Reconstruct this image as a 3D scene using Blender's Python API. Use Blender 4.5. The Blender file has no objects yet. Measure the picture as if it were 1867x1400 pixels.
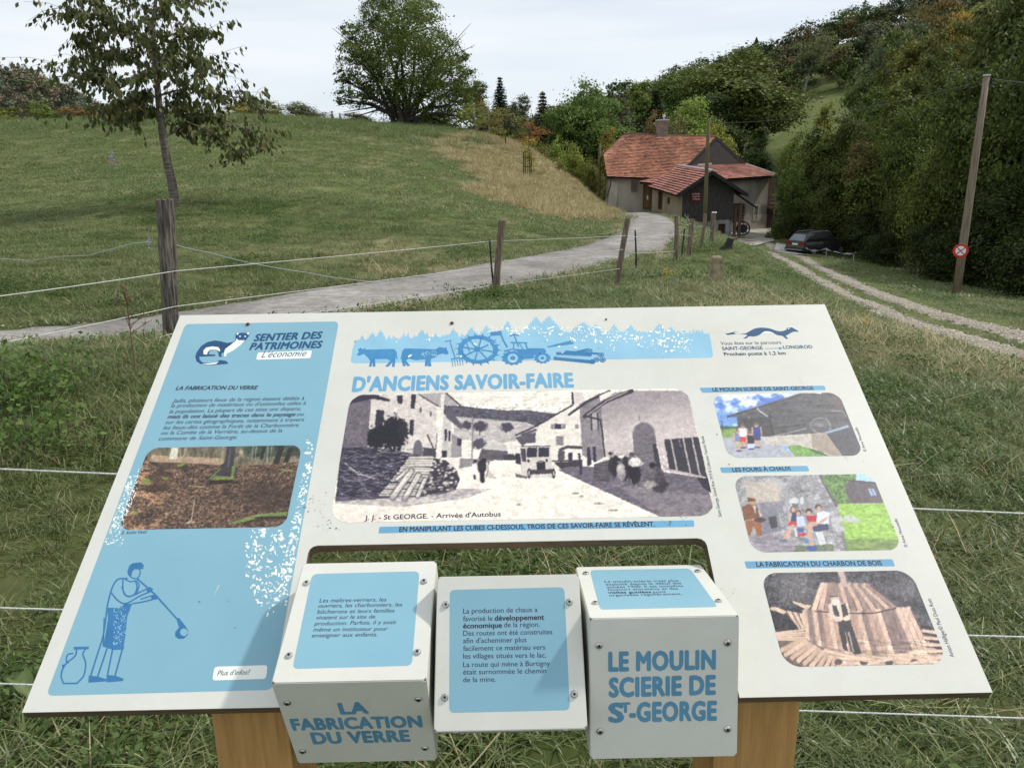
import bpy, math, random
import numpy as np
from mathutils import Vector, Matrix
R = math.radians
scene = bpy.context.scene
COL = scene.collection

# ------------------------------------------------------------------ camera
FPX, PITCH, ROLL, EYE = 1377.0, 0.26384, -0.015773, 1.55
_fw = np.array([0, math.cos(PITCH), -math.sin(PITCH)])
_r0 = np.array([1.0, 0, 0]); _u0 = np.cross(_r0, _fw)
_r = _r0*math.cos(ROLL) + _u0*math.sin(ROLL)
_u = -_r0*math.sin(ROLL) + _u0*math.cos(ROLL)
CAM = np.array([0, 0, EYE])
cam_data = bpy.data.cameras.new('camera'); cam = bpy.data.objects.new('camera', cam_data); COL.objects.link(cam)
cam_data.sensor_fit = 'HORIZONTAL'; cam_data.sensor_width = 36.0; cam_data.lens = FPX/1867.0*36.0
cam_data.clip_start = 0.05; cam_data.clip_end = 3000
M = Matrix.Identity(4)
for i in range(3):
    M[i][0] = _r[i]; M[i][1] = _u[i]; M[i][2] = -_fw[i]; M[i][3] = CAM[i]
cam.matrix_world = M
scene.camera = cam

# ------------------------------------------------------------------ light
SUN_AZ, SUN_EL = R(70), R(47)
world = bpy.data.worlds.new('World'); scene.world = world; world.use_nodes = True
nt = world.node_tree; nt.nodes.clear()
out = nt.nodes.new('ShaderNodeOutputWorld'); bg = nt.nodes.new('ShaderNodeBackground'); bg.inputs[1].default_value = 0.106
sky = nt.nodes.new('ShaderNodeTexSky'); sky.sky_type = 'NISHITA'; sky.sun_disc = False
sky.sun_elevation = SUN_EL; sky.sun_rotation = SUN_AZ; sky.altitude = 900
tc = nt.nodes.new('ShaderNodeTexCoord'); mp = nt.nodes.new('ShaderNodeMapping'); mp.inputs['Scale'].default_value = (1.0, 1.6, 9.0)
mp.inputs['Rotation'].default_value = (0.04, 0.05, 0.4)
nz = nt.nodes.new('ShaderNodeTexNoise'); nz.inputs['Scale'].default_value = 1.6; nz.inputs['Detail'].default_value = 6; nz.inputs['Roughness'].default_value = 0.55
rp = nt.nodes.new('ShaderNodeValToRGB'); rp.color_ramp.elements[0].position = 0.3; rp.color_ramp.elements[0].color = (.66, .66, .66, 1)
rp.color_ramp.elements[1].position = 0.62; rp.color_ramp.elements[1].color = (.97, .97, .97, 1)
mx = nt.nodes.new('ShaderNodeMix'); mx.data_type = 'RGBA'; mx.inputs['B'].default_value = (7.9, 8.3, 8.75, 1)
L = nt.links.new
L(tc.outputs['Generated'], mp.inputs[0]); L(mp.outputs[0], nz.inputs[0]); L(nz.outputs[0], rp.inputs[0])
L(rp.outputs[0], mx.inputs['Factor']); L(sky.outputs[0], mx.inputs['A']); L(mx.outputs['Result'], bg.inputs[0]); L(bg.outputs[0], out.inputs[0])
sd = bpy.data.lights.new('sun', 'SUN'); sd.energy = 2.9; sd.angle = R(3.2); sd.color = (1, .95, .87)
sun = bpy.data.objects.new('sun', sd); COL.objects.link(sun)
SDIR = Vector((math.sin(SUN_AZ)*math.cos(SUN_EL), math.cos(SUN_AZ)*math.cos(SUN_EL), math.sin(SUN_EL)))
sun.rotation_euler = SDIR.to_track_quat('Z', 'Y').to_euler()
scene.view_settings.view_transform = 'Standard'; scene.view_settings.look = 'None'
scene.view_settings.gamma = 1; scene.view_settings.exposure = 0.13
try:
    scene.cycles.max_bounces = 6; scene.cycles.transparent_max_bounces = 4; scene.cycles.diffuse_bounces = 3; scene.cycles.glossy_bounces = 2
except Exception: pass

# ------------------------------------------------------------------ projection helpers (photo pixel <-> world)
def ray(px, py):
    px = np.asarray(px, float); py = np.asarray(py, float)
    return _fw + _r*((px[..., None]-933.5)/FPX) - _u*((py[..., None]-700.0)/FPX)
def wp(px, py, D):
    d = ray(np.array(px), np.array(py)); return CAM + d*(D/d[..., 1:2])
def proj(P):
    P = np.asarray(P, float)-CAM; dz = P@_fw
    return 933.5+FPX*(P@_r)/dz, 700.0-FPX*(P@_u)/dz
def lin(c):
    c = np.asarray(c, float)/255.0
    return np.where(c <= .04045, c/12.92, ((c+.055)/1.055)**2.4)

# ------------------------------------------------------------------ materials
def _new(name):
    m = bpy.data.materials.new(name); m.use_nodes = True; n = m.node_tree
    b = n.nodes.get('Principled BSDF'); return m, n, b
def pmat(name, c1, c2=None, rough=.7, scale=8, stretch=(1, 1, 1), detail=4, bump=0.0, bscale=None, lo=.35, hi=.65, metal=0, spec=.3, coord='Object'):
    """plain surface whose colour wanders between two tones by noise"""
    m, n, b = _new(name); N = n.nodes.new; K = n.links.new
    b.inputs['Roughness'].default_value = rough; b.inputs['Metallic'].default_value = metal; b.inputs['Specular IOR Level'].default_value = spec
    c1 = tuple(c1)+(1,); c2 = tuple(c2)+(1,) if c2 is not None else tuple(x*.8 for x in c1[:3])+(1,)
    t = N('ShaderNodeTexCoord'); mp = N('ShaderNodeMapping'); mp.inputs['Scale'].default_value = stretch
    z = N('ShaderNodeTexNoise'); z.inputs['Scale'].default_value = scale; z.inputs['Detail'].default_value = detail
    r = N('ShaderNodeValToRGB'); r.color_ramp.elements[0].position = lo; r.color_ramp.elements[1].position = hi
    r.color_ramp.elements[0].color = c1; r.color_ramp.elements[1].color = c2
    K(t.outputs[coord], mp.inputs[0]); K(mp.outputs[0], z.inputs[0]); K(z.outputs[0], r.inputs[0]); K(r.outputs[0], b.inputs['Base Color'])
    if bump:
        z2 = N('ShaderNodeTexNoise'); z2.inputs['Scale'].default_value = bscale or scale*4; z2.inputs['Detail'].default_value = 5
        K(mp.outputs[0], z2.inputs[0]); bp = N('ShaderNodeBump'); bp.inputs['Strength'].default_value = bump; bp.inputs['Distance'].default_value = .02
        K(z2.outputs[0], bp.inputs['Height']); K(bp.outputs[0], b.inputs['Normal'])
    return m
def island_mat(name, cols, rough=.8, spec=.2, trans=0.0, use_obj=False, nscale=0.0, bump=0.0):
    """each loose piece (leaf, blade, tile) takes its own tone from the list"""
    m, n, b = _new(name); N = n.nodes.new; K = n.links.new
    b.inputs['Roughness'].default_value = rough; b.inputs['Specular IOR Level'].default_value = spec
    g = N('ShaderNodeNewGeometry'); r = N('ShaderNodeValToRGB'); cr = r.color_ramp; cr.interpolation = 'LINEAR'
    while len(cr.elements) < len(cols): cr.elements.new(.5)
    for i, c in enumerate(cols):
        cr.elements[i].position = i/max(1, len(cols)-1); cr.elements[i].color = tuple(c)+(1,)
    K(g.outputs['Random Per Island'], r.inputs[0]); colr = r.outputs[0]
    if nscale:
        t = N('ShaderNodeTexCoord'); z = N('ShaderNodeTexNoise'); z.inputs['Scale'].default_value = nscale; z.inputs['Detail'].default_value = 3
        K(t.outputs['Object'], z.inputs[0]); mr = N('ShaderNodeMapRange'); mr.inputs['From Min'].default_value = .3; mr.inputs['From Max'].default_value = .7
        mr.inputs['To Min'].default_value = .62; mr.inputs['To Max'].default_value = 1.3; K(z.outputs[0], mr.inputs[0])
        hv = N('ShaderNodeHueSaturation'); K(colr, hv.inputs['Color']); K(mr.outputs[0], hv.inputs['Value']); colr = hv.outputs[0]
    if use_obj:
        oi = N('ShaderNodeObjectInfo'); mm = N('ShaderNodeMix'); mm.data_type = 'RGBA'; mm.blend_type = 'MULTIPLY'; mm.inputs['Factor'].default_value = 1
        K(colr, mm.inputs['A']); K(oi.outputs['Color'], mm.inputs['B']); colr = mm.outputs['Result']
    K(colr, b.inputs['Base Color'])
    if trans:
        tr = N('ShaderNodeBsdfTranslucent'); K(colr, tr.inputs['Color']); ms = N('ShaderNodeMixShader'); ms.inputs[0].default_value = trans
        o = n.nodes.get('Material Output'); K(b.outputs[0], ms.inputs[1]); K(tr.outputs[0], ms.inputs[2]); K(ms.outputs[0], o.inputs['Surface'])
    return m
def vcol_mat(name, rough=.6, nscale=0, namp=.15, spec=.3, bump=0, bscale=40, attr='paint'):
    m, n, b = _new(name); N = n.nodes.new; K = n.links.new
    b.inputs['Roughness'].default_value = rough; b.inputs['Specular IOR Level'].default_value = spec
    a = N('ShaderNodeAttribute'); a.attribute_name = attr; c = a.outputs['Color']
    t = N('ShaderNodeTexCoord')
    if nscale:
        z = N('ShaderNodeTexNoise'); z.inputs['Scale'].default_value = nscale; z.inputs['Detail'].default_value = 8; z.inputs['Roughness'].default_value = .65
        K(t.outputs['Object'], z.inputs[0]); mr = N('ShaderNodeMapRange'); mr.inputs['From Min'].default_value = .3; mr.inputs['From Max'].default_value = .7
        mr.inputs['To Min'].default_value = 1-namp; mr.inputs['To Max'].default_value = 1+namp; K(z.outputs[0], mr.inputs[0])
        hv = N('ShaderNodeHueSaturation'); K(c, hv.inputs['Color']); K(mr.outputs[0], hv.inputs['Value']); c = hv.outputs[0]
    K(c, b.inputs['Base Color'])
    if bump:
        z2 = N('ShaderNodeTexNoise'); z2.inputs['Scale'].default_value = bscale; z2.inputs['Detail'].default_value = 6; K(t.outputs['Object'], z2.inputs[0])
        bp = N('ShaderNodeBump'); bp.inputs['Strength'].default_value = bump; bp.inputs['Distance'].default_value = .03; K(z2.outputs[0], bp.inputs['Height']); K(bp.outputs[0], b.inputs['Normal'])
    return m

# ------------------------------------------------------------------ mesh helpers
def raw_mesh(name, v, f, mat=None, smooth=False, colors=None):
    me = bpy.data.meshes.new(name)
    if isinstance(f, np.ndarray):
        v = np.asarray(v, np.float32); k = f.shape[1]; nf = len(f)
        me.vertices.add(len(v)); me.vertices.foreach_set('co', v.ravel())
        me.loops.add(nf*k); me.loops.foreach_set('vertex_index', f.astype(np.int32).ravel())
        me.polygons.add(nf); me.polygons.foreach_set('loop_start', np.arange(0, nf*k, k, dtype=np.int32))
        try: me.polygons.foreach_set('loop_total', np.full(nf, k, np.int32))
        except Exception: pass
        me.update(calc_edges=True); me.validate()
    else:
        me.from_pydata([tuple(map(float, p)) for p in v], [], [tuple(q) for q in f]); me.update()
    if smooth: me.polygons.foreach_set('use_smooth', np.ones(len(me.polygons), bool))
    if colors is not None:
        a = me.color_attributes.new('paint', 'FLOAT_COLOR', 'POINT')
        c = np.ones((len(v), 4), np.float32); c[:, :3] = colors; a.data.foreach_set('color', c.ravel())
    if mat: me.materials.append(mat)
    return me
def wloc(o):
    p = np.zeros(3)
    while o is not None: p = p+np.array(o.location); o = o.parent
    return p
def add(name, v, f, mat, parent=None, smooth=False, colors=None, label=None):
    v = np.asarray(v, float).reshape(-1, 3)
    if parent is not None: v = v-wloc(parent)
    o = bpy.data.objects.new(name, raw_mesh(name, v, f, mat, smooth, colors)); COL.objects.link(o)
    if parent is not None: o.parent = parent
    if label: o['label'] = label
    return o
def tag(o, label, cat, group=None, kind=None):
    o['label'] = label; o['category'] = cat
    if group: o['group'] = group
    if kind: o['kind'] = kind
    return o
def thing(name, loc, label, cat, group=None):
    o = bpy.data.objects.new(name, None); o.empty_display_size = .1; COL.objects.link(o); o.location = tuple(map(float, loc))
    return tag(o, label, cat, group)
def struct(o): o['kind'] = 'structure'; return o
class MB:
    def __init__(s): s.v = []; s.f = []
    def add(s, v, f):
        k = len(s.v); s.v += [np.asarray(p, float) for p in v]; s.f += [[i+k for i in q] for q in f]; return s
    def hexa(s, b, t):   # 4 bottom, 4 top points
        return s.add(list(b)+list(t), [(3, 2, 1, 0), (4, 5, 6, 7), (0, 1, 5, 4), (1, 2, 6, 5), (2, 3, 7, 6), (3, 0, 4, 7)])
    def box(s, c, sz, ax=None):
        c = np.asarray(c, float); ax = np.eye(3) if ax is None else np.asarray(ax, float); h = np.asarray(sz, float)/2
        p = lambda i, j, k: c+ax[0]*h[0]*i+ax[1]*h[1]*j+ax[2]*h[2]*k
        return s.hexa([p(-1, -1, -1), p(1, -1, -1), p(1, 1, -1), p(-1, 1, -1)], [p(-1, -1, 1), p(1, -1, 1), p(1, 1, 1), p(-1, 1, 1)])
    def tube(s, pts, rad, n=8, cap=True):
        pts = [np.asarray(p, float) for p in pts]; m = len(pts)
        rad = [rad]*m if np.isscalar(rad) else rad
        k = len(s.v); up = None
        for i in range(m):
            d = pts[min(i+1, m-1)]-pts[max(i-1, 0)]; d = d/(np.linalg.norm(d)+1e-9)
            if up is None or abs(np.dot(up, d)) > .95: up = np.array([1., 0, 0]) if abs(d[0]) < .8 else np.array([0, 1., 0])
            a = np.cross(up, d); a /= np.linalg.norm(a)+1e-9; b = np.cross(d, a); up = b
            for j in range(n):
                t = 2*math.pi*j/n; s.v.append(pts[i]+rad[i]*(a*math.cos(t)+b*math.sin(t)))
        for i in range(m-1):
            for j in range(n):
                s.f.append([k+i*n+j, k+i*n+(j+1) % n, k+(i+1)*n+(j+1) % n, k+(i+1)*n+j])
        if cap:
            s.f.append([k+j for j in range(n)][::-1]); s.f.append([k+(m-1)*n+j for j in range(n)])
        return s
    def prism(s, poly, off):   # polygon points extruded by vector
        poly = [np.asarray(p, float) for p in poly]; n = len(poly); off = np.asarray(off, float)
        return s.add(poly+[p+off for p in poly], [list(range(n))[::-1], list(range(n, 2*n))]+[[i, (i+1) % n, n+(i+1) % n, n+i] for i in range(n)])
    def build(s, name, mat, parent=None, smooth=False, label=None): return add(name, s.v, s.f, mat, parent, smooth, label=label)
def norm(a): a = np.asarray(a, float); return a/np.linalg.norm(a)
def smooth_noise(x, y, seed=0):
    """cheap value noise, numpy arrays in, 0..1 out"""
    x = np.asarray(x, float); y = np.asarray(y, float); xi = np.floor(x).astype(np.int64); yi = np.floor(y).astype(np.int64); fx = x-xi; fy = y-yi
    def h(a, b):
        n = (a*374761393+b*668265263+seed*144665) & 0xffffffff; n = ((n ^ (n >> 13))*1274126177) & 0xffffffff; return ((n ^ (n >> 16)) & 0xffff)/65535.0
    fx = fx*fx*(3-2*fx); fy = fy*fy*(3-2*fy)
    return (h(xi, yi)*(1-fx)+h(xi+1, yi)*fx)*(1-fy)+(h(xi, yi+1)*(1-fx)+h(xi+1, yi+1)*fx)*fy
def fbm(x, y, seed=0, o=4):
    s = 0; a = .5; t = 0
    for i in range(o): s = s+a*smooth_noise(x*2**i+i*17.3, y*2**i+i*9.1, seed+i); t += a; a *= .55
    return s/t
def sstep(a, b, x): t = np.clip((x-a)/(b-a), 0, 1); return t*t*(3-2*t)

# ------------------------------------------------------------------ terrain
far_edge = [(-330, 640, 7.6), (0, 598, 9.3), (300, 567, 10.8), (560, 535, 13), (700, 512, 14.6), (860, 485, 17), (1000, 462, 21), (1060, 450, 23.8), (1110, 432, 28), (1140, 415, 36), (1146, 397, 50), (1120, 387, 66), (1060, 384, 76)]
FE = np.array([wp(a, b, c) for a, b, c in far_edge])
def resample(P, n):
    d = np.r_[0, np.cumsum(np.linalg.norm(np.diff(P[:, :2], axis=0), axis=1))]; t = np.linspace(0, d[-1], n)
    Q = np.stack([np.interp(t, d, P[:, i]) for i in range(P.shape[1])], 1)
    for _ in range(int(n/len(P)*.8)):
        Q[1:-1] = .25*Q[:-2]+.5*Q[1:-1]+.25*Q[2:]
    return Q
FE_s = resample(FE, 260)
tg = np.gradient(FE_s[:, :2], axis=0); tg /= np.linalg.norm(tg, axis=1)[:, None]
nr = np.stack([tg[:, 1], -tg[:, 0]], 1)
ROAD_W = 2.55
NE_s = FE_s.copy(); NE_s[:, :2] += nr*ROAD_W
trkL = [(1365, 452, 57), (1400, 467, 46), (1452, 500, 33), (1500, 530, 24), (1600, 580, 17), (1700, 610, 14.3), (1867, 660, 11.6), (2300, 800, 7.5)]
TL = np.array([wp(a, b, c) for a, b, c in trkL]); trkR = [(1407, 440, 61), (1480, 470, 48), (1560, 510, 33), (1650, 545, 24.5), (1760, 580, 19), (1867, 606, 15.6), (2300, 720, 9.5)]
TR = np.array([wp(a, b, c) for a, b, c in trkR])
cp = []
for x, y, z in [(0, 0, 0), (-3, 0, 0), (3, 0, -.05), (0, 3, 0), (-2, 3, .02), (2.5, 3, -.08), (-6, 1.5, .1), (6, 1, -.5), (0, -5, 0), (-9, -4, .1), (9, -4, -.8), (-14, 2, .2), (16, 4, -2.2), (-20, -5, .4), (20, -5, -2), (0, -14, 0)]: cp.append((x, y, z))
for a in [(312, 622, 7.1), (0, 640, 6.6), (200, 618, 6.9), (600, 600, 8.6), (903, 540, 12.4), (1125, 521, 13.5), (1231, 478, 20), (1258, 466, 23), (1297, 447, 27), (1312, 518, 13), (1325, 455, 23), (1400, 520, 17), (1345, 465, 27), (1520, 600, 8), (1700, 800, 4.4), (1600, 660, 6.6),
          (1262, 411, 55), (1280, 417, 50), (1284, 424, 44), (1290, 432, 36), (1300, 428, 40), (1318, 438, 33), (1742, 538, 30), (1640, 500, 44), (1480, 463, 56), (1867, 545, 30), (1867, 500, 45), (1560, 462, 60),
          (1380, 432, 66), (1340, 430, 64), (1310, 432, 62), (1230, 403, 58), (1190, 390, 66),
          (0, 500, 13), (0, 400, 24), (0, 300, 42), (0, 232, 62), (-400, 480, 14), (-400, 300, 40), (-400, 240, 60), (220, 480, 15), (220, 370, 26), (220, 222, 62), (440, 490, 14.5), (440, 400, 23), (440, 300, 40), (440, 217, 63), (600, 225, 66), (600, 320, 37),
          (700, 320, 41), (700, 400, 25), (700, 462, 18), (750, 238, 70), (880, 250, 72), (900, 400, 29), (900, 330, 46), (1000, 402, 33), (1000, 345, 52), (1080, 400, 42), (950, 268, 71), (1000, 302, 69), (1060, 347, 69), (1105, 380, 64), (1000, 318, 62), (930, 300, 60)]: cp.append(wp(*a))
for s in (FE_s[5:-1:14], NE_s[5:-1:14]): cp += [p for p in s]
for s in (TL[:-1], TR[:-1]): cp += [p for p in s]
for px, D, z in [(0, 80, 7.2), (440, 80, 7.4), (750, 84, 6.6), (880, 88, 4.8), (950, 84, 2.2), (1060, 84, -1.6), (1000, 95, -1), (1140, 84, -2), (1250, 85, -2.4), (1400, 80, -3), (1600, 72, -2.5), (1867, 62, -2), (-500, 80, 7), (2300, 50, -2), (2300, 30, -3.4)]:
    p = wp(px, 300, D); cp.append((p[0], D, z))
cp = np.array([np.array(p, float) for p in cp])
def warp(x, y): yy = y+7.0; return np.stack([np.arctan2(x, yy)*2.6, .5*np.log(x*x+yy*yy)*1.6], -1)
_cw = warp(cp[:, 0], cp[:, 1])
def _phi(r2): return np.where(r2 > 1e-12, .5*r2*np.log(r2+1e-12), 0)
_n = len(cp); _A = np.zeros((_n+3, _n+3)); _A[:_n, :_n] = _phi(((_cw[:, None]-_cw[None])**2).sum(-1))+np.eye(_n)*4e-4
_A[:_n, _n] = 1; _A[:_n, _n+1:] = _cw; _A[_n:, :_n] = _A[:_n, _n:].T
_S = np.linalg.solve(_A, np.r_[cp[:, 2], 0, 0, 0])
def H(x, y):
    x = np.atleast_1d(np.asarray(x, float)); y = np.atleast_1d(np.asarray(y, float)); sh = x.shape; x = x.ravel(); y = y.ravel(); res = np.zeros(len(x))
    for k in range(0, len(x), 20000):
        a, b = x[k:k+20000], y[k:k+20000]
        rr = np.hypot(a, b+7); th = np.clip(np.arctan2(a, b+7), -1.25, 1.25); rc = np.clip(rr, 2.5, 110)
        w = warp(rc*np.sin(th), rc*np.cos(th)-7)
        near = _phi(((w[:, None]-_cw[None])**2).sum(-1))@_S[:_n]+_S[_n]+w@_S[_n+1:]
        q = a/np.maximum(b, 1); t = sstep(-.03, .07, q)
        hr = np.clip(b-88, 0, 132)/132*(11+.30*np.clip(a, -10, 220))-2.5
        far = t*hr+(1-t)*(7-.02*np.clip(b-90, 0, 400))
        s = sstep(76, 104, rr); res[k:k+20000] = near*(1-s)+far*s
    return res.reshape(sh)
def h1(x, y): return float(H(x, y)[0])
def ground(px, py, D):
    p = wp(px, py, D); return np.array([p[0], p[1], h1(p[0], p[1])])
nth, nrr = 330, 330
th = np.linspace(R(-72), R(72), nth); rr = np.exp(np.linspace(math.log(3.2), math.log(420), nrr))
GX = rr[:, None]*np.sin(th)[None]; GY = rr[:, None]*np.cos(th)[None]-7
GZ = H(GX, GY)
gi = (np.arange(nrr-1)[:, None]*nth+np.arange(nth-1)[None]).ravel()
gf = np.stack([gi, gi+1, gi+nth+1, gi+nth], 1)
def signed_track(x, y, Lp, Rp): pass
def polydist(x, y, P):
    best = np.full(np.shape(x), 1e9)
    for i in range(len(P)-1):
        a, b = P[i, :2], P[i+1, :2]; d = b-a; t = np.clip(((x-a[0])*d[0]+(y-a[1])*d[1])/(d@d+1e-9), 0, 1)
        best = np.minimum(best, np.hypot(x-a[0]-t*d[0], y-a[1]-t*d[1]))
    return best
ROADC = (FE_s+NE_s)/2
TLs, TRs = resample(TL, 160), resample(TR, 160)
RUT1 = TLs*.8+TRs*.2; RUT2 = TLs*.2+TRs*.8
bank_poly = [wp(*a)[:2] for a in [(868, 250, 74), (800, 275, 62), (840, 320, 48), (900, 360, 40), (1000, 400, 34), (1060, 408, 36), (1100, 392, 48), (1118, 384, 68), (1060, 347, 74), (950, 262, 80)]]
def inpoly(x, y, P):
    r = np.zeros(np.shape(x), bool); n = len(P)
    for i in range(n):
        x1, y1 = P[i]; x2, y2 = P[(i+1) % n]
        with np.errstate(divide='ignore', invalid='ignore'):
            c = ((y1 > y) != (y2 > y)) & (x < (x2-x1)*(y-y1)/(y2-y1+1e-12)+x1)
        r ^= c
    return r
MARKS = [np.array([wp(*q)[:2] for q in L_]) for L_ in ([(715, 290, 50), (760, 276, 55), (800, 264, 60), (838, 253, 66)], [(640, 278, 53), (700, 268, 58), (760, 255, 64)], [(690, 300, 47), (650, 330, 40)])]
def dryness(x, y):
    """0 green .. 1 straw coloured"""
    d = .13+.5*(fbm(x*.35, y*.35, 3)-.5)+.35*(fbm(x*1.3, y*1.3, 5)-.5)
    jx = x+5.5*(fbm(x*.45, y*.45, 8)-.5); jy = y+12*(fbm(x*.25, y*.25, 9)-.5)
    d = d+inpoly(jx, jy, bank_poly)*(.45+.5*fbm(x*.6, y*.6, 19))
    for ln in MARKS: d = d+.30*np.exp(-(polydist(x+.8*(fbm(x*.3, y*.3, 4)-.5), y, ln)/.45)**2)
    d = d+.4*np.exp(-((x-4.2)**2/5+(y-8)**2/9))+.35*np.exp(-((x+3)**2/2.0+(y-18)**2/8))+.3*np.exp(-((x-4)**2/3+(y-15)**2/16))
    rd = polydist(x, y, ROADC); d = d+.3*np.exp(-((rd-1.6)/.25)**2)
    return np.clip(d, 0, 1)
gx, gy = GX.ravel(), GY.ravel()
dr = dryness(gx, gy)[:, None]
soil = np.array([.030, .026, .014]); green = np.array([.076, .110, .028]); straw = np.array([.34, .285, .165])
nearw = (1-sstep(7, 26, np.hypot(gx, gy)))[:, None]
gc = (green*(1-dr)+straw*dr*.9); gc = gc*(1-.45*nearw)+soil*.3*nearw
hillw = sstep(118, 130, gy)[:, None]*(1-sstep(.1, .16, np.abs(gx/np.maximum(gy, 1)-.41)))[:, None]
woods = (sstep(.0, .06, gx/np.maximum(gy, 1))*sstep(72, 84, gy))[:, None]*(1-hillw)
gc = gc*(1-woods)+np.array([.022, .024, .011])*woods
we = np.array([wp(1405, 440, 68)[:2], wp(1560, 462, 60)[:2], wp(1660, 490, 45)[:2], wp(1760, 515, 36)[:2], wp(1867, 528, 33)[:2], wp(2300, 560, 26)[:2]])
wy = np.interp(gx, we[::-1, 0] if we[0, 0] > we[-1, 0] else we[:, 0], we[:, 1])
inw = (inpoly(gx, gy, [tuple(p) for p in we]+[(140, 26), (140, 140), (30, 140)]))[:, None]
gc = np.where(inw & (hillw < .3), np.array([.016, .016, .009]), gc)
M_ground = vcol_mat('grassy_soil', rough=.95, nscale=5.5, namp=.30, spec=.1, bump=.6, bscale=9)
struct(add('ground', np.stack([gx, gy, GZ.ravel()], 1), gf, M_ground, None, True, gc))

def ribbon(A, B, n, lift, seed, rag=.12, crown=.0, edge_fade=True):
    """strip between two edge lines laid on the terrain, ragged at the sides"""
    m = len(A); rng = np.random.default_rng(seed); T = np.linspace(0, 1, n)
    ra = rag*(fbm(np.arange(m)*.33, np.zeros(m)+seed, seed)-.5)*2; rb = rag*(fbm(np.arange(m)*.33, np.zeros(m)+seed+5, seed+9)-.5)*2
    w = np.linalg.norm(B[:, :2]-A[:, :2], axis=1)
    P = np.zeros((m, n, 3))
    for j, t in enumerate(T):
        tt = t+(1-t)*ra/w-t*rb/w; P[:, j, :2] = A[:, :2]*(1-tt[:, None])+B[:, :2]*tt[:, None]
    P[..., 2] = H(P[..., 0], P[..., 1])+lift+crown*(1-(2*T-1)**2)[None]-(.05*(np.abs(2*T-1) > .99))[None]
    i = (np.arange(m-1)[:, None]*n+np.arange(n-1)[None]).ravel()
    return P.reshape(-1, 3), np.stack([i, i+1, i+n+1, i+n], 1), np.tile(T, m)
def dens(A, k): return resample(A, k)
FE2, NE2 = resample(FE_s, 620), resample(NE_s, 620)
v, f, T = ribbon(FE2, NE2, 15, .03, 4, .16)
base = lin((150, 146, 142)); g = fbm(v[:, 0]*.9, v[:, 1]*.9, 2)[:, None]; g2 = fbm(v[:, 0]*4, v[:, 1]*4, 12)[:, None]
g3 = fbm(v[:, 0]*1.7+9, v[:, 1]*.8, 44)[:, None]; pat = sstep(.56, .62, g3)*.16-.14*sstep(.60, .66, fbm(v[:, 0]*.7, v[:, 1]*1.1, 51)[:, None]); c = base*(.58+.46*g+.34*(g2-.5)-pat); e = np.exp(-((np.minimum(T, 1-T))/.07)**2)[:, None]; c = c*(1-.5*e)+lin((104, 92, 72))*.5*e
wh = (np.exp(-((T-.3)/.1)**2)+np.exp(-((T-.72)/.1)**2))[:, None]; c = c*(1+.10*wh)
M_road = vcol_mat('worn_asphalt', rough=.9, nscale=7, namp=.32, spec=.15, bump=.5, bscale=60)
struct(add('road', v, f, M_road, None, True, c))
M_gravel = vcol_mat('pale_gravel', rough=.95, nscale=14, namp=.6, spec=.1, bump=1.0, bscale=45)
def rut(C, w, seed):
    C = resample(C, 700); t = np.gradient(C[:, :2], axis=0); t /= np.linalg.norm(t, axis=1)[:, None]; n = np.stack([t[:, 1], -t[:, 0]], 1)
    A, B = C.copy(), C.copy(); A[:, :2] -= n*w/2; B[:, :2] += n*w/2
    v, f, T = ribbon(A, B, 13, .03, seed, .26)
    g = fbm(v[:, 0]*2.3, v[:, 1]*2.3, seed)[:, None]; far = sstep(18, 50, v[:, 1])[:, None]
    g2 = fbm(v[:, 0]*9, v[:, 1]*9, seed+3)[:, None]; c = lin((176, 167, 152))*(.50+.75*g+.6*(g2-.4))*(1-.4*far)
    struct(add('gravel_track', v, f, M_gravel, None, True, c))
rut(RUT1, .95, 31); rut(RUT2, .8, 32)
yard = [wp(*a) for a in [(1330, 440, 61), (1372, 450, 58), (1412, 440, 61), (1405, 424, 72), (1330, 424, 70)]]
yc = np.mean(yard, 0); yp = []
for k in range(5):
    a, b = yard[k], yard[(k+1) % 5]
    for t in np.linspace(0, 1, 9)[:-1]: yp.append(a*(1-t)+b*t)
yp = np.array(yp); rings = [yc+(yp-yc)*s for s in (.25, .5, .75, 1)]; yv = [yc]+[p for r_ in rings for p in r_]; yv = np.array(yv); yv[:, 2] = H(yv[:, 0], yv[:, 1])+.07
yf = [(0, 1+i, 1+(i+1) % 40) for i in range(40)]+[(1+r_*40+i, 1+(r_+1)*40+i, 1+(r_+1)*40+(i+1) % 40, 1+r_*40+(i+1) % 40) for r_ in range(3) for i in range(40)]
struct(add('yard', yv, yf, pmat('yard_gravel', lin((150, 144, 136)), lin((176, 170, 160)), .95, 1.2), None, True))
pk = [wp(*a) for a in [(1410, 463, 54), (1445, 468, 51.5), (1500, 462, 55), (1470, 452, 60), (1415, 453, 60)]]
pc = np.mean(pk, 0); pv = np.array([pc]+pk+[pc+(p-pc)*.5 for p in pk]); pv[:, 2] = H(pv[:, 0], pv[:, 1])+.06
struct(add('parking_gravel', pv, [(0, 6+i, 6+(i+1) % 5) for i in range(5)]+[(6+i, 1+i, 1+(i+1) % 5, 6+(i+1) % 5) for i in range(5)], pmat('parking_stones', lin((140, 138, 134)), lin((168, 165, 160)), .95, 2.5)))

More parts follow.
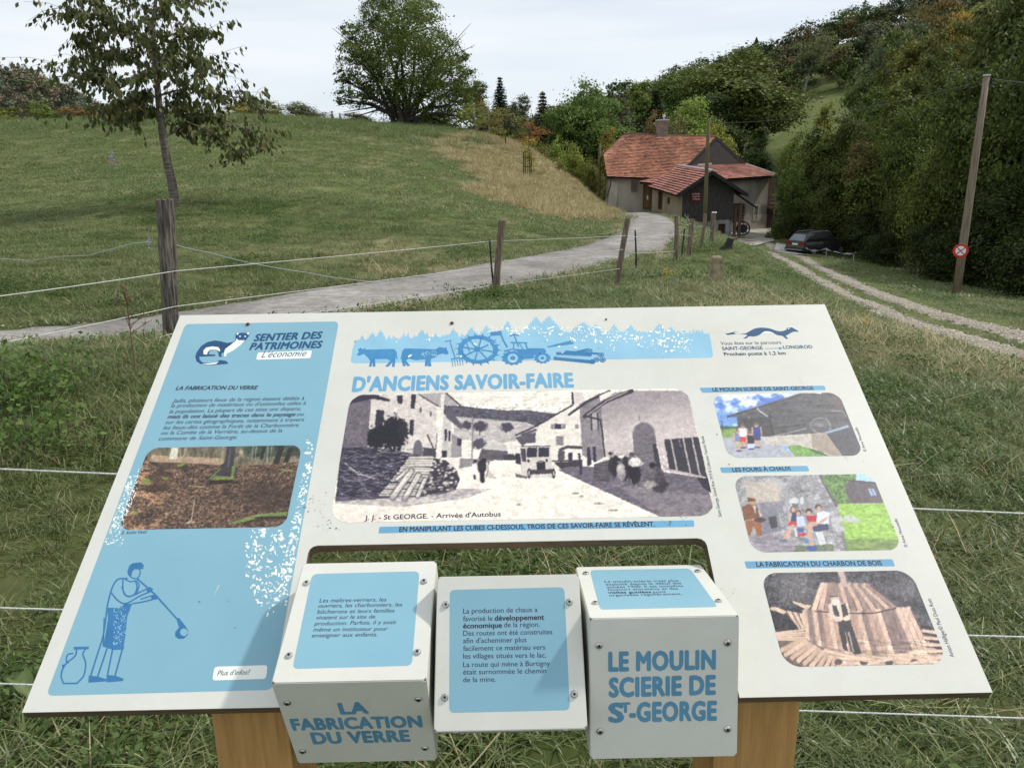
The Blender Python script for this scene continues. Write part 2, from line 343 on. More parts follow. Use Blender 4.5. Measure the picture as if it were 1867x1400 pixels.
# ================================================================== information board
class Plane:
    def __init__(s, o, ex, ey): s.o = np.asarray(o, float); s.ex = norm(ex); s.ey = norm(ey); s.n = np.cross(s.ex, s.ey)
    def uv(s, px, py):
        d = ray(np.asarray(px, float), np.asarray(py, float)); t = ((s.o-CAM)@s.n)/(d@s.n); w = CAM+d*t[..., None]-s.o
        return np.stack([w@s.ex, w@s.ey], -1)
    def at(s, u, v, h=0): u = np.asarray(u, float); v = np.asarray(v, float); return s.o+u[..., None]*s.ex+v[..., None]*s.ey+h*s.n
    def px(s, px, py, h=0): q = s.uv(px, py); return s.at(q[..., 0], q[..., 1], h)
BYAW, BTILT, BW, BH = .0075637, .57984, 1.2, .711
EXB = np.array([math.cos(BYAW), math.sin(BYAW), 0]); FWB = np.array([-math.sin(BYAW), math.cos(BYAW), 0]); UPZ = np.array([0, 0, 1.])
EYB = FWB*math.cos(BTILT)+UPZ*math.sin(BTILT)
BO = np.array([-.0092, .79867, EYE-.62288])
PB = Plane(BO, EXB, EYB)
board = thing('information_board', (-.0092, .95, 0), 'sloping white and blue information board printed with old photographs on two oak legs', 'information board')

M_white = pmat('white_laminate', (.655, .66, .605), (.565, .565, .505), .42, 5, detail=6, lo=.3, hi=.75, spec=.35, bump=.02, bscale=900)
for q_ in M_white.node_tree.nodes:
    if q_.type == 'TEX_NOISE' and q_.inputs['Scale'].default_value < 50: q_.inputs['Detail'].default_value = 12; q_.inputs['Roughness'].default_value = .8
M_core = pmat('brown_laminate_core', (.15, .105, .070), (.10, .070, .046), .6, 30, (1, 1, 8))
M_oak = pmat('oak', (.50, .29, .105), (.34, .185, .062), .6, 9, (14, 14, .9), 8, .25, 30, .3, .72)
M_blue = pmat('light_blue_print', lin((130, 174, 190)), lin((123, 167, 185)), .42, 7, lo=.3, hi=.7, spec=.35)
M_bar = pmat('bar_blue_print', lin((108, 164, 194)), lin((102, 156, 188)), .45, 7)
M_title = pmat('title_blue_print', lin((110, 168, 200)), lin((102, 158, 194)), .45, 20)
M_dark = pmat('dark_print', lin((52, 54, 74)), lin((44, 46, 64)), .5, 20)
M_navy = pmat('navy_print', lin((40, 82, 122)), lin((34, 74, 112)), .5, 20)
M_mid = pmat('mid_blue_print', lin((72, 138, 184)), lin((64, 128, 176)), .5, 30)
M_mid2 = pmat('deep_blue_print', lin((58, 118, 164)), lin((50, 108, 156)), .5, 30)
M_soft = pmat('soft_blue_print', lin((144, 190, 212)), lin((136, 182, 206)), .5, 20)
M_whitep = pmat('white_print', lin((232, 236, 228)), lin((224, 230, 224)), .45, 20)
M_cubeb = pmat('cube_lettering_blue', lin((92, 146, 176)), lin((84, 138, 168)), .45, 20)
M_steel = pmat('stainless', (.55, .54, .52), (.4, .4, .38), .3, 30, metal=1)
M_hole = pmat('dark_recess', (.02, .018, .016), (.01, .01, .01), .8)
M_rust = pmat('rusty_fixing', (.16, .07, .035), (.07, .03, .018), .8, 120)

def rrect(u0, v0, u1, v1, r, n=6, corners=(1, 1, 1, 1)):
    P = []
    for (cx, cy, a, on, px_, py_) in ((u0+r, v0+r, 180, corners[0], u0, v0), (u1-r, v0+r, 270, corners[1], u1, v0), (u1-r, v1-r, 0, corners[2], u1, v1), (u0+r, v1-r, 90, corners[3], u0, v1)):
        if not on: P.append((px_, py_)); continue
        for k in range(n+1):
            t = R(a+90*k/n); P.append((cx+r*math.cos(t), cy+r*math.sin(t)))
    return P
def flat(plane, poly, h): return [plane.at(np.array(a), np.array(b), h) for a, b in poly]
def slab(plane, poly, h0, h1):
    m = MB(); m.prism(flat(plane, poly, h0), plane.n*(h1-h0)); return m
CU0, CU1, CV = -.2830, .2850, .2240
outl = [(-.6, 0), (CU0, 0)]+[(CU0, CV-.012)]+[(CU0+.012-.012*math.cos(R(t)), CV-.012+.012*math.sin(R(t))) for t in (30, 60, 90)]+[(CU1-.012+.012*math.sin(R(t)), CV-.012+.012*math.cos(R(t))) for t in (0, 30, 60, 90)]+[(CU1, 0), (.6, 0), (.6, BH), (-.6, BH)]
slab(PB, outl, -.0012, 0).build('face_sheet', M_white, board)
slab(PB, outl, -.0185, -.0013).build('core_board', M_core, board)
for (xa, xb) in ((386, 523), (1306, 1459)):
    y0 = .835
    pa = wp(xa, 1303, y0); pb = wp(xb, 1300 if xa < 900 else 1278, y0)
    m = MB(); dpt = .10
    def top(x, y): # under the board
        v = (y-BO[1])/math.cos(BTILT); return BO[2]+v*math.sin(BTILT)-.0192/math.cos(BTILT)
    c = [(pa[0], y0), (pb[0], y0), (pb[0], y0+dpt), (pa[0], y0+dpt)]
    m.hexa([(x, y, -.05) for x, y in c], [(x, y, top(x, y)) for x, y in c]); m.build('leg', M_oak, board)
HP = .00009   # lift of each printed layer
def pxpoly(plane, pts, h=HP): return [plane.px(np.array(a, float), np.array(b, float), h) for a, b in pts]
def printpoly(name, polys, mat, h=HP, plane=PB, parent=board, T=None):
    m = MB()
    for k, p in enumerate(polys):
        if T: p = [T(*q) for q in p]
        m.add(pxpoly(plane, p, h+(k % 9)*6e-6), [list(range(len(p)))])   # pieces that overlap never share a plane
    o = m.build(name, mat, parent)
    nn = Vector(plane.n)
    for poly in o.data.polygons:
        if poly.normal.dot(nn) < 0: poly.flip()
    return o
def roundpoly(pts, r, n=5):
    """rounded corners for a polygon given in photo pixels (perspective-correct enough for small r)"""
    out = []; k = len(pts); pts = [np.array(p, float) for p in pts]; r = [r]*k if np.isscalar(r) else r
    for i in range(k):
        p, a, b = pts[i], pts[i-1], pts[(i+1) % k]
        if r[i] == 0: out.append(p); continue
        la, lb = np.linalg.norm(a-p), np.linalg.norm(b-p); A = p+(a-p)/la*min(r[i], la/2); B = p+(b-p)/lb*min(r[i], lb/2)
        for t in np.linspace(0, 1, n+1): out.append((1-t)**2*A+2*t*(1-t)*p+t*t*B)
    return [tuple(q) for q in out]
# ---- lettering
_tcache = {}
def text_mesh(s, bold=0.0, shear=0.0, space=1.0):
    key = (s, bold, shear, space)
    if key in _tcache: return _tcache[key]
    cu = bpy.data.curves.new('lettering', 'FONT'); cu.body = s; cu.size = 1; cu.offset = bold; cu.shear = shear; cu.space_character = space; cu.resolution_u = 3; cu.fill_mode = 'FRONT'
    ob = bpy.data.objects.new('lettering', cu); COL.objects.link(ob); dg = bpy.context.evaluated_depsgraph_get(); me = bpy.data.meshes.new_from_object(ob.evaluated_get(dg))
    v = np.zeros(len(me.vertices)*3); me.vertices.foreach_get('co', v); v = v.reshape(-1, 3); f = [list(p.vertices) for p in me.polygons]
    bpy.data.objects.remove(ob); bpy.data.curves.remove(cu); bpy.data.meshes.remove(me)
    _tcache[key] = (v, f); return v, f
_capv, _ = text_mesh('H'); CAP = _capv[:, 1].max()
def lines(name, rows, mat, cap, bold=0.0, shear=0.0, h=HP*2, plane=PB, parent=board, space=1.0):
    """rows: (string, (px,py) baseline left, (px,py) baseline right); cap: capital height in photo pixels"""
    m = MB()
    for row in rows:
        s, a, b = row[:3]; cp_ = row[3] if len(row) > 3 else cap; bd = row[4] if len(row) > 4 else bold
        v, f = text_mesh(s, 0, shear, space); x0, x1 = v[:, 0].min(), v[:, 0].max()
        qa, qb = plane.uv(np.array(a[0]), np.array(a[1])), plane.uv(np.array(b[0]), np.array(b[1]))
        mid = ((a[0]+b[0])/2, (a[1]+b[1])/2); q1 = plane.uv(np.array(mid[0]), np.array(mid[1])); 
        d = qb-qa; Lh = np.linalg.norm(d); d = d/Lh; e = np.array([-d[1], d[0]])
        g = np.array([b[0]-a[0], b[1]-a[1]], float); g /= np.linalg.norm(g); up = (g[1], -g[0])
        q2 = plane.uv(np.array(mid[0]+up[0]*cp_), np.array(mid[1]+up[1]*cp_)); hv = abs((q2-q1)@e)
        sx = Lh/(x1-x0); sy = hv/CAP
        u = qa[0]+d[0]*(v[:, 0]-x0)*sx+e[0]*v[:, 1]*sy; w = qa[1]+d[1]*(v[:, 0]-x0)*sx+e[1]*v[:, 1]*sy
        for k, (bx, by) in enumerate([(0, 0)] if bd < .001 else [(-bd, 0), (bd, 0)] if bd < .012 else [(0, 0)]+[(bd*math.cos(q), bd*.8*math.sin(q)) for q in np.arange(8)*math.pi/4]):
            ou, ow = d[0]*bx*sx+e[0]*by*sy, d[1]*bx*sx+e[1]*by*sy
            m.add(plane.at(u+ou, w+ow, h+k*HP*.10), f)
    o = m.build(name, mat, parent); nn = Vector(plane.n)
    if len(o.data.polygons) and sum(p.normal.dot(nn) for p in o.data.polygons) < 0: o.data.flip_normals()
    return o

# ---- left blue column
printpoly('blue_column', [roundpoly([(338, 591), (618, 586), (497, 1257), (84, 1268)], [8, 10, 14, 14])], M_blue)
lines('logo_lettering', [('SENTIER DES', (463, 622), (586, 617)), ('PATRIMOINES', (455, 638), (586, 634))], M_navy, 12, .05, .18, space=1.06)
printpoly('logo_tag', [roundpoly([(470, 643), (569, 639), (566, 653), (467, 656)], 3)], M_whitep, HP*2)
lines('script_lettering', [("L'économie", (476, 652), (558, 649))], M_navy, 11, .0, .35, HP*3)
lines('column_heading', [('LA FABRICATION DU VERRE', (320, 711), (469, 710))], M_dark, 6.8, .036, .2)
para = [('Jadis, plusieurs lieux de la région étaient dédiés à', (314, 734), (554, 729)), ("la production de matériaux ou d'ustensiles utiles à", (311, 743), (557, 738)), ('la population. La plupart de ces sites ont disparu,', (308, 753.5), (548, 748)),
        ('sur les cartes géographiques, notamment à travers', (301, 773), (554, 768)), ('les lieux-dits comme la Forêt de la Charbonnière', (297, 783), (544, 778)), ('ou la Combe de la Verrière, au-dessus de la', (293, 792.5), (514, 788)), ('commune de Saint-George.', (289, 803), (432, 800))]
lines('column_paragraph', para, M_dark, 6.8, .008, .2)
lines('column_paragraph_bold', [('mais ils ont laissé des traces dans le paysage', (305, 763), (538, 758.5)), ('ou', (541, 758.5), (554, 758), 6.8, .008)], M_dark, 6.8, .026, .2)
lines('photo_credit', [('© André Viettl', (221, 974), (267, 972))], M_dark, 5.5, .01, .2)
printpoly('info_tag', [roundpoly([(391, 1215), (488, 1212), (485, 1237), (387, 1240)], 6)], M_whitep, HP*2)
lines('info_lettering', [("Plus d'infos?", (396, 1231), (455, 1229))], M_dark, 9, .004, .15, HP*3)

# ---- the stoat emblem
S4 = lambda x, y: (340+x/6.087, 590+y/6.087)
stoat = [(150, 368), (320, 360), (322, 345), (245, 340), (262, 300), (330, 296), (352, 318), (360, 368), (396, 370), (384, 345), (398, 324), (440, 330), (520, 290), (600, 230), (650, 195), (690, 145), (706, 104), (690, 94), (668, 106), (620, 100), (588, 106), (566, 97), (547, 112), (543, 150), (546, 180), (520, 205), (450, 215), (380, 196), (310, 188), (230, 206), (160, 252), (112, 320), (98, 370), (112, 420), (160, 450), (230, 460), (330, 458), (468, 446), (440, 415), (372, 404), (320, 428), (250, 438), (180, 432), (148, 405), (142, 370)]
printpoly('stoat_emblem', [stoat], M_navy, HP*2, T=S4)
belly = [(190, 340), (188, 300), (220, 266), (290, 254), (355, 262), (374, 290), (372, 312), (330, 292), (262, 292), (235, 318), (228, 345)]
throat = [(416, 322), (432, 280), (500, 230), (548, 190), (556, 166), (580, 186), (640, 186), (652, 184), (600, 240), (520, 300), (446, 336), (440, 366), (420, 366)]
printpoly('stoat_emblem_white', [belly, throat, [(552, 118), (566, 100), (582, 108), (570, 128)], [(668, 112), (686, 97), (702, 104), (688, 126)], [(168, 446), (250, 442), (330, 430), (360, 420), (330, 448), (240, 457)], [(582, 142), (596, 134), (606, 144), (594, 152)], [(640, 142), (654, 134), (664, 144), (650, 152)]], M_whitep, HP*3, T=S4)

# ---- glass blower figure and jug (line drawing)
G6 = lambda x, y: (40+x/3.183, 960+y/3.183)
def stroke(pts, w, closed=False):
    """outline strip polygons around a polyline in zoom pixels"""
    P = [np.array(p, float) for p in pts]; out = []
    if closed: P.append(P[0])
    for a, b in zip(P[:-1], P[1:]):
        d = b-a; l = np.linalg.norm(d)
        if l < 1e-6: continue
        d /= l; n = np.array([-d[1], d[0]])*w/2; a2, b2 = a-d*w*.25, b+d*w*.25
        out.append([tuple(a2+n), tuple(b2+n), tuple(b2-n), tuple(a2-n)])
    return out
def curve(pts, n=6):
    P = np.array(pts, float); P = np.vstack([2*P[0]-P[1], P, 2*P[-1]-P[-2]]); o = []
    for i in range(1, len(P)-2):
        for t in np.linspace(0, 1, n, endpoint=False):
            o.append(.5*((2*P[i])+(-P[i-1]+P[i+1])*t+(2*P[i-1]-5*P[i]+4*P[i+1]-P[i+2])*t*t+(-P[i-1]+3*P[i]-3*P[i+1]+P[i+2])*t**3))
    o.append(P[-2]); return [tuple(p) for p in o]
def circ(cx, cy, rx, ry=None, n=20): ry = ry or rx; return [(cx+rx*math.cos(2*math.pi*k/n), cy+ry*math.sin(2*math.pi*k/n)) for k in range(n)]
fig = []
fig += [[(612, 262), (622, 228), (640, 212), (690, 206), (708, 222), (704, 244), (680, 248), (655, 246), (640, 262), (634, 290), (618, 284)]]           # hair
fig += stroke(curve([(684, 248), (686, 272), (668, 300), (640, 296), (628, 284)]), 7)
fig += stroke(curve([(612, 300), (560, 304), (530, 340), (510, 400), (494, 470), (484, 560), (470, 640), (446, 716), (398, 868)]), 9)
fig += stroke(curve([(586, 306), (588, 370), (614, 404), (652, 392), (668, 350), (658, 312)]), 8)
fig += stroke(curve([(520, 384), (560, 430), (606, 444), (680, 404), (744, 376)]), 8)+stroke(curve([(580, 348), (600, 396), (640, 400), (700, 372), (738, 356)]), 8)
fig += stroke(curve([(640, 446), (700, 436), (770, 418)]), 8)+stroke(curve([(690, 420), (740, 404), (768, 398)]), 7)
fig += stroke(curve([(600, 306), (630, 318), (656, 314)]), 7)+stroke(curve([(664, 312), (680, 340), (664, 392)]), 8)
fig += [[(722, 356), (740, 348), (762, 360), (752, 380), (726, 380)], [(750, 400), (770, 394), (794, 404), (782, 422), (752, 420)]]
fig += stroke([(668, 300), (770, 390), (905, 540)], 10)
fig += [[(895, 530), (912, 528), (946, 572), (964, 600), (962, 628), (940, 648), (910, 650), (890, 636), (890, 610), (912, 584)]]
fig += [[(494, 470), (560, 470), (600, 446), (640, 446), (612, 520), (604, 600), (590, 712), (530, 714), (472, 694), (490, 600), (500, 530)]]
fig += stroke([(478, 530), (472, 690)], 8)+stroke([(494, 706), (440, 868)], 9)+stroke([(526, 714), (496, 862)], 9)+stroke([(582, 712), (540, 866)], 9)
fig += [[(388, 862), (440, 868), (492, 884), (488, 896), (386, 904)], [(492, 858), (544, 864), (590, 880), (586, 894), (490, 902)]]
printpoly('glassblower_drawing', fig, M_mid2, HP*2, T=G6)
jug = [[(300, 696), (390, 694), (386, 710), (302, 712)]]+stroke(curve([(318, 710), (308, 750), (250, 800), (228, 860), (240, 906)]), 9)+stroke([(240, 908), (320, 908)], 9)+stroke(curve([(320, 908), (360, 860), (370, 790), (354, 740), (368, 710)]), 9)+stroke(curve([(298, 734), (266, 742), (258, 776), (270, 790)]), 8)+[[(232, 800), (250, 796), (252, 812), (236, 816)]]
printpoly('jug_drawing', jug, M_mid2, HP*2, T=G6)
printpoly('drawing_highlight', [circ(940, 612, 22, 22)], M_blue, HP*3, T=G6)
_rg = np.random.default_rng(5)
def blobs(n, fn, smin, smax, seed, edges=7):
    g = np.random.default_rng(seed); out = []
    while len(out) < n:
        x, y, k = fn(g)
        if k < g.random(): continue
        s = smin+(smax-smin)*g.random()**2; a0 = g.random()*6.3; el = 1+g.random()*1.6
        pts = []
        for i in range(edges):
            a = 2*math.pi*i/edges; r = s*(.65+.6*g.random()); X, Y = r*el*math.cos(a), r*math.sin(a)
            pts.append((x+X*math.cos(a0)-Y*math.sin(a0), y+X*math.sin(a0)+Y*math.cos(a0)))
        out.append(pts)
    return out
def colright(g):    # inside right edge of the blue column
    y = 790+g.random()*330; xr = 618-(y-586)*.1803; w = 75*math.exp(-((y-1000)/110)**2)+20; x = xr-4-g.random()**1.3*w
    k = np.clip((y-790)/120, 0, 1)*np.clip((1125-y)/60, 0, 1)
    if y < 962 and x < 553-(y-812)*.168+5: k = 0
    return x, y, k
printpoly('speckle', blobs(430, colright, .7, 2.7, 3), M_whitep, HP*2)
def colleft(g):
    y = 850+g.random()*150; xl = 338-(y-591)*.3752; x = xl+3+g.random()**1.4*34
    if y < 965 and x > 280-(y-818)*.38-2: return x, y, 0
    return x, y, np.clip((y-850)/40, 0, 1)*np.clip((1000-y)/40, 0, 1)
printpoly('fine_speckle', blobs(300, colleft, .5, 1.7, 7, 5), M_whitep, HP*2)
printpoly('apron_speckle', [[G6(*q) for q in p] for p in blobs(170, lambda g: (530+g.random()*75, 455+g.random()*235, .9), 1.2, 4, 9, 5)], M_soft, HP*3)

# ---- frieze with forest, cows, wheel, tractor
F5 = lambda x, y: (630+x/3.8896, 570+y/3.8896)
F7 = lambda x, y: (590+x/2.5575, 560+y/2.5575)
g = np.random.default_rng(11)
top = []
firs = [(228, 118, 50, 150), (266, 105, 70, 165), (368, 132, 44, 165), (458, 104, 90, 170), (605, 100, 70, 150), (690, 92, 56, 130), (760, 82, 60, 128), (858, 62, 80, 130), (990, 44, 110, 110), (1050, 40, 120, 105), (1210, 70, 90, 100), (1268, 78, 40, 105), (1355, 80, 56, 120), (1432, 82, 70, 122), (1566, 76, 90, 130), (1618, 90, 70, 132)]+[(180+k*31+9*math.sin(k*2.3), 128-.02*k*31*(k < 30)+8*math.sin(k*1.7), 26, 158-.034*k*31) for k in range(52)]
sky_pts = []
for x in np.arange(150, 1800, 2.5):
    y = 152-.034*(x-150)+(x > 1250)*(x-1250)*.05+5*math.sin(x*.31)*math.sin(x*.113)
    for cx, tip, w_, base in firs:
        d_ = abs(x-cx)
        if d_ < w_*.62: t_ = d_/(w_*.5); y = min(y, tip+(base-tip)*(t_*.8+.2*(math.floor(t_*4)/4))+9*((int(x/2.5) % 4) == 0)-3*((int(x/2.5) % 4) == 2))
    sky_pts.append((x, y))
sky_pts += [(1806, 160)]
frz = sky_pts+[(1816, 226), (1806, 236), (140, 262), (127, 254), (134, 200)]
printpoly('forest_frieze', [[F7(*q) for q in frz]], M_soft)
cow1 = [(80, 300), (96, 276), (84, 262), (100, 256), (104, 246), (112, 256), (132, 258), (140, 246), (142, 262), (190, 262), (300, 258), (346, 258), (362, 280), (368, 330), (360, 332), (356, 300), (354, 330), (348, 384), (328, 384), (334, 352), (304, 384), (280, 382), (318, 340), (290, 328), (210, 330), (212, 382), (194, 384), (190, 350), (184, 382), (166, 384), (176, 344), (160, 320), (130, 292), (112, 300), (96, 306)]
cow2 = [(390, 330), (404, 270), (420, 254), (520, 256), (640, 260), (664, 244), (700, 250), (718, 246), (716, 256), (728, 280), (730, 292), (716, 298), (690, 290), (664, 296), (640, 316), (606, 328), (604, 350), (610, 380), (586, 382), (580, 352), (582, 378), (562, 380), (566, 330), (500, 338), (448, 326), (428, 340), (460, 376), (440, 380), (410, 350), (430, 378), (408, 380), (398, 340), (404, 300), (396, 332)]
fork = stroke([(742, 210), (776, 322)], 8)+stroke([(706, 206), (750, 198)], 8)+stroke([(752, 330), (824, 316)], 8)+[q for x in (752, 770, 788, 806, 824) for q in stroke([(x, 326-(x-752)*.15), (x+10, 384-(x-752)*.18)], 5)]
wc = (940, 262); wheel = []
for k in range(36):
    a0, a1 = 2*math.pi*k/36, 2*math.pi*(k+1)/36; P_ = lambda a, r: (wc[0]+r*1.28*math.cos(a), wc[1]+r*.9*math.sin(a))
    wheel.append([P_(a0, 83), P_(a0, 111), P_(a1, 111), P_(a1, 83)])
    if k % 2 == 0: wheel.append([P_(a0, 108), P_(a0+.02, 132), P_(a0+.13, 108)])
for k in range(8):
    a = 2*math.pi*k/8+.2; wheel += stroke([wc, P_(a, 90)], 10)
wheel.append([P_(2*math.pi*k/14, 22) for k in range(14)])
tract = []
for cx, cy, r, ri in ((1186, 322, 66, 34), (1396, 322, 50, 26)):
    for k in range(24):
        a0, a1 = 2*math.pi*k/24, 2*math.pi*(k+1)/24; rr_ = r if k % 2 else r*1.12
        tract.append([(cx+ri*1.1*math.cos(a0), cy+ri*.9*math.sin(a0)), (cx+rr_*1.1*math.cos(a0), cy+rr_*.7*math.sin(a0)), (cx+rr_*1.1*math.cos(a1), cy+rr_*.7*math.sin(a1)), (cx+ri*1.1*math.cos(a1), cy+ri*.9*math.sin(a1))])
    tract.append(circ(cx, cy, ri*.55, ri*.45, 12))
tract += [[(1120, 270), (1180, 256), (1290, 262), (1300, 252), (1410, 254), (1424, 276), (1410, 300), (1340, 300), (1330, 326), (1250, 330), (1240, 290), (1190, 262), (1130, 280)], [(1168, 208), (1288, 210), (1290, 220), (1170, 218)]]+stroke([(1194, 216), (1190, 262)], 8)+stroke([(1276, 216), (1290, 260)], 10)+stroke([(1230, 216), (1262, 264)], 7)
saw = [[(1430, 240), (1580, 202), (1604, 196), (1620, 222), (1590, 226), (1436, 248)]]
logs = stroke([(1500, 290), (1740, 300)], 20)+stroke([(1482, 324), (1750, 350)], 24)+stroke([(1560, 276), (1800, 292)], 14)+stroke([(1640, 280), (1720, 262)], 18)
for nm_, pl_ in (('cow_silhouette', [cow1]), ('cow_silhouette', [cow2]), ('fork_silhouette', fork), ('tractor_silhouette', tract), ('saw_silhouette', saw)): printpoly(nm_, pl_, M_mid, HP*2, T=F5)
printpoly('waterwheel_silhouette', wheel+stroke([(848, 186), (884, 290)], 8)+[[(1026, 140), (1104, 128), (1110, 160), (1030, 166)]]+stroke([(1100, 150), (1120, 200), (1146, 244)], 12)+stroke([(1166, 168), (1196, 154), (1226, 164)], 8)+stroke([(1196, 158), (1226, 240)], 9), M_mid, HP*3, T=F5)
printpoly('log_pile_silhouette', logs+[circ(x, y, 22, 17, 12) for x, y in ((1730, 272), (1812, 300), (1780, 334), (1824, 336), (1750, 348))], M_mid2, HP*3, T=F5)
printpoly('log_rings', [c for x, y in ((1730, 272), (1812, 300), (1780, 334), (1824, 336)) for c in stroke(circ(x, y, 13, 10, 10), 3, True)]+stroke([(1520, 300), (1740, 312)], 2)+stroke([(1500, 316), (1730, 336)], 2), M_soft, HP*4, T=F5)
def friezespk(g):
    x = 300+g.random()*1420; y = 92+g.random()*145; k = .9*math.exp(-((y-(95+.04*(x-900)))/26)**2)*(x > 760) if x < 1150 else .9*math.exp(-((y-(115+(x-1150)*.09))/34)**2)
    return x, y, k+.03
printpoly('frieze_speckle', [[F7(*q) for q in p] for p in blobs(420, friezespk, 1.2, 5.2, 21, 6)], M_whitep, HP*4)
printpoly('cow_speckle', [[F5(*q) for q in p] for p in blobs(120, lambda g: (540+g.random()*110, 268+g.random()*44, .8), 1, 4, 22, 5)]+[[F5(*q) for q in p] for p in blobs(90, lambda g: (850+g.random()*200, 190+g.random()*140, .5), 1, 4, 23, 5)], M_soft, HP*5)

lines('board_title', [("D'ANCIENS SAVOIR-FAIRE", (643, 713), (1045, 705))], M_title, 24.5, .055, 0, space=1.07)
printpoly('instruction_bar', [roundpoly([(692, 960), (1265, 948), (1266, 960), (690, 972)], 2)], M_bar)
lines('instruction_lettering', [('EN MANIPULANT LES CUBES CI-DESSOUS, TROIS DE CES SAVOIR-FAIRE SE RÉVÈLENT.', (728, 969), (1194, 959))], M_dark, 8.4, .024)
for nm, q, t, a, b, cpx in (('heading_bar', [(1275, 707), (1503, 703), (1506, 711), (1280, 716)], 'LE MOULIN SCIERIE DE SAINT-GEORGE', (1300, 713.5), (1484, 710.5), 6.6), ('heading_bar', [(1312, 852), (1472, 849), (1476, 859), (1316, 862)], 'LES FOURS À CHAUX', (1336.5, 860), (1443, 857), 7.2), ('heading_bar', [(1357, 1023), (1627, 1019), (1632, 1032), (1361, 1036)], 'LA FABRICATION DU CHARBON DE BOIS', (1380, 1033), (1609, 1030), 8.6)):
    printpoly(nm, [roundpoly(q, 3)], M_bar); lines('heading_lettering', [(t, a, b)], M_dark, cpx, .022)
lines('route_lettering', [('Vous êtes sur le parcours', (1314.5, 629), (1425, 627))], M_dark, 6.0, .002)
lines('route_name', [('SAINT-GEORGE', (1317.5, 638.3), (1391, 637))], M_navy, 5.8, .022); lines('route_name', [('LONGIROD', (1429, 636), (1482, 635))], M_navy, 5.8, .022)
lines('distance_lettering', [('Prochain poste à 1,2 km', (1321, 648.5), (1433, 646.5))], M_dark, 6.0, .022)
printpoly('route_arrow', stroke([(1395, 635.6), (1421, 635)], .9)+[[(1420, 632.5), (1427, 634.8), (1421, 638)]], M_mid, HP*2)
S6 = lambda x, y: (1280+x/6.668, 560+y/6.668)
printpoly('running_stoat', [curve([(280, 318), (320, 318), (390, 302), (440, 304), (520, 322), (600, 280), (660, 256), (740, 250), (830, 262), (900, 286), (960, 294), (1020, 276), (1036, 250), (1060, 252), (1090, 248), (1120, 262), (1174, 298), (1110, 304), (1040, 336), (1020, 352), (1044, 380), (1020, 384), (980, 352), (910, 338), (840, 300), (760, 294), (700, 336), (640, 356), (570, 356), (540, 378), (500, 380), (550, 346), (520, 332), (440, 322), (380, 330), (310, 338)], 3)], M_navy, HP*2, T=S6)
printpoly('running_stoat_white', [[(720, 318), (760, 298), (830, 302), (890, 330), (800, 324)], [(385, 318), (410, 306), (450, 310), (500, 322), (430, 320)], [(1040, 262), (1052, 254), (1064, 262), (1050, 272)], [(1060, 318), (1120, 300), (1165, 302), (1110, 310)]], M_whitep, HP*3, T=S6)
lines('photo_credit', [('Saint-George, Grand Rue 1919 © Collection Yannick Plomb', (1316, 942), (1283, 795))], M_dark, 5.5, .002)
lines('photo_credit', [('© Anne Moscatello', (1580, 823), (1563, 779))], M_dark, 4.6, .004)
lines('photo_credit', [('© Anne Moscatello', (1655, 997), (1635, 945))], M_dark, 5.2, .004)
lines('photo_credit', [('Anton Häfliger© Paul Duss Rom', (1740, 1197), (1697, 1091))], M_dark, 7, .002)
for x, y, s in ((452, 592, 3.6), (824, 590, 3.6), (1105, 583, 1.8)):
    m = MB(); c = PB.px(np.array(x), np.array(y)); m.tube([c-PB.n*.001, c+PB.n*.0022], .0032*s/4.6*1.3, 12); o = m.build('fixing_screw', M_rust, board)
    m = MB(); m.tube([c+PB.n*.0022, c+PB.n*.003], .0017*s/4.6, 8); m.build('screw_socket', M_hole, o)
# dirt specks and stains lying on the white sheet
g = np.random.default_rng(77); dirt = []
for k in range(150):
    x, y = 330+g.random()*1350, 580+g.random()*690
    if 600 < x < 1300 and 712 < y < 950: continue
    q = PB.uv(np.array(x), np.array(y))
    if abs(q[0]) > .59 or not .01 < q[1] < .7 or (CU0-.01 < q[0] < CU1+.01 and q[1] < CV+.01): continue
    s = .3+1.2*g.random()**4; dirt.append([(x+s*(1+g.random())*math.cos(a), y+s*.7*(.4+g.random())*math.sin(a)) for a in np.linspace(0, 5.4, 6)])
for cx, cy, n, sp in ((572, 920, 30, 16), (600, 952, 22, 14), (1230, 945, 20, 16), (1330, 1080, 10, 14)):
    for k in range(n):
        x, y = cx+g.normal()*sp, cy+g.normal()*sp*.5; s = .4+1.2*g.random()**2; dirt.append([(x+s*1.4*(.5+g.random())*math.cos(a), y+s*.7*(.4+g.random())*math.sin(a)) for a in np.linspace(0, 5.4, 6)])
printpoly('dirt_specks', dirt, pmat('dried_dirt', lin((140, 122, 98)), lin((104, 92, 76)), .9), HP*7)

sm = []
for k in range(34):
    x, y = 335+g.random()*1330, 585+g.random()*600
    q = PB.uv(np.array(x), np.array(y))
    if abs(q[0]) > .57 or (CU0-.02 < q[0] < CU1+.02 and q[1] < CV+.02) or (600 < x < 1310 and 712 < y < 950): continue
    l, w = 8+30*g.random(), .5+1.4*g.random(); dx = (x-933)*.0006*l; sm.append([(x-w, y), (x+w, y), (x+w*1.6+dx, y+l*.6), (x+w*.4+dx*1.6, y+l), (x-w*.8+dx, y+l*.7)])
printpoly('rain_streaks', sm, pmat('rain_streak', lin((206, 208, 198)), lin((196, 196, 184)), .6, 40), HP*.5)
